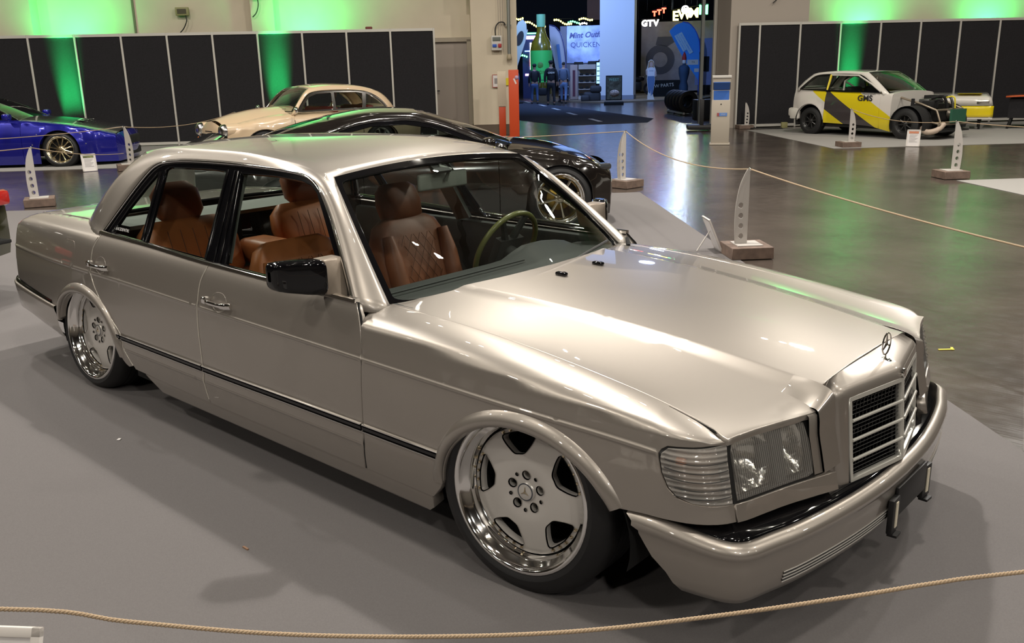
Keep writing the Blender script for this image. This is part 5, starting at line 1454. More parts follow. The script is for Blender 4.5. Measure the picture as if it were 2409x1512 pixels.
# ---------------- cream vintage saloon
P_cream = mat('cream_paint', (0.66, 0.50, 0.33), 0.28, 0.0, coat=1.0)
azv = 2.306+0.235
hcr = azv+PI/2+0.44     # nose to the left of the picture, turned a little towards the viewer
cream = thing('vintage_saloon_car', 'cream vintage saloon with round chrome headlamps parked in front of the black panels', 'car', (0, 0, 0), hcr)
c_, s_ = math.cos(hcr), math.sin(hcr)
D = 18.0; ax_ = np.array([1.694+D*math.cos(2.306+0.275), -2.7725+D*math.sin(2.306+0.275)])
cream.location = (ax_[0], ax_[1], 0)
cs = dict(y=[(0.10, 0.66), (0.25, 0.72), (0.45, 0.765), (0.60, 0.765), (0.75, 0.74), (0.88, 0.70), (1.0, 0.66)], plan=[(-3.55, 0.62), (-3.2, 0.86), (-2.4, 0.985), (-1.2, 1.0), (0, 0.985), (0.40, 0.93), (0.66, 0.86)],
          top=[(-3.55, 0.62), (-3.2, 0.74), (-2.7, 0.83), (-0.8, 0.86), (-0.3, 0.84), (0.2, 0.77), (0.5, 0.70), (0.66, 0.64)], bot=[(-3.55, 0.22), (-1, 0.14), (0.66, 0.22)],
          arch=[(0, 0.30, 0.36, 0.30), (-2.45, 0.30, 0.36, 0.27)], panels=[('rear_wing', -3.55, -2.05, None), ('rear_door', -2.04, -1.46, None), ('front_door', -1.45, -0.62, None), ('front_wing', -0.61, 0.66, None)],
          gaps=[-2.045, -1.455, -0.615], decks=[('bonnet', -0.85, 0.62, None), ('boot_lid', -3.5, -2.5, None)], ends=(0.66, -3.55), flare=0.015, fr=0.10, hcrown=0.12, roll=0.12, yin=0.22)
yfc, Sc, dkc = body(cream, cs, P_cream)
cg = dict(gside=(0.69, 0.88, 0.36), dlo=[(-2.66, 0.885), (-2.52, 1.05), (-2.32, 1.17), (-2.05, 1.225), (-1.5, 1.24), (-1.15, 1.225), (-0.98, 1.17), (-0.80, 1.0), (-0.70, 0.88)], split=(-1.15, -2.15), roof=[(-2.75, 1.12), (-2.45, 1.27), (-2.0, 1.35), (-1.5, 1.37), (-1.1, 1.33)],
          ws_base=(-0.64, -0.62, 0.88), ws_top=(-1.06, 0.50), bl_top=(-2.52, 0.46), bl_base=(-2.86, -0.56, 0.90), belt_pts=[(-0.8, 0.87), (-1.5, 0.87), (-2.5, 0.875)], crown=0.14, bow=0.05,
          windows=[[(-2.60, 0.91), (-2.17, 0.90), (-2.24, 1.165), (-2.32, 1.13), (-2.47, 1.03)], [(-2.10, 0.90), (-1.52, 0.90), (-1.55, 1.205), (-2.05, 1.195), (-2.16, 1.17)], [(-1.46, 0.90), (-0.80, 0.90), (-0.86, 0.99), (-1.02, 1.14), (-1.18, 1.19), (-1.49, 1.205)]], ws_bow=0.16)
greenhouse(cream, cg, P_cream, G_clear, M_chrome, M_chrome)
for sg in (-1, 1):
    pr = [(0.0, 0.10), (0.06, 0.10), (0.098, 0.075), (0.112, 0.05), (0.118, 0.0)]
    v, f = lathe_data([(r, h) for r, h in pr], 28, axis='x'); v = [(x*1.0+0.66, y+sg*0.56, z*1.08+0.60) for x, y, z in v]
    pod = mesh_obj('headlamp', v, f, M_chrome, cream, sharp=0.9)
    v, f = lathe_data([(0.0, 0.118), (0.05, 0.114), (0.085, 0.100)], 24, axis='x'); mesh_obj('headlamp_glass', [(x+0.66, y+sg*0.56, z*1.05+0.60) for x, y, z in v], f, M_refl, pod)
    v, f = lathe_data([(0.118, 0.0), (0.12, -0.2), (0.10, -0.45), (0.02, -0.7)], 24, axis='x'); mesh_obj('lamp_pod', [(x+0.66, y+sg*0.56, z*1.08+0.60) for x, y, z in v], f, P_cream, pod)
    b = lathe('indicator', [(0, 0.03), (0.02, 0.025), (0.028, 0.0)], mat('orange_lens', (0.8, 0.16, 0.02), 0.15, coat=1), pod, n=14, axis='x'); b.location = (0.735, sg*0.54, 0.445)
gp = []
for k in range(9): gp.append(box_data((0.775-0.004*k, 0, 0.52-0.022*k), (0.03, 0.70-0.01*k, 0.007)))
for k in range(-8, 9): gp.append(box_data((0.765, 0.04*k, 0.43), (0.02, 0.006, 0.19)))
v, f = join(gp); gg = mesh_obj('radiator_grille', v, f, M_chrome, cream, smooth=False)
box('grille_back', (0.735, 0, 0.43), (0.04, 0.72, 0.21), M_under, gg)
box('bonnet_script', (0.745, 0, 0.585), (0.012, 0.34, 0.014), M_chrome, cream)
bp_c = catmull([(0.30, -0.78), (0.55, -0.76), (0.74, -0.66), (0.86, -0.35), (0.88, 0), (0.86, 0.35), (0.74, 0.66), (0.55, 0.76), (0.30, 0.78)], 5)
v, f = sweep_data([(x, y, 0.27) for x, y in bp_c], [(-0.03, -0.06), (0.01, -0.06), (0.025, 0), (0.01, 0.06), (-0.03, 0.06)]); mesh_obj('front_bumper', v, f, M_chrome, cream, sharp=0.8)
for sg in (-1, 1):
    tube('mirror_arm', [(-0.60, sg*0.70, 0.84), (-0.60, sg*0.82, 0.90)], 0.008, M_chrome, cream)
    v, f = lathe_data([(0, 0.05), (0.05, 0.04), (0.062, 0.0), (0.0, -0.002)], 20, axis='x'); mesh_obj('door_mirror', [(x-0.62, y+sg*0.84, z+0.92) for x, y, z in v], f, M_chrome, cream)
    tube('door_handle', [(-1.30, sg*0.755, 0.74), (-1.42, sg*0.757, 0.74)], 0.011, M_chrome, cream)
    tube('door_handle', [(-1.90, sg*0.753, 0.74), (-2.02, sg*0.752, 0.74)], 0.011, M_chrome, cream)
for y in (-0.40, 0.05): tube('wiper', [(-0.50, y, 0.90), (-0.60, y+0.36, 0.93)], 0.007, M_chrome, cream)
M_darkred = mat('red_seat', (0.14, 0.015, 0.012), 0.6)
for x in (-1.55, -2.35): box('bench_seat', (x, 0, 0.66), (0.18, 1.15, 0.55), M_darkred, cream, bev=0.06)
for x in (0, -2.45):
    for sg in (-1, 1): build_wheel(cream, (x, sg*0.75, 0.30), 0.0, 0.02, sg, 0.205, 0.305, 0.18, face=M_chrome, lip=M_chrome, style='steel', nseg=36)

# ---------------- black sports coupe behind the saloon
P_bcar = mat('black_car_paint', (0.010, 0.008, 0.007), 0.10, 0.0, coat=1.0, spec=0.8)
hbk = 0.925; black = thing('sports_coupe_car', 'gloss black sports coupe with polished wheels and gold brake parts, directly behind the silver saloon', 'car', (0, 0, 0), hbk)
fw = np.array([-4.02, 4.31]); org = fw+0.90*np.array([-math.sin(hbk), math.cos(hbk)]); black.location = (org[0], org[1], 0)
ks = dict(y=[(0.08, 0.86), (0.25, 0.90), (0.45, 0.905), (0.60, 0.89), (0.75, 0.85), (0.9, 0.78)], plan=[(-3.5, 0.90), (-2.65, 1.01), (-1.3, 0.95), (0, 1.0), (0.35, 0.96), (0.58, 0.80)],
          top=[(-3.5, 0.84), (-2.9, 0.90), (-2.2, 0.90), (-1.0, 0.84), (-0.4, 0.83), (0.0, 0.79), (0.35, 0.69), (0.58, 0.58)], bot=[(-3.5, 0.18), (-1, 0.10), (0.58, 0.12)],
          arch=[(0, 0.32, 0.355, 0.345), (-2.65, 0.32, 0.36, 0.35)], panels=[('rear_quarter', -3.5, -1.95, None), ('door', -1.94, -0.62, None), ('front_wing', -0.61, 0.58, None)], decks=[('bonnet', -0.9, 0.56, None), ('boot_lid', -3.48, -2.9, None)], ends=(0.58, -3.5), flare=0.035, fr=0.14, hcrown=0.06, roll=0.09, yin=0.16)
yfk, Sk, dkk = body(black, ks, P_bcar)
kg = dict(gside=(0.76, 0.86, 0.60), dlo=[(-2.45, 0.92), (-2.15, 1.05), (-1.85, 1.115), (-1.5, 1.13), (-1.2, 1.08), (-0.85, 0.95), (-0.62, 0.86)], split=(-1.35, -2.0), roof=[(-3.05, 0.99), (-2.7, 1.08), (-2.2, 1.18), (-1.75, 1.235), (-1.4, 1.225), (-1.2, 1.19)],
          ws_base=(-0.52, -0.70, 0.86), ws_top=(-1.30, 0.52), bl_top=(-2.25, 0.50), bl_base=(-3.05, -0.58, 0.92), belt_pts=[(-0.8, 0.85), (-1.4, 0.86), (-2.3, 0.90)], crown=0.10,
          windows=[[(-2.20, 0.93), (-1.0, 0.88), (-0.82, 0.89), (-1.22, 1.05), (-1.5, 1.095), (-1.83, 1.085), (-2.08, 1.03)]], ws_bow=0.22)
greenhouse(black, kg, P_bcar, G_dark, P_black, None)
# rear wing on its stays
wv = [[(-3.45+0.24*u, y, 0.97+0.02*math.sin(PI*u)+h) for u in np.linspace(0, 1, 6)] for y in np.linspace(-0.78, 0.78, 9) for h in (0,)]
wg = grid('rear_wing', [[(-3.62+0.26*u, y, 0.93+0.035*math.sin(PI*u)*(1 if u else 1)) for u in np.linspace(0, 1, 7)] for y in np.linspace(0.80, -0.80, 9)], P_bcar, black)
wg.modifiers.new('th', 'SOLIDIFY').thickness = 0.022
for y in (-0.80, 0.80): box('wing_end', (-3.49, y, 0.88), (0.30, 0.015, 0.15), P_bcar, wg, bev=0.005)
for y in (-0.45, 0.45): box('wing_stay', (-3.40, y, 0.87), (0.10, 0.03, 0.14), P_bcar, wg)
for sg in (-1, 1):
    box('door_mirror', (-0.72, sg*0.93, 0.90), (0.12, 0.19, 0.11), P_bcar, black, bev=0.035)
    box('headlamp', (0.50, sg*0.66, 0.60), (0.20, 0.12, 0.07), MATS['dark_lamp_glass'], black, bev=0.03, rz=-sg*0.5)
box('seat', (-1.75, -0.35, 0.62), (0.16, 0.42, 0.60), M_inner, black, bev=0.05); box('seat', (-1.75, 0.35, 0.62), (0.16, 0.42, 0.60), M_inner, black, bev=0.05)
M_gold = mat('gold_disc', (0.55, 0.36, 0.08), 0.3, 0.9)
for x in (0, -2.65):
    for sg in (-1, 1):
        w = build_wheel(black, (x, sg*0.915, 0.325), 0.0, 0.05, sg, 0.25, 0.332, 0.26, face=M_champ, lip=M_pol, style='spoke', nseg=44)
        v, f = lathe_data([(0.0, 0.085), (0.125, 0.085), (0.125, 0.10)], 28); M = Matrix.Translation((x, sg*0.915, 0.325))
        if sg > 0: M = M @ Matrix.Rotation(PI, 4, 'Z')
        mesh_obj('brake_drum', xform(v, M), f, M_gold, w)

# ---------------- dark green hatchback at the left edge: only its tail is in view
P_green = mat('dark_green_paint', (0.035, 0.036, 0.008), 0.2, 0.4, coat=1.0)
hg = 3.62; gcar = thing('hatchback_car', 'dark olive green hatchback, only its tail corner with red lamp at the left edge', 'car', (0, 0, 0), hg)
gs_ = dict(y=[(0.2, 0.84), (0.40, 0.90), (0.60, 0.905), (0.80, 0.88), (1.0, 0.82)], plan=[(-4.0, 0.93), (-3.6, 0.98), (-2.6, 1.0), (0, 1.0), (0.5, 0.95), (0.9, 0.8)],
          top=[(-4.0, 0.82), (-3.2, 0.90), (-0.8, 0.90), (0.3, 0.80), (0.9, 0.66)], bot=[(-4.0, 0.30), (-1, 0.18), (0.9, 0.22)],
          arch=[(0, 0.34, 0.38, 0.36), (-2.6, 0.34, 0.38, 0.36)], panels=[('rear_quarter', -4.0, -2.05, None), ('rear_door', -2.04, -1.3, None), ('front_door', -1.29, -0.55, None), ('front_wing', -0.54, 0.9, None)], decks=[('bonnet', -0.8, 0.88, None), ('tail_deck', -3.98, -3.2, None)], ends=(0.9, -4.0), flare=0.01, fr=0.14, rr=0.16, hcrown=0.05)
yfg, Sg, dkg = body(gcar, gs_, P_green)
gg_ = dict(gside=(0.80, 0.93, 0.42), dlo=[(-3.55, 0.97), (-3.35, 1.15), (-3.0, 1.29), (-2.2, 1.36), (-1.5, 1.35), (-1.1, 1.22), (-0.6, 0.92)], split=(-1.4, -3.0), roof=[(-3.7, 1.32), (-3.0, 1.42), (-2.0, 1.46), (-1.3, 1.42)],
          ws_base=(-0.5, -0.74, 0.92), ws_top=(-1.35, 0.55), bl_top=(-3.5, 0.52), bl_base=(-3.86, -0.64, 0.97), belt_pts=[(-0.8, 0.91), (-2, 0.93), (-3.4, 0.95)],
          windows=[[(-3.3, 0.99), (-2.1, 0.96), (-2.1, 1.32), (-2.8, 1.28), (-3.15, 1.15)], [(-2.0, 0.96), (-0.85, 0.94), (-1.2, 1.18), (-1.5, 1.31), (-2.0, 1.32)]])
greenhouse(gcar, gg_, P_green, G_dark, P_black, None)
gcar.location = (-5.44+4.1*math.cos(hg), -0.90+4.1*math.sin(hg), 0)
for sg in (-1, 1):
    tlm = box('tail_lamp', (-4.00, sg*0.72, 0.735), (0.16, 0.22, 0.12), M_red, gcar, bev=0.03)
for sg in (-1, 1): box('bumper_groove', (-4.06, sg*0.45, 0.42), (0.12, 0.5, 0.03), M_under, gcar, bev=0.01, rz=sg*0.15)
for x in (0, -2.6):
    for sg in (-1, 1): build_wheel(gcar, (x, sg*0.88, 0.325), 0.0, 0.03, sg, 0.23, 0.33, 0.22, face=M_rimsilver, lip=M_rimsilver, style='spoke', nseg=36)
# ---------------- yellow, white and grey rally hatchback without its front clip
def stripe_mat():
    m = bpy.data.materials.new('striped_livery'); m.use_nodes = True; nt = m.node_tree; b = nt.nodes['Principled BSDF']
    b.inputs['Roughness'].default_value = 0.25; b.inputs['Coat Weight'].default_value = 1.0
    tc = nt.nodes.new('ShaderNodeTexCoord'); sp = nt.nodes.new('ShaderNodeSeparateXYZ'); nt.links.new(tc.outputs['Object'], sp.inputs[0])
    ml = nt.nodes.new('ShaderNodeMath'); ml.operation = 'MULTIPLY_ADD'; ml.inputs[1].default_value = 0.6
    nt.links.new(sp.outputs['X'], ml.inputs[0]); nt.links.new(sp.outputs['Z'], ml.inputs[2])
    mr = nt.nodes.new('ShaderNodeMapRange'); mr.inputs['From Min'].default_value = -1; mr.inputs['From Max'].default_value = 1
    nt.links.new(ml.outputs[0], mr.inputs['Value'])
    YE, GR, WH = (0.70, 0.56, 0.008, 1), (0.045, 0.037, 0.040, 1), (0.66, 0.62, 0.58, 1)
    def ramp(stops):
        r = nt.nodes.new('ShaderNodeValToRGB'); r.color_ramp.interpolation = 'CONSTANT'; el = r.color_ramp.elements
        el[0].position = 0; el[0].color = stops[0][1]; el[1].position = (stops[1][0]+1)/2; el[1].color = stops[1][1]
        for p_, c_ in stops[2:]: e = el.new((p_+1)/2); e.color = c_
        nt.links.new(mr.outputs[0], r.inputs[0]); return r
    r1 = ramp([(-1, YE), (-0.62, GR), (-0.20, YE), (0.25, WH)]); r2 = ramp([(-1, WH), (-0.47, YE), (-0.27, GR)])
    lt = nt.nodes.new('ShaderNodeMath'); lt.operation = 'LESS_THAN'; lt.inputs[1].default_value = -1.955; nt.links.new(sp.outputs['X'], lt.inputs[0])
    mx = nt.nodes.new('ShaderNodeMix'); mx.data_type = 'RGBA'; nt.links.new(lt.outputs[0], mx.inputs[0]); nt.links.new(r1.outputs[0], mx.inputs[6]); nt.links.new(r2.outputs[0], mx.inputs[7])
    nt.links.new(mx.outputs[2], b.inputs['Base Color'])
    return m
P_liv = stripe_mat(); P_white = mat('white_paint', (0.66, 0.63, 0.58), 0.28, coat=1.0); P_yellow = mat('yellow_paint', (0.74, 0.58, 0.006), 0.25, coat=1.0)
hc_ = -0.252; rally = thing('hatchback_car', 'yellow, white and grey striped rally hatchback with its front end stripped bare to the engine', 'car', (0, 0, 0), hc_)
fw = np.array([-4.88, 16.53]); org = fw+0.72*np.array([-math.sin(hc_), math.cos(hc_)]); rally.location = (org[0], org[1], 0)
rs = dict(y=[(0.15, 0.72), (0.30, 0.755), (0.50, 0.77), (0.70, 0.765), (0.85, 0.74), (0.95, 0.70)], plan=[(-2.86, 0.90), (-2.65, 0.97), (-2.0, 1.0), (-0.33, 0.99)],
          top=[(-2.86, 0.98), (-2.5, 0.96), (-1.5, 0.93), (-0.33, 0.90)], bot=[(-2.86, 0.33), (-2.70, 0.30), (-2.0, 0.27), (-0.9, 0.24), (-0.33, 0.14)],
          arch=[(-2.33, 0.30, 0.36, 0.36), (0.06, 0.30, 0.36, 0.36)], panels=[('rear_quarter', -2.86, -1.965, P_liv), ('door', -1.955, -0.60, P_liv), ('front_wing', -0.59, -0.335, P_liv)],
          decks=[('scuttle', -0.62, -0.34, P_white)], ends=(-0.335, -2.86), flare=0.04, fr=0.0, rr=0.08, roll=0.04, yin=0.06)
yfr, Sr_, dkr = body(rally, rs, P_white)
rg = dict(gside=(0.735, 0.93, 0.42), dlo=[(-2.70, 0.99), (-2.52, 1.16), (-2.34, 1.275), (-1.95, 1.30), (-1.4, 1.295), (-1.15, 1.26), (-0.80, 1.06), (-0.58, 0.93)], split=(-1.2, -2.25), roof=[(-2.66, 1.27), (-2.35, 1.345), (-1.7, 1.375), (-1.2, 1.35)],
          ws_base=(-0.46, -0.66, 0.915), ws_top=(-1.08, 0.52), bl_top=(-2.48, 0.50), bl_base=(-2.84, -0.60, 0.99), belt_pts=[(-0.7, 0.925), (-1.5, 0.93), (-2.6, 0.965)], crown=0.06, bow=0.02,
          windows=[[(-2.62, 0.985), (-2.0, 0.97), (-2.0, 1.255), (-2.32, 1.245), (-2.48, 1.13)], [(-1.90, 0.965), (-0.80, 0.945), (-0.68, 0.95), (-0.86, 1.06), (-1.18, 1.22), (-1.42, 1.255), (-1.90, 1.26)]], ws_bow=0.08)
greenhouse(rally, rg, P_white, G_clear, P_black, None)
M_steel = mat('bare_tube', (0.30, 0.25, 0.19), 0.4, 0.6)
for sg in (-1, 1):
    tube('door_frame_bar', [(-1.955, sg*0.715, 0.95), (-1.955, sg*0.60, 1.28)], 0.03, P_liv, rally)
    tube('window_surround', [(-1.95, sg*(0.735-0.42*0.345+0.01), 1.275), (-1.25, sg*(0.735-0.42*0.33+0.01), 1.262), (-0.86, sg*(0.735-0.42*0.15+0.01), 1.085), (-0.60, sg*0.745, 0.94)], 0.018, P_white, rally)
    tube('chassis_rail', [(-0.35, sg*0.42, 0.82), (0.15, sg*0.45, 0.70), (0.50, sg*0.45, 0.58), (0.60, sg*0.42, 0.30)], 0.022, M_steel, rally)
    tube('chassis_rail', [(-0.3, sg*0.50, 0.40), (0.20, sg*0.46, 0.38), (0.62, sg*0.42, 0.30)], 0.022, M_steel, rally)
    tube('strut', [(0.02, sg*0.56, 0.30), (-0.02, sg*0.48, 0.80)], 0.035, M_under, rally)
    tube('roll_bar', [(-1.7, sg*0.55, 0.30), (-1.65, sg*0.52, 1.15), (-1.5, sg*0.40, 1.27)], 0.022, P_white, rally)
tube('roll_bar', [(-1.65, -0.52, 1.15), (-1.2, 0.5, 0.5)], 0.02, P_white, rally)
tube('cross_tube', [(0.60, -0.5, 0.30), (0.60, 0.5, 0.30)], 0.025, M_steel, rally); tube('cross_tube', [(0.5, -0.46, 0.58), (0.5, 0.46, 0.58)], 0.022, M_steel, rally)
eng = box('engine_block', (0.10, 0.0, 0.52), (0.42, 0.62, 0.36), mat('engine_dark', (0.02, 0.019, 0.018), 0.4, 0.4), rally, bev=0.03)
box('valve_cover', (0.06, 0.02, 0.74), (0.24, 0.50, 0.09), mat('engine_grey', (0.10, 0.10, 0.10), 0.35, 0.6), eng, bev=0.02)
box('battery', (-0.18, 0.42, 0.74), (0.2, 0.26, 0.2), M_under, eng, bev=0.01); box('air_box', (0.25, -0.30, 0.68), (0.22, 0.28, 0.16), M_under, eng, bev=0.03)
for k, (p_, q_, r_) in enumerate([((0.2, -0.2, 0.8), (0.45, 0.05, 0.4), 0.03), ((0.0, 0.3, 0.8), (0.4, 0.35, 0.45), 0.028), ((0.1, -0.35, 0.6), (0.5, -0.25, 0.75), 0.025), ((0.3, 0.1, 0.80), (0.52, 0.15, 0.60), 0.016)]):
    tube('hose', catmull([p_, ((p_[0]+q_[0])/2+0.08, (p_[1]+q_[1])/2, max(p_[2], q_[2])+0.02), q_], 5), r_, [M_under, MATS['engine_grey'], M_under, M_yel][k], eng)
v, f = lathe_data([(0, 0.10), (0.05, 0.09), (0.075, 0.05), (0.11, 0.04), (0.115, -0.03), (0.05, -0.05)], 20, axis='x'); mesh_obj('turbocharger', [(x+0.55, y-0.02, z+0.50) for x, y, z in v], f, mat('cast_alu', (0.42, 0.38, 0.32), 0.3, 0.9), eng, sharp=0.6)
tube('intake_hose', catmull([(0.30, -0.62, 0.25), (0.42, -0.60, 0.16), (0.58, -0.50, 0.20), (0.62, -0.35, 0.32)], 5), 0.055, mat('hose_beige', (0.50, 0.40, 0.32), 0.6), eng)
box('radiator', (0.66, 0.05, 0.46), (0.05, 0.5, 0.26), mat('radiator_green', (0.02, 0.10, 0.06), 0.5), eng)
box('undertray', (0.45, 0, 0.17), (0.42, 1.0, 0.03), M_under, rally); box('rear_bumper', (-2.87, 0, 0.47), (0.22, 1.46, 0.20), P_white, rally, bev=0.05)
for sg in (-1, 1): box('rear_bumper_corner', (-2.77, sg*0.72, 0.44), (0.26, 0.08, 0.24), P_white, rally, bev=0.03)
M_print = mat('black_print', (0.02, 0.02, 0.022), 0.5)
for sg in (-1, 1):
    tx = text_obj('door_lettering', 'GMS', 0.16, M_print, rally, (-0.95, sg*(yfr(-0.95, 0.80)+0.016), 0.80), (PI/2, 0, 0 if sg < 0 else PI), sx=1.15, bold=0.004)
    text_obj('door_lettering', 'Motorsport', 0.055, M_print, rally, (-0.88, sg*(yfr(-0.9, 0.885)+0.012), 0.890), (PI/2, 0, 0 if sg < 0 else PI), sx=1.2)
box('bucket_seat', (-1.55, -0.33, 0.72), (0.18, 0.44, 0.62), M_under, rally, bev=0.06); box('bucket_seat', (-1.55, 0.33, 0.72), (0.18, 0.44, 0.62), M_under, rally, bev=0.06)
for x in (0.0, -2.33):
    for sg in (-1, 1): build_wheel(rally, (x, sg*0.76, 0.29 if x else 0.31), 0.0, 0.0, sg, 0.185, 0.30 if x else 0.32, 0.22, face=mat('black_rim', (0.015, 0.015, 0.015), 0.3, coat=0.5), lip=MATS['black_rim'], style='spoke', nseg=40)
# removed front clip on a trestle
clip = thing('front_clip', 'white and yellow front end of the hatchback lying on a low black trestle', 'car part', (-5.05, 20.02, 0), 1.854-PI/2)
def clipS(u, v): return (u, -0.30+0.06*(1-(u/0.9)**2)*-1-0.05*math.sin(v*PI), v)
G = [[(x, -0.32-0.10*(1-(x/0.92)**4)+0.08*max(0, (z-0.62)/0.1)**2, z) for z in np.linspace(0.28, 0.52, 5)] for x in np.linspace(-0.86, 0.86, 21)]
grid('bumper_skin', G, P_yellow, clip).modifiers.new('th', 'SOLIDIFY').thickness = -0.02
G = [[(x*(1-0.03*k), -0.42+0.10*(x/0.92)**4+[0, 0.0, 0.02, 0.10, 0.35, 0.75][k], [0.53, 0.64, 0.70, 0.735, 0.77, 0.80][k]) for k in range(6)] for x in np.linspace(-0.84, 0.84, 21)]
grid('bonnet_skin', G, P_white, clip).modifiers.new('th', 'SOLIDIFY').thickness = -0.015
for sx_ in (-1, 1): box('headlamp', (sx_*0.62, -0.385, 0.60), (0.28, 0.05, 0.12), M_refl, clip, bev=0.02)
v, f = lathe_data([(0, 0), (0.065, 0), (0.075, 0.012)], 20); mesh_obj('intake_hole', [(x+0.02, y-0.437, z+0.41) for x, y, z in v], f, M_under, clip)
box('splitter', (0, -0.38, 0.255), (1.7, 0.16, 0.035), P_white, clip)
box('bonnet_stripe', (0.35, 0.05, 0.787), (0.5, 0.7, 0.006), P_yellow, clip)
for x in (-0.6, 0.6):
    box('trestle_beam', (x, 0.05, 0.22), (0.08, 0.9, 0.05), M_under, clip)
    for y in (-0.35, 0.45): box('trestle_leg', (x, y, 0.10), (0.05, 0.05, 0.20), M_under, clip, ax=(np.array([1, 0, 0]), np.array([0, 0.95, 0.3]), np.array([0, -0.3, 0.95])))
obn = thing('car_bonnet', 'orange-red car bonnet lying on a black trestle table at the right edge', 'car part', (-3.35, 20.9, 0), 0.20)
G = [[(x, y, 0.70+0.03*(1-(x/0.8)**2)-0.02*abs(y)) for y in np.linspace(-0.55, 0.55, 7)] for x in np.linspace(-0.75, 0.75, 11)]
grid('bonnet_panel', G, mat('orange_paint', (0.55, 0.09, 0.02), 0.15, coat=1.0), obn).modifiers.new('th', 'SOLIDIFY').thickness = 0.03
box('table_cloth', (0, 0, 0.45), (1.35, 0.9, 0.42), M_panel, obn)
for x in (-0.6, 0.6):
    for y in (-0.4, 0.4): tube('trestle_leg', [(x, y, 0.26), (x*1.1, y*1.15, 0.008)], 0.03, M_under, obn)

# ---------------- rope posts
M_postw = mat('post_white', (0.50, 0.47, 0.44), 0.45); M_wood = mat('wood_block', (0.16, 0.11, 0.085), 0.7, noise=0.25, nscale=14, bump=0.4, bscale=60)
M_rope = bpy.data.materials.new('rope'); M_rope.use_nodes = True
def rope_material():
    nt = M_rope.node_tree; b = nt.nodes['Principled BSDF']; b.inputs['Base Color'].default_value = (0.42, 0.31, 0.20, 1); b.inputs['Roughness'].default_value = 0.8
rope_material()
POSTS = {}
def rope_post(key, x, y, rz, label, group=None, h=0.74):
    first = not POSTS
    if first:
        t = thing('rope_post', label, 'rope post', (x, y, 0), rz, group)
        box('base', (0, 0, 0.055), (0.36, 0.36, 0.10), M_wood, t, bev=0.004, seg=1)
        box('base_plate', (0, 0, 0.109), (0.22, 0.22, 0.008), M_postw, t)
        holes = [[(0.055+0.023*math.cos(a)+0.004*k, 0.175+0.088*k+0.027*math.sin(a)) for a in np.linspace(0, 2*PI, 14, endpoint=False)] for k in range(4)]
        out = [(0.0, 0.112), (0.105, 0.112), (0.115, 0.30), (0.107, 0.46), (0.083, 0.60), (0.05, 0.69), (0.022, 0.745), (0.0, 0.745)]
        out = [(0.0, 0.112), (0.105, 0.112)]+[tuple(p) for p in catmull(out[1:7], 3)[1:]]+[(0.0, 0.745)]
        for nm, dx in (('fin', (1, 0)), ('fin', (0.80, -0.60))):
            S = lambda u, v, dx=dx: (u*dx[0], u*dx[1], v)
            patch(nm, out, S, M_postw, t, step=0.05, holes=holes, th=0.008, back=True, bevel=0.0005)
        v, f = lathe_data([(0, 0.015), (0.012, 0.012), (0.014, 0.0), (0.012, -0.012), (0, -0.015)], 10, axis='z'); mesh_obj('rope_ring', [(a, b, c+0.745) for a, b, c in v], f, M_chrome, t)
        POSTS['_'] = t
    else:
        src = POSTS['_']; t = src.copy(); COL.objects.link(t); t.location = (x, y, 0); t.rotation_euler = (0, 0, rz); t['label'] = label
        for chd in list(src.children):
            c = chd.copy(); COL.objects.link(c); c.parent = t
    t['group'] = group or 'rope posts around the stands'
    t.scale = (1, 1, h/0.74)
    POSTS[key] = (x, y, 0.745*h/0.74)
    return t
rope_post('R', -1.93, 4.26, 3.95, 'white finned rope post on a wood block at the carpet edge behind the saloon bonnet')
rope_post('M', -5.40, 7.42, 4.6, 'white finned rope post on the far carpet corner, left of the blue light streak')
rope_post('L1', -10.72, 1.85, 4.3, 'white finned rope post on a wood block behind the saloon boot, left edge')
rope_post('L2', -14.02, 4.64, 1.2, 'white finned rope post standing in front of the blue coupe nose')
rope_post('C1', -5.18, 14.45, 0.8, 'finned rope post in front of the rally hatchback door', h=0.70)
rope_post('C2', -2.18, 10.60, 0.8, 'finned rope post at the corner of the far right carpet, nearer than the rally hatchback', h=0.76)
rope_post('W', -9.25, 18.05, 0.8, 'finned rope post against the left end of the right black partition', h=0.62)
rope_post('B', -16.9, 8.6, 0.8, 'rope post hidden behind the cream vintage saloon')
rope_post('N1', -1.2, -3.75, 0.8, 'rope post near the viewer holding the left end of the foreground rope')
rope_post('N2', 2.75, 0.40, 0.8, 'rope post near the viewer holding the right end of the foreground rope')
def rope(a, b, sag, label, r=0.0045, n=24, mid=None, strands=False):
    A, B = np.array(a, float), np.array(b, float); pts = mid if mid is not None else [A*(1-q)+B*q+np.array([0, 0, -4*sag*q*(1-q)]) for q in np.linspace(0, 1, n)]
    if strands:
        P = resample(pts, step=0.004); L = np.arange(len(P))*0.004; parts = []; T = (P[-1]-P[0]); T /= np.linalg.norm(T); s1 = np.cross(T, (0, 0, 1)); s1 /= np.linalg.norm(s1); s2 = np.cross(s1, T)
        for k in range(3):
            ph = 2*PI*L/0.022+k*2*PI/3; Q = P+0.0021*(np.cos(ph)[:, None]*s1+np.sin(ph)[:, None]*s2); parts.append(tube_data(Q, 0.0024, 6))
        v, f = join(parts); o = mesh_obj('rope', v, f, M_rope, None, sharp=1.2)
    else: o = tube('rope', pts, r, M_rope, None, n=6)
    tag(o, label, 'rope', 'barrier ropes'); return o
P_ = POSTS
rope(P_['R'], P_['M'], 0.14, 'barrier rope sagging between the two posts across the blue light streak', r=0.006)
rope(P_['R'], (4.2, 0.8, 0.70), 0.16, 'barrier rope running from the near carpet post to the right edge', r=0.006)
rope(P_['M'], (-8.9, 5.4, 0.60), 0.02, 'barrier rope from the far corner post towards the black coupe', r=0.006)
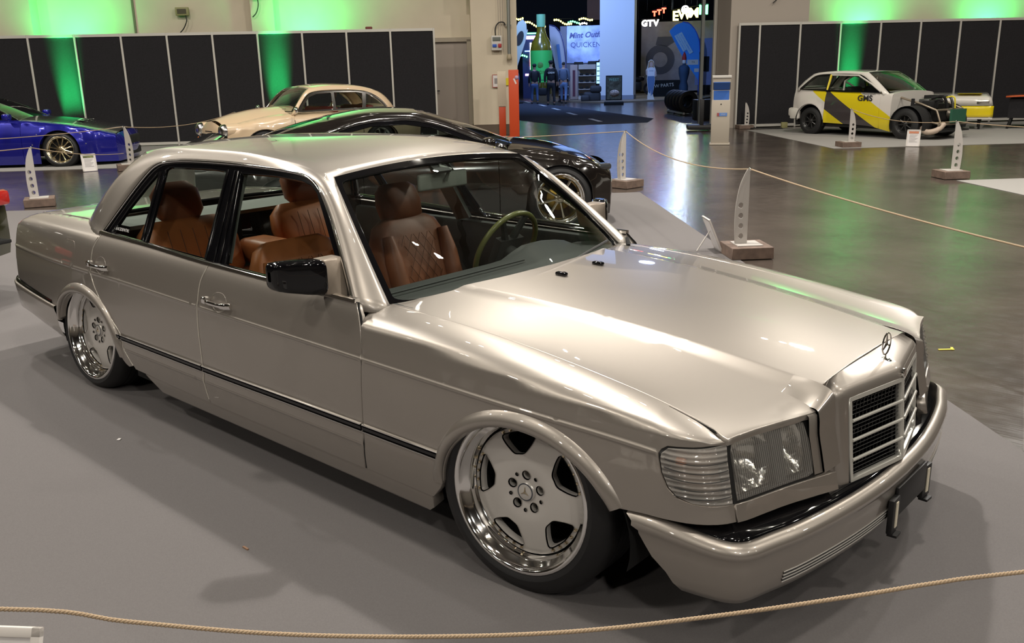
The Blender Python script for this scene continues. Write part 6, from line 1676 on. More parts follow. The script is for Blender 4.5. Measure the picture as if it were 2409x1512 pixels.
rope(P_['L1'], (-14.2, -1.6, 0.74), 0.10, 'barrier rope running left from the post behind the boot', r=0.007)
rope(P_['L1'], (-13.95, 4.55, 0.30), 0.05, 'barrier rope dropping from the left post across the white notice', r=0.006)
rope(P_['L2'], (-17.9, 0.5, 0.70), 0.14, 'barrier rope across the blue coupe, rising to its nose', r=0.007)
rope(P_['L2'], P_['B'], 0.12, 'barrier rope from the blue coupe nose towards the cream saloon', r=0.007)
rope(P_['C1'], P_['C2'], 0.10, 'barrier rope across the wheel of the rally hatchback', r=0.006)
rope(P_['C2'], (0.6, 12.9, 0.70), 0.10, 'barrier rope running right from the far right post', r=0.006)
fr_pts = [(-1.2, -3.75, 0.745), (-0.45, -2.90, 0.765), (0.036, -2.338, 0.700), (0.198, -2.183, 0.664), (0.386, -2.005, 0.628), (0.589, -1.811, 0.609), (0.79, -1.621, 0.609), (0.991, -1.429, 0.632), (1.163, -1.265, 0.661), (1.277, -1.156, 0.683), (1.397, -1.042, 0.700), (2.0, -0.40, 0.735), (2.75, 0.40, 0.745)]
rope(None or (0, 0, 0), (0, 0, 0), 0, 'twisted beige rope sagging across the very front of the picture', mid=catmull(fr_pts, 6), strands=True)

# ---------------- notice boards
M_frame = mat('white_frame', (0.70, 0.66, 0.62), 0.4); M_paper = mat('paper', (0.74, 0.71, 0.70), 0.6)
M_photo = mat('printed_photo', (0.14, 0.16, 0.05), 0.5, noise=0.6, nscale=30); M_photo2 = mat('printed_orange', (0.55, 0.20, 0.10), 0.5)
def board(x, y, rz, w, h, tilt, label, pic, lines=7):
    t = thing('notice_board', label, 'notice', (x, y, 0.006), rz, 'white framed notices by the cars')
    ax = (np.array([1, 0, 0]), np.array([0, math.cos(tilt), -math.sin(tilt)]), np.array([0, math.sin(tilt), math.cos(tilt)]))
    def bx(nm, u, v, d, sx, sy, m, par=t): 
        return box(nm, ax[0]*u+ax[2]*(v)+ax[1]*d, (sx, 0.006, sy), m, par, ax=ax)
    bx('board', 0, h/2, 0, w, h, M_paper)
    for u, v, sx, sy in ((0, 0.008, w, 0.018), (0, h-0.008, w, 0.018), (-w/2+0.008, h/2, 0.018, h), (w/2-0.008, h/2, 0.018, h)): box('frame', ax[0]*u+ax[2]*v-ax[1]*0.004, (sx, 0.014, sy), M_frame, t, ax=ax)
    bx('picture', 0, h*0.84, -0.0045, w*0.72, h*0.12, pic)
    for k in range(lines): bx('text_line', -0.01*(k % 3), h*0.70-k*h*0.07, -0.0040, w*0.62-0.02*(k % 3), 0.0035, mat('print_grey', (0.3, 0.28, 0.28), 0.7))
    tube('prop', [ax[2]*h*0.62+ax[1]*0.006, np.array([0, h*0.62*math.sin(tilt)+h*0.36, 0.004])], 0.006, M_frame, t)
    return t
def face(x, y): return math.atan2(-2.7725-y, 1.694-x)+PI/2
board(-14.41, 4.14, face(-14.41, 4.14)+0.1, 0.235, 0.30, 0.22, 'white framed notice with a green photo in front of the blue coupe wheel', M_photo)
board(-4.18, 15.0, face(-4.18, 15.0)-0.1, 0.235, 0.31, 0.22, 'white framed notice with an orange banner in front of the rally hatchback wheel', M_photo2)
board(-2.22, 4.30, 2.36, 0.24, 0.32, 0.40, 'white framed notice seen edge on, propped on the grey carpet beside the near rope post', M_photo)
nb = thing('notice_board', 'corner of a pale framed notice board close to the viewer, bottom left corner', 'notice', (-0.35, -2.52, 0.02), 0.0)
axb = (np.array([0.62, 0.78, 0.0]), np.array([-0.60, 0.48, 0.64]), np.array([-0.50, 0.40, 0.77]))
cnr = np.array([-0.178, -2.21, 0.5])-np.array([-0.35, -2.52, 0.02])
e1 = np.array([-0.80, -0.60, 0.0]); e2 = np.array([0.25, -0.33, -0.91]); e2 /= np.linalg.norm(e2); nn_ = np.cross(e1, e2); nn_ /= np.linalg.norm(nn_)
def nbx(nm, u, v, su, sv, m, th=0.016, d=0.0): return box(nm, cnr+e1*u+e2*v+nn_*d, (su, sv, th), m, nb, ax=(e1, e2, nn_))
nbx('board', 0.16, 0.22, 0.30, 0.42, M_paper, 0.006)
for q in ((0.16, 0.011, 0.32, 0.022), (0.16, 0.43, 0.32, 0.022), (0.011, 0.22, 0.022, 0.44), (0.309, 0.22, 0.022, 0.44)): bevel_obj(nbx('frame', *q, M_frame), 0.003)
nbx('picture', 0.16, 0.07, 0.25, 0.07, mat('print_brown', (0.10, 0.06, 0.05), 0.5), 0.008)
tube('stand_leg', [cnr+e1*0.16+e2*0.44, (cnr+e1*0.16+e2*0.44)*np.array([1, 1, 0])+np.array([0, 0, -0.016])], 0.012, M_frame, nb)
box('stand_foot', (cnr+e1*0.16+e2*0.44)*np.array([1, 1, 0])+np.array([0, 0, -0.008]), (0.2, 0.2, 0.015), M_frame, nb)

# ---------------- things on and by the hall wall
def wbox(name, c, s, m, label=None, cat=None, bev=0.0, rz=HA, parent=None):
    o = box(name, (0, 0, 0), s, m, parent, bev=bev); o.location = c; o.rotation_euler = (0, 0, rz)
    if label: tag(o, label, cat)
    return o
# sanitiser kiosk
ki = thing('dispenser_stand', 'beige sanitiser dispenser stand with a blue slanted head in front of the gateway', 'dispenser', (-7.55, 13.80, 0), 2.080-PI/2)
M_kiosk = mat('kiosk_beige', (0.46, 0.41, 0.34), 0.45); M_kblue = mat('kiosk_blue', (0.05, 0.16, 0.55), 0.35); M_kwhite = mat('kiosk_white', (0.62, 0.60, 0.56), 0.4)
box('cabinet', (0, 0, 0.46), (0.36, 0.26, 0.84), M_kiosk, ki, bev=0.01); box('foot', (0, 0, 0.02), (0.40, 0.30, 0.04), M_kiosk, ki, bev=0.01)
v, f = prism_data([(-0.10, 0.88), (0.12, 0.88), (0.12, 1.30), (-0.20, 1.30), (-0.20, 1.22), (-0.08, 1.08)], lambda y, z: (-0.17, y, z), lambda y, z: (0.17, y, z)); mesh_obj('head', v, f, M_kiosk, ki, smooth=False)
box('front_panel', (0, -0.098, 0.97), (0.30, 0.012, 0.18), M_kblue, ki); box('slanted_panel', (0, -0.15, 1.15), (0.31, 0.012, 0.19), M_kblue, ki, ax=(np.array([1, 0, 0]), np.array([0, 0.75, 0.66]), np.array([0, -0.66, 0.75])))
box('lid', (0, -0.05, 1.325), (0.37, 0.34, 0.05), M_kwhite, ki, bev=0.008)
lb = box('label_strip', (0.03, -0.134, 0.60), (0.19, 0.006, 0.065), mat('label_blue', (0.12, 0.25, 0.6), 0.5), ki); box('label_square', (-0.05, -0.1375, 0.60), (0.045, 0.003, 0.062), mat('label_red', (0.35, 0.08, 0.08), 0.5), lb)
text_obj('label_text', 'STOP', 0.035, M_kwhite, lb, (0.05, -0.1385, 0.60), (PI/2, 0, 0))
v, f = lathe_data([(0, -0.004), (0.012, -0.004), (0.012, 0)], 12); mesh_obj('lock', [(x, y-0.131, z+0.80) for x, y, z in v], f, M_under, ki)
# red hydrant cabinets
rc = thing('hydrant_cabinet', 'tall orange-red hydrant cabinet with a sticker beside the gateway pillar', 'cabinet', (-12.55, 13.20, 0), 2.304-PI/2)
M_redc = mat('orange_red_enamel', (0.62, 0.075, 0.02), 0.4)
box('cabinet', (0.0, 0, 0.77), (0.23, 0.30, 1.52), M_redc, rc, bev=0.008); box('sticker', (0.03, -0.152, 1.28), (0.035, 0.004, 0.13), M_paper, rc, ax=(np.array([0.9, 0, 0.4]), np.array([0, 1, 0]), np.array([-0.4, 0, 0.9])))
v, f = lathe_data([(0, -0.003), (0.045, -0.003), (0.045, 0)], 16); mesh_obj('round_sticker', [(x+0.07, y-0.151, z+1.36) for x, y, z in v], f, mat('lilac', (0.5, 0.35, 0.5), 0.5), rc)
r2 = thing('hydrant_box', 'cream wall box on a red lower cabinet between the pillar and the tall red cabinet', 'cabinet', (-13.12, 13.42, 0), 2.304-PI/2)
box('lower_cabinet', (0, 0, 0.35), (0.16, 0.26, 0.68), M_redc, r2, bev=0.006); box('upper_box', (0, 0, 1.10), (0.20, 0.26, 0.80), MATS['wall_paint'], r2, bev=0.006)
# socket box, notice, yellow sign, conduit, sign, junction boxes
TW = 19.52
sb = thing('socket_box', 'grey socket box with one blue and one red outlet on the pillar', 'socket box', hall(0.62, TW, 2.15), HA)
box('housing', (0, -0.05, 0), (0.25, 0.10, 0.34), M_kwhite, sb, bev=0.012); box('cover', (0, -0.106, 0.09), (0.19, 0.012, 0.09), MATS['interior_grey'], sb, bev=0.004)
box('outlet', (-0.05, -0.112, -0.06), (0.10, 0.03, 0.07), mat('outlet_blue', (0.03, 0.10, 0.5), 0.4), sb, bev=0.008); box('outlet', (0.075, -0.112, -0.06), (0.08, 0.04, 0.09), mat('outlet_red', (0.4, 0.03, 0.03), 0.4), sb, bev=0.012)
tube('supply_cable', catmull([(-0.02, -0.05, 0.17), (-0.02, -0.06, 0.34), (0.06, -0.05, 0.46), (0.18, -0.04, 0.47), (0.22, -0.04, 0.40)], 5), 0.014, M_rubber, sb)
nt_ = thing('wall_notice', 'small red framed plan sheet fixed to the pillar under the socket box', 'notice', hall(0.60, TW, 1.27), HA)
box('sheet', (0, -0.008, 0), (0.19, 0.006, 0.29), M_paper, nt_)
for u, z, sx, sz in ((0, 0.145, 0.20, 0.012), (0, -0.145, 0.20, 0.012), (-0.095, 0, 0.012, 0.29), (0.095, 0, 0.012, 0.29)): box('frame', (u, -0.012, z), (sx, 0.010, sz), mat('frame_red', (0.4, 0.05, 0.04), 0.5), nt_)
box('plan_print', (0, -0.0125, 0.0), (0.10, 0.003, 0.13), MATS['print_grey'], nt_)
wbox('wall_sign', hall(0.86, TW-0.004, 1.25), (0.10, 0.01, 0.17), M_yel, 'small yellow safety sign on the pillar beside the red cabinet', 'sign')
cd = thing('conduit_pipe', 'thick grey galvanised conduit running down the pillar to a round cap', 'pipe', hall(0.92, TW-0.06, 1.75), HA)
tube('pipe', [(0, 0, 0.1), (0, 0, 6.0)], 0.042, mat('galvanised', (0.30, 0.31, 0.29), 0.35, 0.6), cd, n=12)
v, f = lathe_data([(0, 0.0), (0.06, 0.0), (0.065, 0.06), (0.05, 0.12), (0.042, 0.14)], 16, axis='z'); mesh_obj('end_cap', v, f, mat('cap_brass', (0.4, 0.33, 0.22), 0.5), cd)
for z in (0.8, 1.6, 2.6): box('pipe_clamp', (0, 0.02, z), (0.13, 0.05, 0.03), MATS['galvanised'], cd)
for k in range(3): tube('thin_cable', [(-0.14-0.05*k, 0.03, 0.2), (-0.14-0.05*k, 0.03, 6.0)], 0.008, MATS['wall_paint_grey'], cd, n=5)
sg_ = thing('hanging_sign', 'dark blue sign with two round symbols at the very top of the pillar', 'sign', hall(0.28, TW-0.05, 3.36), HA)
box('panel', (0, 0, 0.15), (0.66, 0.02, 0.56), mat('sign_blue', (0.018, 0.016, 0.07), 0.4), sg_)
for u in (-0.16, 0.16):
    v, f = lathe_data([(0, -0.002), (0.085, -0.002), (0.085, 0.0)], 20); mesh_obj('symbol', [(x+u, y-0.011, z+0.03) for x, y, z in v], f, mat('symbol_pink', (0.6, 0.35, 0.30), 0.5), sg_)
    v, f = lathe_data([(0, -0.004), (0.05, -0.004), (0.05, 0.0)], 16); mesh_obj('symbol_core', [(x+u, y-0.0112, z+0.02) for x, y, z in v], f, MATS['sign_blue'], sg_)
for (s0, t0, z0, lab, w) in ((-6.78, 20.0, 3.02, 'olive junction box with a black cable on the beige wall above the partition', 0.30), (-5.0, 19.72, 3.33, 'grey junction box at the top of the wall beside the pilaster', 0.20), (7.45, 19.47, 3.42, 'small grey box at the top of the right wall above the partition', 0.22)):
    jb = thing('junction_box', lab, 'junction box', hall(s0, t0, z0), HA)
    box('case', (0, -0.04, 0), (w, 0.09, w*0.62), mat('box_olive', (0.30, 0.28, 0.13), 0.5), jb, bev=0.01); box('lid', (0, -0.088, 0), (w*0.7, 0.01, w*0.36), mat('box_dark', (0.07, 0.06, 0.03), 0.5), jb)
    tube('cable', catmull([(w*0.25, -0.05, -w*0.3), (w*0.28, -0.06, -0.22), (0.0, -0.05, -0.38), (-0.10, -0.04, -0.48)], 4), 0.012, M_rubber, jb)
tube_ = tube('hanging_cable', catmull([hall(15.3, 19.9, 3.75), hall(15.25, 19.75, 3.4), hall(15.0, 19.7, 3.1), hall(14.85, 19.7, 2.85)], 5), 0.018, M_rubber, None); tag(tube_, 'black cable hanging from the top of the right wall over the partition', 'cable')
lampb = wbox('floor_socket', (-8.35, 18.35, 0.09), (0.14, 0.10, 0.14), mat('socket_yellow', (0.35, 0.33, 0.15), 0.5), 'small yellowish distribution box on the floor at the foot of the right partition', 'socket box', bev=0.01, rz=0.8)
cb_ = tube('floor_cable', catmull([(-8.35, 18.30, 0.02), (-8.6, 18.15, 0.02), (-8.9, 18.05, 0.02), (-9.0, 17.9, 0.02)], 5), 0.015, M_rubber, None); tag(cb_, 'black cable on the floor along the right partition', 'cable')
rl = box('red_lamp', (0, 0, 0), (0.16, 0.08, 0.06), mat('rags_red', (0.18, 0.05, 0.04), 0.7), None, bev=0.02); rl.location = (-15.40, 11.40, 2.53); rl.rotation_euler = (0, 0, 0.83); tag(rl, 'small red and black object lying on top of the left partition', 'object')
# crumbs on the carpet
for i, (x, y, m, l, sz) in enumerate([(-0.93, -1.30, M_scrap, 'tiny brown twig lying on the grey carpet left of the front wheel', (0.030, 0.007, 0.005)), (-1.81, -1.95, M_scrapw, 'tiny white scrap on the carpet near the left edge', (0.012, 0.008, 0.003)), (-2.25, -1.13, M_scrapw, 'tiny pale scrap on the carpet beside the car sill', (0.020, 0.014, 0.002)), (-2.0, -2.2, M_scrap, 'tiny dark crumb on the carpet lower left', (0.008, 0.008, 0.004))]):
    o = box('carpet_scrap', (0, 0, 0), sz, m); o.location = (x, y, 0.0085); o.rotation_euler = (0, 0, i*1.1); tag(o, l, 'scrap')
# ------------------------------------------------------------------ second hall seen through the gateway
def em(name, col, s): return mat(name, (0.02, 0.02, 0.02), 0.5, emit=col, estr=s)
def at(az, d): return (1.694+d*math.cos(az), -2.7725+d*math.sin(az))
wall_box('wall_far', -20, 34, 60, 60.4, 0, 9, mat('far_wall', (0.03, 0.028, 0.03), 0.9))
wall_box('wall_far_left', -8, -7.6, 20.5, 60, 0, 9, mat('far_wall', (0.03, 0.028, 0.03), 0.9))
wall_box('wall_far_right', 26, 26.4, 20.5, 60, 0, 9, mat('far_wall', (0.03, 0.028, 0.03), 0.9))
wall_box('ceiling_far', -20, 34, 20.5, 60.4, 9, 9.2, mat('far_wall', (0.03, 0.028, 0.03), 0.9))
def facing(az): return az-PI/2
def place(name, label, cat, az, d, group=None, dz=0.0):
    x, y = at(az, d); return thing(name, label, cat, (x, y, dz), facing(az), group)
# square column
M_col = mat('column_white', (0.74, 0.76, 0.80), 0.7)
cx_, cy_ = at(2.188, 42.6)
co = box('pillar_far', (0, 0, 4.5), (1.52, 1.0, 9.0), M_col); co.location = (cx_, cy_, 0); co.rotation_euler = (0, 0, facing(2.188)-0.12); co['kind'] = 'structure'
cb2 = box('column_foot', (0, 0, 0.12), (1.56, 1.04, 0.24), mat('column_grey', (0.25, 0.27, 0.33), 0.7), co)
# stage platform under the booths
M_plat = mat('booth_floor', (0.20, 0.15, 0.10), 0.7)
slab('booth_platform', [at(2.26, 42.5), at(2.20, 39.5), at(2.10, 42.0), at(2.06, 50), at(2.26, 58)], 0.0, 0.05, M_plat)
# poster on a rubber foot
es = place('poster_stand', 'dark framed poster stand on a black rubber foot in front of the pale blue column', 'sign', 2.192, 38.1)
box('foot', (0, 0, 0.06), (0.80, 0.45, 0.12), M_under, es, bev=0.03); box('frame', (0, 0, 0.66), (0.66, 0.06, 0.98), M_under, es, bev=0.01)
box('poster', (0, -0.033, 0.66), (0.58, 0.008, 0.90), mat('poster_print', (0.07, 0.075, 0.06), 0.4, noise=0.8, nscale=9), es)
v, f = lathe_data([(0, -0.004), (0.20, -0.004), (0.20, 0)], 20); mesh_obj('plate_print', [(x+0.02, y-0.037, z*0.7+0.45) for x, y, z in v], f, mat('food_print', (0.40, 0.30, 0.25), 0.5, noise=0.7, nscale=20), es)
text_obj('poster_text', 'WEST', 0.16, mat('mint', (0.25, 0.5, 0.4), 0.5), es, (0, -0.04, 0.98), (PI/2, 0, 0))
# giant bottle
bo_ = place('giant_bottle', 'giant green and amber bottle with a bright green label towering behind the visitors', 'bottle', 2.269, 43.1)
M_bot = mat('bottle_amber', (0.16, 0.13, 0.01), 0.25, coat=1.0, noise=0.4, nscale=2); M_lab = mat('label_green', (0.06, 0.62, 0.12), 0.5)
v, f = lathe_data([(0.45, 0.3), (0.50, 0.35), (0.50, 2.3), (0.44, 2.6), (0.28, 2.85), (0.20, 3.1), (0.19, 3.3)], 28, axis='z'); mesh_obj('bottle_body', v, f, M_bot, bo_, sharp=0.8)
v, f = lathe_data([(0.20, 3.28), (0.205, 3.82), (0.0, 3.83)], 20, axis='z'); mesh_obj('cap', v, f, mat('cap_mint', (0.22, 0.55, 0.30), 0.5), bo_, sharp=0.8)
v, f = lathe_data([(0.508, 0.85), (0.508, 2.25)], 28, axis='z'); mesh_obj('label', v, f, M_lab, bo_, sharp=0.8)
v, f = lathe_data([(0, -0.004), (0.12, -0.004), (0.13, 0.0)], 14); mesh_obj('label_emblem', [(x-0.05, y-0.51, z+1.62) for x, y, z in v], f, mat('emblem_green', (0.08, 0.25, 0.04), 0.5), bo_)
tt = text_obj('label_text', 'GIN', 0.20, MATS['emblem_green'], bo_, (0.05, -0.52, 1.30), (PI/2, 0, 0))
box('stand', (0, 0, 0.16), (0.9, 0.9, 0.32), mat('crate_brown', (0.12, 0.08, 0.04), 0.7), bo_)
# feather flags: thin cloth on a bent pole
def feather(az, d, h, lean, w, m, label, z0=0.0, flip=1, edge=None):
    t = place('feather_flag', label, 'flag', az, d, 'feather flags in the second hall'); pl = []; G = []
    for q in np.linspace(0, 1, 18):
        z = z0+(h-z0)*q; x = lean*q
        ww = w*(math.sin(min(1, q*1.05)*PI*0.62)**0.8 if q > 0 else 0); 
        if q > 0.8: ww *= math.sqrt(max(0.0, 1-((q-0.8)/0.2)**2))
        ww = max(ww, 0.03); G.append([(x, 0, z), (x-flip*ww*0.5, -0.02, z-0.10*q*ww), (x-flip*ww, 0, z-0.25*q*ww)]); pl.append((x, 0, z))
    grid('banner', G, m, t).modifiers.new('th', 'SOLIDIFY').thickness = 0.01
    tube('pole', [(0, 0, 0.02)]+pl, 0.02, edge or M_kwhite, t); box('foot', (0, 0, 0.03), (0.6, 0.6, 0.06), M_under, t, bev=0.01)
    return t
M_fblue = mat('flag_blue', (0.05, 0.30, 0.85), 0.7); M_fwhite = mat('flag_white', (0.42, 0.42, 0.50), 0.8)
bf = place('feather_flag', 'large bright blue leaning feather flag with mirrored white ribbon lettering above the tyres', 'flag', 2.1135, 46.0, 'feather flags in the second hall')
out = [(0.30, 0.55), (0.30, 1.6), (0.26, 2.15), (0.12, 2.55), (-0.10, 2.80), (-0.35, 2.90), (-0.60, 2.84), (-0.82, 2.62), (0.05, 1.0)]
bf.scale = (1.25, 1, 1.17)
out = [(0.36, 0.62), (0.36, 1.75), (0.31, 2.25), (0.16, 2.62), (-0.06, 2.86), (-0.30, 2.93), (-0.56, 2.84), (-0.80, 2.60), (-0.50, 2.0), (-0.20, 1.45)]
patch('banner', [tuple(p) for p in out], lambda u, v: (u, 0.02*math.sin(4*v), v), M_fblue, bf, step=0.2, th=0.01, back=True)
tube('pole', catmull([(0.36, 0, 0.03), (0.37, 0, 1.75), (0.32, 0, 2.25), (0.16, 0, 2.63), (-0.06, 0, 2.88), (-0.30, 0, 2.95)], 4), 0.02, mat('pole_blue', (0.03, 0.10, 0.6), 0.4), bf)
for (u, v_, su, sv) in ((0.12, 1.36, 0.42, 0.20), (0.27, 1.04, 0.17, 0.14)): 
    box('white_band', (u, -0.018, v_), (su, 0.004, sv), M_kwhite, bf)
M_rib = mat('ribbon_white', (0.45, 0.66, 0.80), 0.6)
for (u, v_, ln) in ((-0.17, 2.12, 0.92), (-0.36, 2.13, 0.72)):
    a = 2.08; ax = (np.array([math.cos(a), 0, math.sin(a)]), np.array([0, 1, 0]), np.array([-math.sin(a), 0, math.cos(a)]))
    rb_ = box('ribbon', (u, -0.020, v_), (ln, 0.004, 0.15), M_rib, bf, ax=ax)
for (u, v_, s_) in ((-0.17, 2.12, 'TUNING ON TOUR'), (-0.36, 2.13, 'TUNING RACING')):
    o = text_obj('ribbon_lettering', s_, 0.095, M_fblue, bf, (u, -0.026, v_), (PI/2, 2.08-PI if False else -(2.08-PI), 0)); o.scale = (-0.95, 1, 1)
text_obj('band_lettering', 'TX', 0.10, M_print, bf, (0.14, -0.022, 1.36), (PI/2, 0, 0)); box('foot', (0.36, 0, 0.03), (0.5, 0.5, 0.06), M_under, bf)
wf = place('feather_flag', 'tall white feather flag with a blue ribbon beside the giant bottle', 'flag', 2.251, 44.8, 'feather flags in the second hall')
out = [(0.36, 0.7), (0.34, 1.7), (0.25, 2.5), (0.08, 3.05), (-0.15, 3.32), (-0.42, 3.40), (-0.40, 2.9), (-0.28, 2.2), (-0.12, 1.4), (0.05, 0.8)]
patch('banner', out, lambda u, v: (u, 0, v), M_fwhite, wf, step=0.25, th=0.01, back=True)
tube('pole', catmull([(0.37, 0, 0.03), (0.35, 0, 1.7), (0.26, 0, 2.5), (0.09, 0, 3.07), (-0.15, 0, 3.35), (-0.42, 0, 3.43)], 4), 0.022, mat('pole_navy', (0.02, 0.03, 0.15), 0.4), wf)
box('ribbon', (0.04, -0.02, 2.0), (0.15, 0.004, 1.1), mat('ribbon_blue', (0.08, 0.18, 0.42), 0.6), wf, ax=(np.array([0.99, 0, 0.12]), np.array([0, 1, 0]), np.array([-0.12, 0, 0.99]))); box('foot', (0.37, 0, 0.03), (0.5, 0.5, 0.06), M_under, wf)
w2 = place('feather_flag', 'white feather flag with a black oval emblem at the left edge of the gateway', 'flag', 2.291, 41.0, 'feather flags in the second hall')
out = [(-0.30, 1.55), (-0.14, 2.1), (0.04, 2.55), (0.14, 3.0), (0.12, 3.35), (-0.02, 3.52), (-0.22, 3.42), (-0.40, 3.05), (-0.48, 2.5), (-0.45, 1.9)]
patch('banner', out[::1], lambda u, v: (u+0.15, 0, v), mat('flag_cream', (0.50, 0.56, 0.48), 0.8), w2, step=0.25, th=0.01, back=True)
patch('emblem', [(0.15*math.cos(a)+0.08*math.sin(a), 0.30*math.sin(a)) for a in np.linspace(0, 2*PI, 20, endpoint=False)], lambda u, v: (u-0.02, -0.015, v+2.75), M_print, w2, step=0.2, th=0.002)
tube('pole', [(-0.18, 0, 0.02), (-0.16, 0, 1.6), (0.20, 0, 2.6), (0.32, 0, 3.1)], 0.02, M_kwhite, w2); box('foot', (-0.18, 0, 0.03), (0.5, 0.5, 0.06), M_under, w2)
# booth with blue-lit banner, shelves and posters
bt = place('sales_booth', 'sales booth back wall with a blue lit banner reading QUICKEN left of the column', 'booth', 2.222, 46.5)
box('back_wall', (0, 0.15, 1.72), (2.5, 0.1, 3.4), mat('booth_wall', (0.12, 0.12, 0.17), 0.7), bt)
box('banner', (0.05, 0.07, 2.55), (1.95, 0.04, 1.75), mat('banner_blue', (0.35, 0.42, 0.75), 0.6, noise=0.5, nscale=1.5), bt)
text_obj('banner_text', 'QUICKEN', 0.34, mat('print_navy', (0.04, 0.05, 0.18), 0.6), bt, (0.0, 0.04, 2.52), (PI/2, 0, 0))
text_obj('banner_script', 'Mint Outfit', 0.36, MATS['print_navy'], bt, (0.0, 0.04, 2.98), (PI/2, -0.03, 0), shear=0.3, bold=0.012)
area((bt.location.x+1.2, bt.location.y-1.6, 3.4), (bt.location.x-0.2, bt.location.y, 2.5), 55, 0.4, (0.4, 0.6, 1.0), name='booth_lamp')
for (u, z, s_) in ((-0.35, 1.55, (0.45, 0.05, 0.35)), (0.35, 1.45, (0.5, 0.12, 0.6)), (0.8, 1.55, (0.35, 0.12, 0.55))): box('hanging_shirt', (u, 0.02, z), s_, M_under, bt, bev=0.05)
sh = place('shelf_unit', 'pale shelf unit stacked with dark shoes left of the blue column', 'shelf', 2.2205, 43.2)
for k in range(5): box('shelf', (0, 0, 0.20+0.30*k), (0.80, 0.4, 0.03), mat('shelf_cream', (0.45, 0.40, 0.36), 0.6), sh)
box('back', (0, 0.2, 0.85), (0.8, 0.02, 1.5), MATS['shelf_cream'], sh); box('base', (0, 0, 0.1), (0.8, 0.4, 0.2), MATS['shelf_cream'], sh)
random.seed(3)
for k in range(4):
    for j in range(3):
        o = box('shoe', (0, 0, 0), (0.16, 0.28, 0.10), M_under, None, bev=0.03); p = sh.matrix_world if False else None
        a = sh.rotation_euler.z; lx, ly = -0.26+0.26*j, -0.03; o.location = (sh.location.x+lx*math.cos(a)-ly*math.sin(a), sh.location.y+lx*math.sin(a)+ly*math.cos(a), 0.265+0.30*k); o.rotation_euler = (0, 0, a)
        tag(o, '%s dark shoe on the %s shelf of the pale shelf unit' % (['left', 'middle', 'right'][j], ['lowest', 'second lowest', 'second highest', 'highest'][k]), 'shoe', 'shoes on the pale shelf unit')
for az, d, w, h, m, lab in ((2.2345, 43.0, 0.34, 1.55, mat('poster_beige', (0.40, 0.30, 0.26), 0.6), 'tall beige poster with a red bottle beside the shelf unit'), (2.2455, 42.0, 0.45, 1.3, mat('rack_dark', (0.05, 0.05, 0.07), 0.6), 'dark wheeled display rack behind the man in jeans')):
    t = place('display_panel', lab, 'display', az, d); box('panel', (0, 0, h/2+0.05), (w, 0.12, h), m, t, bev=0.01)
    box('print', (0, -0.065, h*0.5), (w*0.35, 0.006, h*0.75), mat('print_winered', (0.10, 0.02, 0.04), 0.5), t); box('foot', (0, 0, 0.03), (w*1.1, 0.3, 0.06), M_under, t)
    if w > 0.4:
        for k in range(3): box('rack_shelf', (0, -0.1, 0.3+0.35*k), (w, 0.25, 0.02), mat('shelf_cream', (0.45, 0.40, 0.36), 0.6), t)
fg = place('drinks_cooler', 'glowing blue drinks cooler at the left side of the column', 'cooler', 2.2075, 44.3)
box('case', (0, 0, 0.9), (0.36, 0.4, 1.7), M_under, fg, bev=0.01); box('lit_door', (0, -0.205, 1.2), (0.26, 0.02, 0.95), em('cooler_glow', (0.3, 0.65, 1.0), 1.6), fg)
for k in range(4): box('bottle_row', (0, -0.218, 0.85+0.22*k), (0.24, 0.006, 0.04), M_print, fg)
cr = place('merchandise_pile', 'dark bags piled on the booth floor beside the column', 'bags', 2.2150, 41.2)
for k, (u, z, s_) in enumerate([(0, 0.22, (0.75, 0.5, 0.42)), (0.15, 0.55, (0.5, 0.4, 0.3)), (-0.3, 0.16, (0.4, 0.4, 0.3))]): box('bag', (u, -0.1*k, z), s_, mat('bag_dark', (0.03, 0.03, 0.035), 0.7), cr, bev=0.1, seg=3)
# right of the column: grey backdrop with dark motorcycle print
bd_ = place('backdrop_wall', 'tall grey printed backdrop with a dark motorcycle picture right of the column', 'backdrop', 2.125, 50)
box('panel', (0, 0.1, 1.9), (3.9, 0.1, 3.5), mat('backdrop_grey', (0.15, 0.14, 0.16), 0.8, noise=0.15, nscale=2), bd_)
def ringp(cx, cz, R, r, n=28): return [(cx+R*math.cos(a), cz+R*math.sin(a)) for a in np.linspace(0, 2*PI, n, endpoint=False)], [(cx+r*math.cos(a), cz+r*math.sin(a)) for a in np.linspace(0, 2*PI, n, endpoint=False)]
o_, i_ = ringp(-0.95, 1.75, 0.75, 0.38); pr = mat('print_darkgrey', (0.035, 0.035, 0.05), 0.7)
patch('wheel_print', o_, lambda u, v: (u, 0.045, v), pr, bd_, step=0.3, th=0.003, holes=[i_])
patch('frame_print', [(-1.2, 2.5), (-0.6, 2.4), (0.4, 3.0), (0.5, 3.15), (-0.2, 2.9), (-1.1, 2.9)], lambda u, v: (u, 0.045, v), pr, bd_, step=0.4, th=0.003)
patch('frame_print', [(0.3, 2.2), (0.8, 2.9), (0.95, 2.85), (0.5, 2.15)], lambda u, v: (u, 0.045, v), pr, bd_, step=0.4, th=0.003)
bl_ = place('side_screen', 'pale lilac screen panel behind the blue flag', 'screen', 2.098, 47)
box('panel', (0, 0, 1.6), (0.9, 0.06, 2.2), mat('screen_lilac', (0.22, 0.24, 0.42), 0.7), bl_); box('shirt', (0.05, -0.05, 1.5), (0.3, 0.04, 0.7), M_under, bl_); box('foot', (0, 0, 0.25), (0.6, 0.3, 0.5), M_under, bl_)
dm = place('mannequin', 'dark dressed display mannequin with a red cap behind the flag', 'mannequin', 2.119, 43.6)
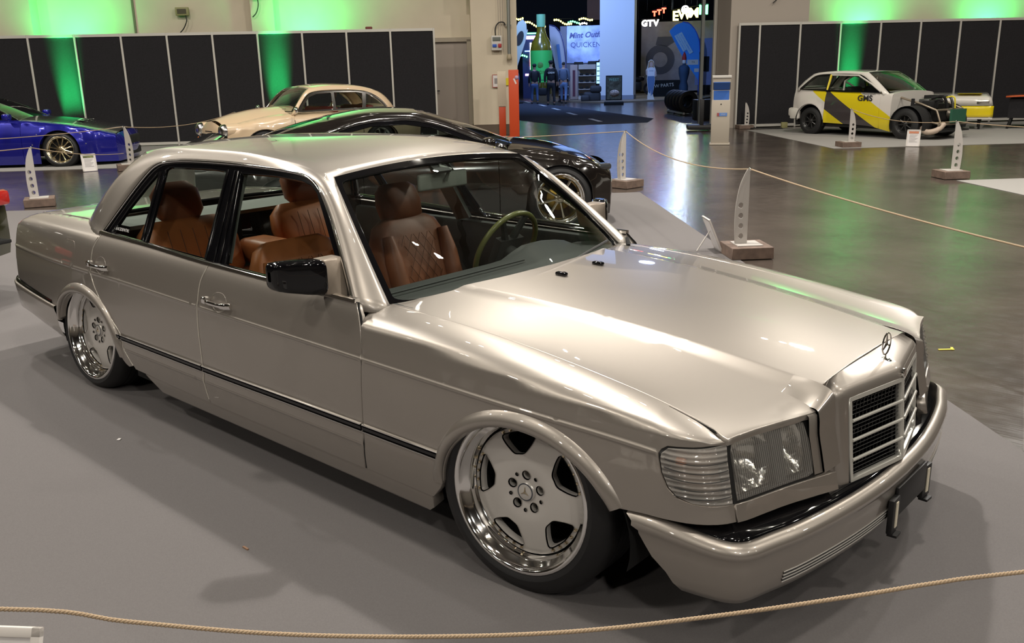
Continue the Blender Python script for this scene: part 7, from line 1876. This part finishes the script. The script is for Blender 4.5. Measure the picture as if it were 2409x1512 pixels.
v, f = lathe_data([(0.20, 0.0), (0.21, 0.3), (0.15, 0.5), (0.24, 0.85), (0.25, 1.1), (0.18, 1.2), (0.07, 1.24), (0.07, 1.3)], 16, axis='z'); mesh_obj('torso', [(x, y, z+0.25) for x, y, z in v], f, mat('navy_cloth', (0.02, 0.05, 0.10), 0.8), dm, sharp=1)
v, f = lathe_data([(0.06, 0.0), (0.09, 0.08), (0.09, 0.18), (0.05, 0.25), (0, 0.27)], 14, axis='z'); mesh_obj('head', [(x, y, z+1.52) for x, y, z in v], f, M_kwhite, dm, sharp=1)
v, f = lathe_data([(0.10, 0.0), (0.10, 0.08), (0.07, 0.24), (0.02, 0.34), (0, 0.35)], 14, axis='z'); mesh_obj('cap', [(x, y, z+1.70) for x, y, z in v], f, mat('red_cap', (0.35, 0.02, 0.02), 0.7), dm, sharp=1)
box('foot', (0, 0, 0.13), (0.4, 0.3, 0.26), M_under, dm)
mb = place('motorcycle', 'dark motorcycle parked at the right side of the column, partly hidden', 'motorcycle', 2.168, 47.2)
for x in (-0.65, 0.65):
    v, f = lathe_data([(0.20, -0.03), (0.22, -0.05), (0.30, -0.06), (0.32, 0.0), (0.30, 0.06), (0.22, 0.05), (0.20, 0.03), (0.20, -0.03)], 28); mesh_obj('wheel', [(a+x, b, c+0.37) for a, b, c in v], f, M_tyre, mb, sharp=0.9)
box('engine', (0, 0, 0.5), (0.5, 0.3, 0.4), MATS['engine_dark'], mb, bev=0.05); box('tank', (0.1, 0, 0.85), (0.55, 0.28, 0.22), P_black, mb, bev=0.08, seg=3); box('saddle', (-0.4, 0, 0.78), (0.6, 0.26, 0.12), M_under, mb, bev=0.05)
for y in (-0.1, 0.1): tube('fork', [(0.65, y, 0.37), (0.42, y, 0.95)], 0.03, M_chrome, mb)
tube('handlebar', [(0.40, -0.35, 1.02), (0.42, 0, 0.98), (0.40, 0.35, 1.02)], 0.015, M_chrome, mb)
bb_ = place('barrier_banner', 'low black barrier banner with white lettering behind the cutout', 'banner', 2.137, 45.2)
box('panel', (0, 0, 0.55), (1.6, 0.06, 0.5), M_under, bb_); text_obj('lettering', 'W WIESMANN'[:1]+' MOTOREX'[:0]+' PARTS', 0.22, M_kwhite, bb_, (-0.1, -0.036, 0.55), (PI/2, -0.08, 0)); box('foot', (0, 0, 0.17), (1.2, 0.3, 0.28), M_under, bb_)
# cardboard cutout of a woman
cu = place('cardboard_cutout', 'life-size cardboard cutout of a blonde woman in white top and torn jeans', 'cutout', 2.153, 41.3)
sil = [(-0.13, 0.06), (-0.15, 0.14), (-0.12, 0.40), (-0.16, 0.72), (-0.18, 0.95), (-0.16, 1.08), (-0.22, 1.12), (-0.23, 1.30), (-0.17, 1.40), (-0.15, 1.55), (-0.12, 1.68), (-0.04, 1.74), (0.04, 1.73), (0.11, 1.64), (0.13, 1.45), (0.17, 1.38), (0.22, 1.22), (0.23, 1.06), (0.15, 1.02), (0.17, 0.85), (0.13, 0.55), (0.08, 0.30), (0.13, 0.14), (0.15, 0.06)]
patch('board', sil[::-1], lambda u, v: (u, 0, v), M_kwhite, cu, step=0.15, th=0.012, back=True, flip=True) if False else patch('board', sil[::-1], lambda u, v: (u, 0, v), M_kwhite, cu, step=0.15, th=0.012, back=True)
M_skinp = mat('print_skin', (0.42, 0.28, 0.24), 0.6)
for nm, pl, m, dd in (('print_hair', [(-0.14, 1.30), (-0.13, 1.62), (-0.05, 1.71), (0.05, 1.70), (0.11, 1.60), (0.12, 1.30)], mat('print_blonde', (0.30, 0.19, 0.10), 0.6), 0.004), ('print_face', [(-0.06, 1.48), (-0.06, 1.60), (0, 1.65), (0.06, 1.60), (0.06, 1.48), (0, 1.42)], M_skinp, 0.008),
                      ('print_arm', [(-0.21, 1.12), (-0.22, 1.28), (-0.16, 1.32), (-0.15, 1.10)], M_skinp, 0.004), ('print_arm', [(0.15, 1.05), (0.16, 1.32), (0.21, 1.22), (0.22, 1.06)], M_skinp, 0.004), ('print_top', [(-0.16, 1.05), (-0.17, 1.36), (-0.06, 1.42), (0.06, 1.42), (0.16, 1.36), (0.15, 1.05)], mat('print_white', (0.62, 0.62, 0.66), 0.6), 0.006),
                      ('print_jeans', [(-0.11, 0.38), (-0.16, 0.90), (-0.15, 1.06), (0.14, 1.06), (0.16, 0.85), (0.08, 0.30), (0.0, 0.20), (0.02, 0.5), (-0.03, 0.3)], mat('print_denim', (0.08, 0.15, 0.30), 0.6), 0.005)):
    patch(nm, pl[::-1], lambda u, v, dd=dd: (u, -dd, v), m, cu, step=0.2, th=0.001)
text_obj('print_logo', 'MOTOR', 0.05, mat('print_denim', (0.08, 0.15, 0.30), 0.6), cu, (0, -0.012, 1.27), (PI/2, 0, 0)); box('foot', (0, 0.15, 0.03), (0.34, 0.36, 0.05), M_kwhite, cu)
# tyres in a low rack and a black crate
for k in range(5):
    x, y = -14.95+0.30*k, 23.95-0.295*k
    v, f = lathe_data([(0.20, -0.10), (0.22, -0.12), (0.30, -0.12), (0.335, -0.09), (0.34, 0), (0.335, 0.09), (0.30, 0.12), (0.22, 0.12), (0.20, 0.10), (0.20, -0.10)], 36, axis='x'); t = mesh_obj('tyre', v, f, M_tyre, None, sharp=0.7)
    t.location = (x, y, 0.40); t.rotation_euler = (0, 0, -0.60); tag(t, 'black tyre standing upright, %s in the row under the blue flag' % ['leftmost', 'second from the left', 'third from the left', 'fourth from the left', 'rightmost'][k], 'tyre', 'tyres standing in a row')
tr_ = thing('tyre_rack', 'low bright rack carrying the upright tyres beside the gateway', 'rack', (-14.35, 23.36, 0), -0.777)
for y in (-0.16, 0.16): box('rail', (0, y, 0.055), (2.2, 0.05, 0.06), M_rimsilver, tr_)
for u in (-0.9, 0.0, 0.9): box('cross_bar', (u, 0, 0.02), (0.05, 0.45, 0.03), M_under, tr_)
wbox('black_crate', (-12.15, 21.05, 0.28), (0.55, 0.5, 0.56), mat('crate_black', (0.012, 0.013, 0.016), 0.5), 'black crate between the tyres and the right jamb of the gateway', 'crate', bev=0.02)
rbf = wbox('rubber_foot', (-9.85, 17.0, 0.09), (0.7, 0.5, 0.12), M_rubber, 'black rubber foot with a stub on the floor left of the dispenser stand', 'rubber foot', bev=0.04, rz=0.6)
box('stub', (0, 0, 0.35), (0.10, 0.10, 0.62), M_rubber, rbf, bev=0.01)
# steel jamb rails of the gateway
for s, t_, m in ((6.30, 20.6, M_rail), (6.15, 21.2, MATS['galvanised'])):
    o = box('trim_8', (0, 0, 2.8), (0.08, 0.10, 5.6), m); o.location = hall(s, t_, 0); o.rotation_euler = (0, 0, HA); o['kind'] = 'structure'
# lights of the show: neon lettering, strings, spotlight
def neon(az, d, z, s, txt, cols, label, tilt=0.0, size=0.5, flipx=False):
    t = place('neon_sign', label, 'neon sign', az, d, dz=z); x = 0
    for k, ch_ in enumerate(txt):
        o = text_obj('neon_letter', ch_, size, cols[k % len(cols)], t, (-(len(txt)-1)*size*0.36+k*size*0.72, 0, k*tilt), (PI/2, 0, 0), bold=0.02)
    tube('sign_frame', [(-len(txt)*size*0.36, 0.08, size*0.5), (len(txt)*size*0.36, 0.08, size*0.5+len(txt)*tilt)], 0.02, M_under, t)
    for u in (-0.6, 0.6): tube('hanger', [(u, 0.08, size*0.5), (u, 0.08, 9-z)], 0.01, M_under, t, n=5)
    return t
E_y = em('neon_yellow', (1.0, 0.85, 0.12), 9); E_r = em('neon_red', (1.0, 0.06, 0.03), 7); E_g = em('neon_green', (0.1, 1.0, 0.25), 6); E_w = em('neon_white', (1.0, 0.95, 0.8), 8); E_p = em('neon_pink', (0.9, 0.4, 0.9), 5); E_b = em('neon_blue', (0.15, 0.35, 1.0), 5)
neon(2.120, 48, 3.80, 1, 'EWM', [E_y], 'yellow neon lettering hanging under the bright spotlight', tilt=0.06, size=0.62)
neon(2.101, 48, 4.05, 1, 'M', [E_g], 'green topped neon letter right of the yellow lettering', size=0.62)
neon(2.155, 48.5, 3.52, 1, 'GTV', [E_w], 'white neon lettering at lower left of the hanging sign', size=0.40, tilt=0.0)
neon(2.146, 48.2, 3.95, 1, 'TTT', [E_r], 'red neon lettering left of the yellow letters', size=0.32, tilt=0.07)
sl = place('spotlight', 'glaring blue-white spotlight above the hanging neon letters', 'spotlight', 2.1195, 49, dz=4.15)
v, f = lathe_data([(0, -0.12), (0.15, -0.10), (0.20, 0.0)], 20); mesh_obj('lens', v, f, em('spot_glare', (0.75, 0.88, 1.0), 130), sl, sharp=1)
v, f = lathe_data([(0.21, -0.02), (0.22, 0.25), (0.1, 0.4), (0, 0.4)], 20); mesh_obj('housing', v, f, M_under, sl, sharp=1); tube('hanger', [(0, 0.2, 0.2), (0, 0.2, 4.8)], 0.02, M_under, sl)
# strings of bulbs on the stalls at the left
for k, (az, d, z, n_, m, lab) in enumerate([(2.246, 48, 3.78, 9, E_y, 'string of glowing yellow bulbs over the stall behind the bottle'), (2.2345, 47.4, 3.62, 6, E_g, 'string of green bulbs right of the yellow ones'), (2.222, 48, 3.78, 7, E_y, 'short string of yellow bulbs above the blue banner'), (2.2245, 48, 3.55, 4, E_w, 'short string of cream bulbs under the yellow string'), (2.275, 47, 3.66, 10, E_y, 'yellow bulb chain left of the bottle neck'), (2.296, 47, 3.85, 8, E_y, 'yellow bulb chain at the left edge of the gateway'), (2.289, 47, 2.05, 5, E_g, 'green bulb chain behind the left flag')]):
    t = place('bulb_string', lab, 'lights', az, d, dz=z); pp = []
    for j in range(n_):
        u = (j-(n_-1)/2)*0.105; v, f = lathe_data([(0, -0.05), (0.035, -0.03), (0.045, 0), (0.03, 0.04), (0, 0.05)], 8, axis='z'); pp.append(([(a+u, b, c+0.05*math.sin(j*0.9)-0.03*j*(k in (0, 4))) for a, b, c in v], f))
    for j, (v, f) in enumerate(pp): mesh_obj('bulb', v, f, m, t)
    tube('wire', [(-(n_)*0.055, 0.05, 0.06), (n_*0.055, 0.05, 0.06)], 0.006, M_under, t, n=5)
# amusement machine column with pink and blue lights
am = place('light_tower', 'amusement light tower glowing white, pink and blue left of the bottle', 'light tower', 2.281, 47.5)
box('cabinet', (0, 0.1, 1.6), (0.75, 0.3, 3.2), mat('cabinet_navy', (0.02, 0.03, 0.12), 0.6), am)
for (u, z, sx, sz, m) in ((0.05, 2.05, 0.10, 1.3, E_w), (0.05, 2.30, 0.62, 0.05, E_b), (0.05, 1.75, 0.13, 0.35, E_r), (0.25, 1.7, 0.05, 0.7, E_b), (-0.15, 1.15, 0.2, 0.10, E_p), (0.1, 1.12, 0.15, 0.12, E_p), (0.10, 2.95, 0.55, 0.16, E_p), (0.10, 3.15, 0.6, 0.06, E_g)):
    box('light_bar', (u, -0.06, z), (sx, 0.03, sz), m, am)
awn = place('stall_roof', 'dark brown stall roof hanging above the blue banner', 'stall', 2.208, 52)
box('roof_box', (0, 0, 5.0), (1.3, 1.0, 2.2), mat('stall_brown', (0.10, 0.045, 0.03), 0.7), awn); 
for u in (-0.5, 0.5): tube('post', [(u, 0, 0.0), (u, 0, 4.0)], 0.05, M_under, awn)

# ------------------------------------------------------------------ visitors
M_skin = mat('skin', (0.42, 0.24, 0.17), 0.55)
def skin_mesh(name, nodes, edges, m, parent, sub=1, root=0):
    me = bpy.data.meshes.new(name); me.from_pydata([n[0] for n in nodes], edges, []); o = bpy.data.objects.new(name, me); link(o, parent); me.materials.append(m)
    sk = o.modifiers.new('skin', 'SKIN'); sk.use_smooth_shade = True
    if not me.skin_vertices: 
        bm = bmesh.new(); bm.from_mesh(me); bm.verts.layers.skin.verify(); bm.to_mesh(me); bm.free()
    for i, n in enumerate(nodes):
        r = n[1]; me.skin_vertices[0].data[i].radius = r if isinstance(r, tuple) else (r, r)
        me.skin_vertices[0].data[i].use_root = (i == root)
    ss = o.modifiers.new('sub', 'SUBSURF'); ss.levels = sub; ss.render_levels = sub
    dg = bpy.context.evaluated_depsgraph_get(); ev = o.evaluated_get(dg); nm = bpy.data.meshes.new_from_object(ev); o.modifiers.clear(); o.data = nm
    if not nm.materials: nm.materials.append(m)
    nm.polygons.foreach_set('use_smooth', [True]*len(nm.polygons)); return o
def person(x, y, face_, h, jacket, trousers, hair, label, stride=0.12, arms=0.0, cap=None, hood=None, bag=False):
    t = thing('person', label, 'person', (x, y, 0.0), face_)
    k = h/1.78
    V = lambda *p: (p[0]*k, p[1]*k, p[2]*k)
    f = stride
    # facing +y (back to the viewer when rotated with the view azimuth)
    hipL, hipR = V(-0.095, 0, 0.90), V(0.095, 0, 0.90); kL, kR = V(-0.11, 0.06+f*0.4, 0.49), V(0.11, -0.01-f*0.1, 0.49); aL, aR = V(-0.12, f, 0.09), V(0.12, -f-0.03, 0.09); tL, tR = V(-0.13, f+0.15, 0.035), V(0.13, -f+0.12, 0.035)
    body_n = [(V(0, 0, 0.94), (0.15*k, 0.10*k)), (V(0, 0, 1.12), (0.14*k, 0.10*k)), (V(0, 0.0, 1.34), (0.17*k, 0.11*k)), (V(0, 0.0, 1.46), (0.08*k, 0.06*k)), (V(0, 0.01, 1.53), 0.052*k), (V(0, 0.02, 1.62), (0.072*k, 0.09*k)), (V(0, 0.02, 1.71), (0.068*k, 0.085*k)), (V(0, 0.015, 1.765), (0.04*k, 0.05*k)),
              (hipL, 0.085*k), (kL, 0.055*k), (aL, 0.036*k), (tL, 0.032*k), (hipR, 0.085*k), (kR, 0.055*k), (aR, 0.036*k), (tR, 0.032*k),
              (V(-0.19, 0, 1.42), 0.055*k), (V(-0.25, 0.0, 1.14), 0.042*k), (V(-0.245, 0.06+arms, 0.90), 0.030*k), (V(0.19, 0, 1.42), 0.055*k), (V(0.25, 0.0, 1.14), 0.042*k), (V(0.245, 0.03, 0.90), 0.030*k)]
    ed = [(0, 1), (1, 2), (2, 3), (3, 4), (4, 5), (5, 6), (6, 7), (0, 8), (8, 9), (9, 10), (10, 11), (0, 12), (12, 13), (13, 14), (14, 15), (3, 16), (16, 17), (17, 18), (3, 19), (19, 20), (20, 21)]
    n0 = len(body_n)
    for sgn, wr, i in ((-1, V(-0.245, 0.06+arms, 0.90), 18), (1, V(0.245, 0.03, 0.90), 21)):
        w_ = np.array(wr); pa = w_+np.array([0, 0.012, -0.075])*k; body_n.append((tuple(pa), 0.026*k)); pi = len(body_n)-1; ed.append((i, pi))
        for q, (dy, ln) in enumerate(((0.026, 0.070), (0.009, 0.080), (-0.009, 0.076), (-0.026, 0.060))):
            m1 = pa+np.array([0, dy, -ln*0.55])*k; m2 = pa+np.array([-sgn*0.012, dy*1.05, -ln])*k
            body_n.append((tuple(m1), 0.0088*k)); body_n.append((tuple(m2), 0.0075*k)); a = len(body_n); ed += [(pi, a-2), (a-2, a-1)]
        m1 = pa+np.array([-sgn*0.01, 0.045, -0.015])*k; m2 = pa+np.array([-sgn*0.016, 0.058, -0.05])*k; body_n.append((tuple(m1), 0.010*k)); body_n.append((tuple(m2), 0.008*k)); a = len(body_n); ed += [(pi, a-2), (a-2, a-1)]
    b = skin_mesh('body', body_n, ed, M_skin, t)
    jn = [(V(0, 0, 0.90), (0.185*k, 0.130*k)), (V(0, 0, 1.12), (0.178*k, 0.130*k)), (V(0, 0.0, 1.34), (0.205*k, 0.135*k)), (V(0, 0.0, 1.45), (0.11*k, 0.085*k)), (V(0, 0.005, 1.505), (0.065*k, 0.062*k)), (V(-0.185, 0, 1.42), 0.075*k), (V(-0.25, 0.0, 1.14), 0.060*k), (V(-0.245, 0.055+arms, 0.93), 0.046*k), (V(0.185, 0, 1.42), 0.075*k), (V(0.25, 0.0, 1.14), 0.060*k), (V(0.245, 0.03, 0.93), 0.046*k)]
    skin_mesh('jacket', jn, [(0, 1), (1, 2), (2, 3), (3, 4), (3, 5), (5, 6), (6, 7), (3, 8), (8, 9), (9, 10)], jacket, t)
    tn = [(V(0, 0, 0.95), (0.165*k, 0.115*k)), (V(0, 0, 0.87), (0.165*k, 0.115*k)), (V(-0.10, 0.01, 0.80), 0.098*k), (kL, 0.070*k), (V(-0.12, f, 0.12), 0.055*k), (V(0.10, 0, 0.80), 0.098*k), (kR, 0.070*k), (V(0.12, -f-0.03, 0.12), 0.055*k)]
    skin_mesh('trousers', tn, [(0, 1), (1, 2), (2, 3), (3, 4), (1, 5), (5, 6), (6, 7)], trousers, t)
    for a_, t_ in ((aL, tL), (aR, tR)): skin_mesh('shoe', [((a_[0], a_[1]-0.04*k, 0.05*k), 0.048*k), ((a_[0], (a_[1]+t_[1])/2, 0.045*k), 0.045*k), ((t_[0], t_[1]+0.02*k, 0.035*k), 0.033*k)], [(0, 1), (1, 2)], M_print, t)
    hn = [(V(0, -0.005, 1.62), (0.078*k, 0.085*k)), (V(0, 0.0, 1.70), (0.080*k, 0.098*k)), (V(0, 0.01, 1.775), (0.055*k, 0.065*k))]
    skin_mesh('hair', hn, [(0, 1), (1, 2)], hair, t)
    for sx_ in (-1, 1):
        box('eye', V(sx_*0.030, 0.108, 1.665), (0.022*k, 0.006, 0.010*k), M_print, b); box('ear', V(sx_*0.082, 0.01, 1.655), (0.016*k, 0.03*k, 0.055*k), M_skin, b, bev=0.006)
    box('nose', V(0, 0.115, 1.635), (0.022*k, 0.03*k, 0.045*k), M_skin, b, bev=0.006); box('mouth', V(0, 0.108, 1.595), (0.045*k, 0.006, 0.010*k), mat('lip', (0.3, 0.1, 0.08), 0.5), b)
    if cap is not None:
        v, f_ = lathe_data([(0.098*k, 0), (0.102*k, 0.03*k), (0.08*k, 0.085*k), (0, 0.105*k)], 16, axis='z'); cp = mesh_obj('cap', [(a, c+0.01*k, e+1.70*k) for a, c, e in v], f_, cap, t, sharp=1); box('peak', V(0, 0.13, 1.715), (0.13*k, 0.09*k, 0.012), cap, cp, bev=0.004)
    return t
M_jk = mat('jacket_black', (0.010, 0.010, 0.014), 0.8); M_jg = mat('jacket_grey', (0.10, 0.13, 0.20), 0.8); M_jb = mat('jacket_blue', (0.06, 0.14, 0.26), 0.8); M_tk = mat('trousers_black', (0.010, 0.011, 0.018), 0.8); M_jean = mat('jeans', (0.05, 0.09, 0.20), 0.8); M_jean2 = mat('jeans_light', (0.12, 0.19, 0.34), 0.8); M_hair = mat('hair_dark', (0.015, 0.012, 0.010), 0.6)
x, y = at(2.259, 38.6); p1 = person(x, y, facing(2.259)+0.1, 1.78, M_jk, M_tk, M_hair, 'man in black jacket with white back print walking away through the gateway', stride=0.10, cap=M_jk)
text_obj('back_print', 'CREW', 0.10, M_kwhite, p1, (0.0, -0.150, 1.30), (PI/2, 0, 0), bold=0.004)
x, y = at(2.250, 40.2); person(x+0.15, y+0.1, facing(2.250)-0.2, 1.74, M_jg, M_jean2, M_hair, 'man in grey jacket and light jeans half hidden behind the man with the back print', stride=0.16)
x, y = at(2.2765, 40.2); person(x, y, facing(2.2765)+0.15, 1.66, M_jk, M_jean, M_hair, 'man in black jacket and blue jeans standing alone left of the green bottle label', stride=0.05, arms=0.03, cap=M_jk)
x, y = at(2.2985, 42.5); person(x, y, facing(2.2985)+0.4, 1.65, M_jb, M_jean, M_hair, 'person in blue jacket partly hidden by the left edge of the gateway', stride=0.15)
sc_ = place('pushchair', 'dark pushchair standing between the two groups of visitors', 'pushchair', 2.268, 41.0)
for u in (-0.22, 0.22):
    v, f = lathe_data([(0.10, -0.02), (0.14, -0.025), (0.155, 0), (0.14, 0.025), (0.10, 0.02), (0.10, -0.02)], 18, axis='x'); mesh_obj('wheel', [(a+u, b-0.1, c+0.16) for a, b, c in v], f, M_tyre, sc_, sharp=1)
    tube('frame_bar', [(u, -0.1, 0.16), (u*0.9, 0.2, 0.55), (u*0.9, -0.25, 0.98)], 0.014, M_chrome, sc_)
box('seat', (0, 0.08, 0.48), (0.36, 0.35, 0.32), M_jk, sc_, bev=0.06, seg=3); tube('push_bar', [(-0.2, -0.25, 0.98), (0.2, -0.25, 0.98)], 0.016, M_rubber, sc_)
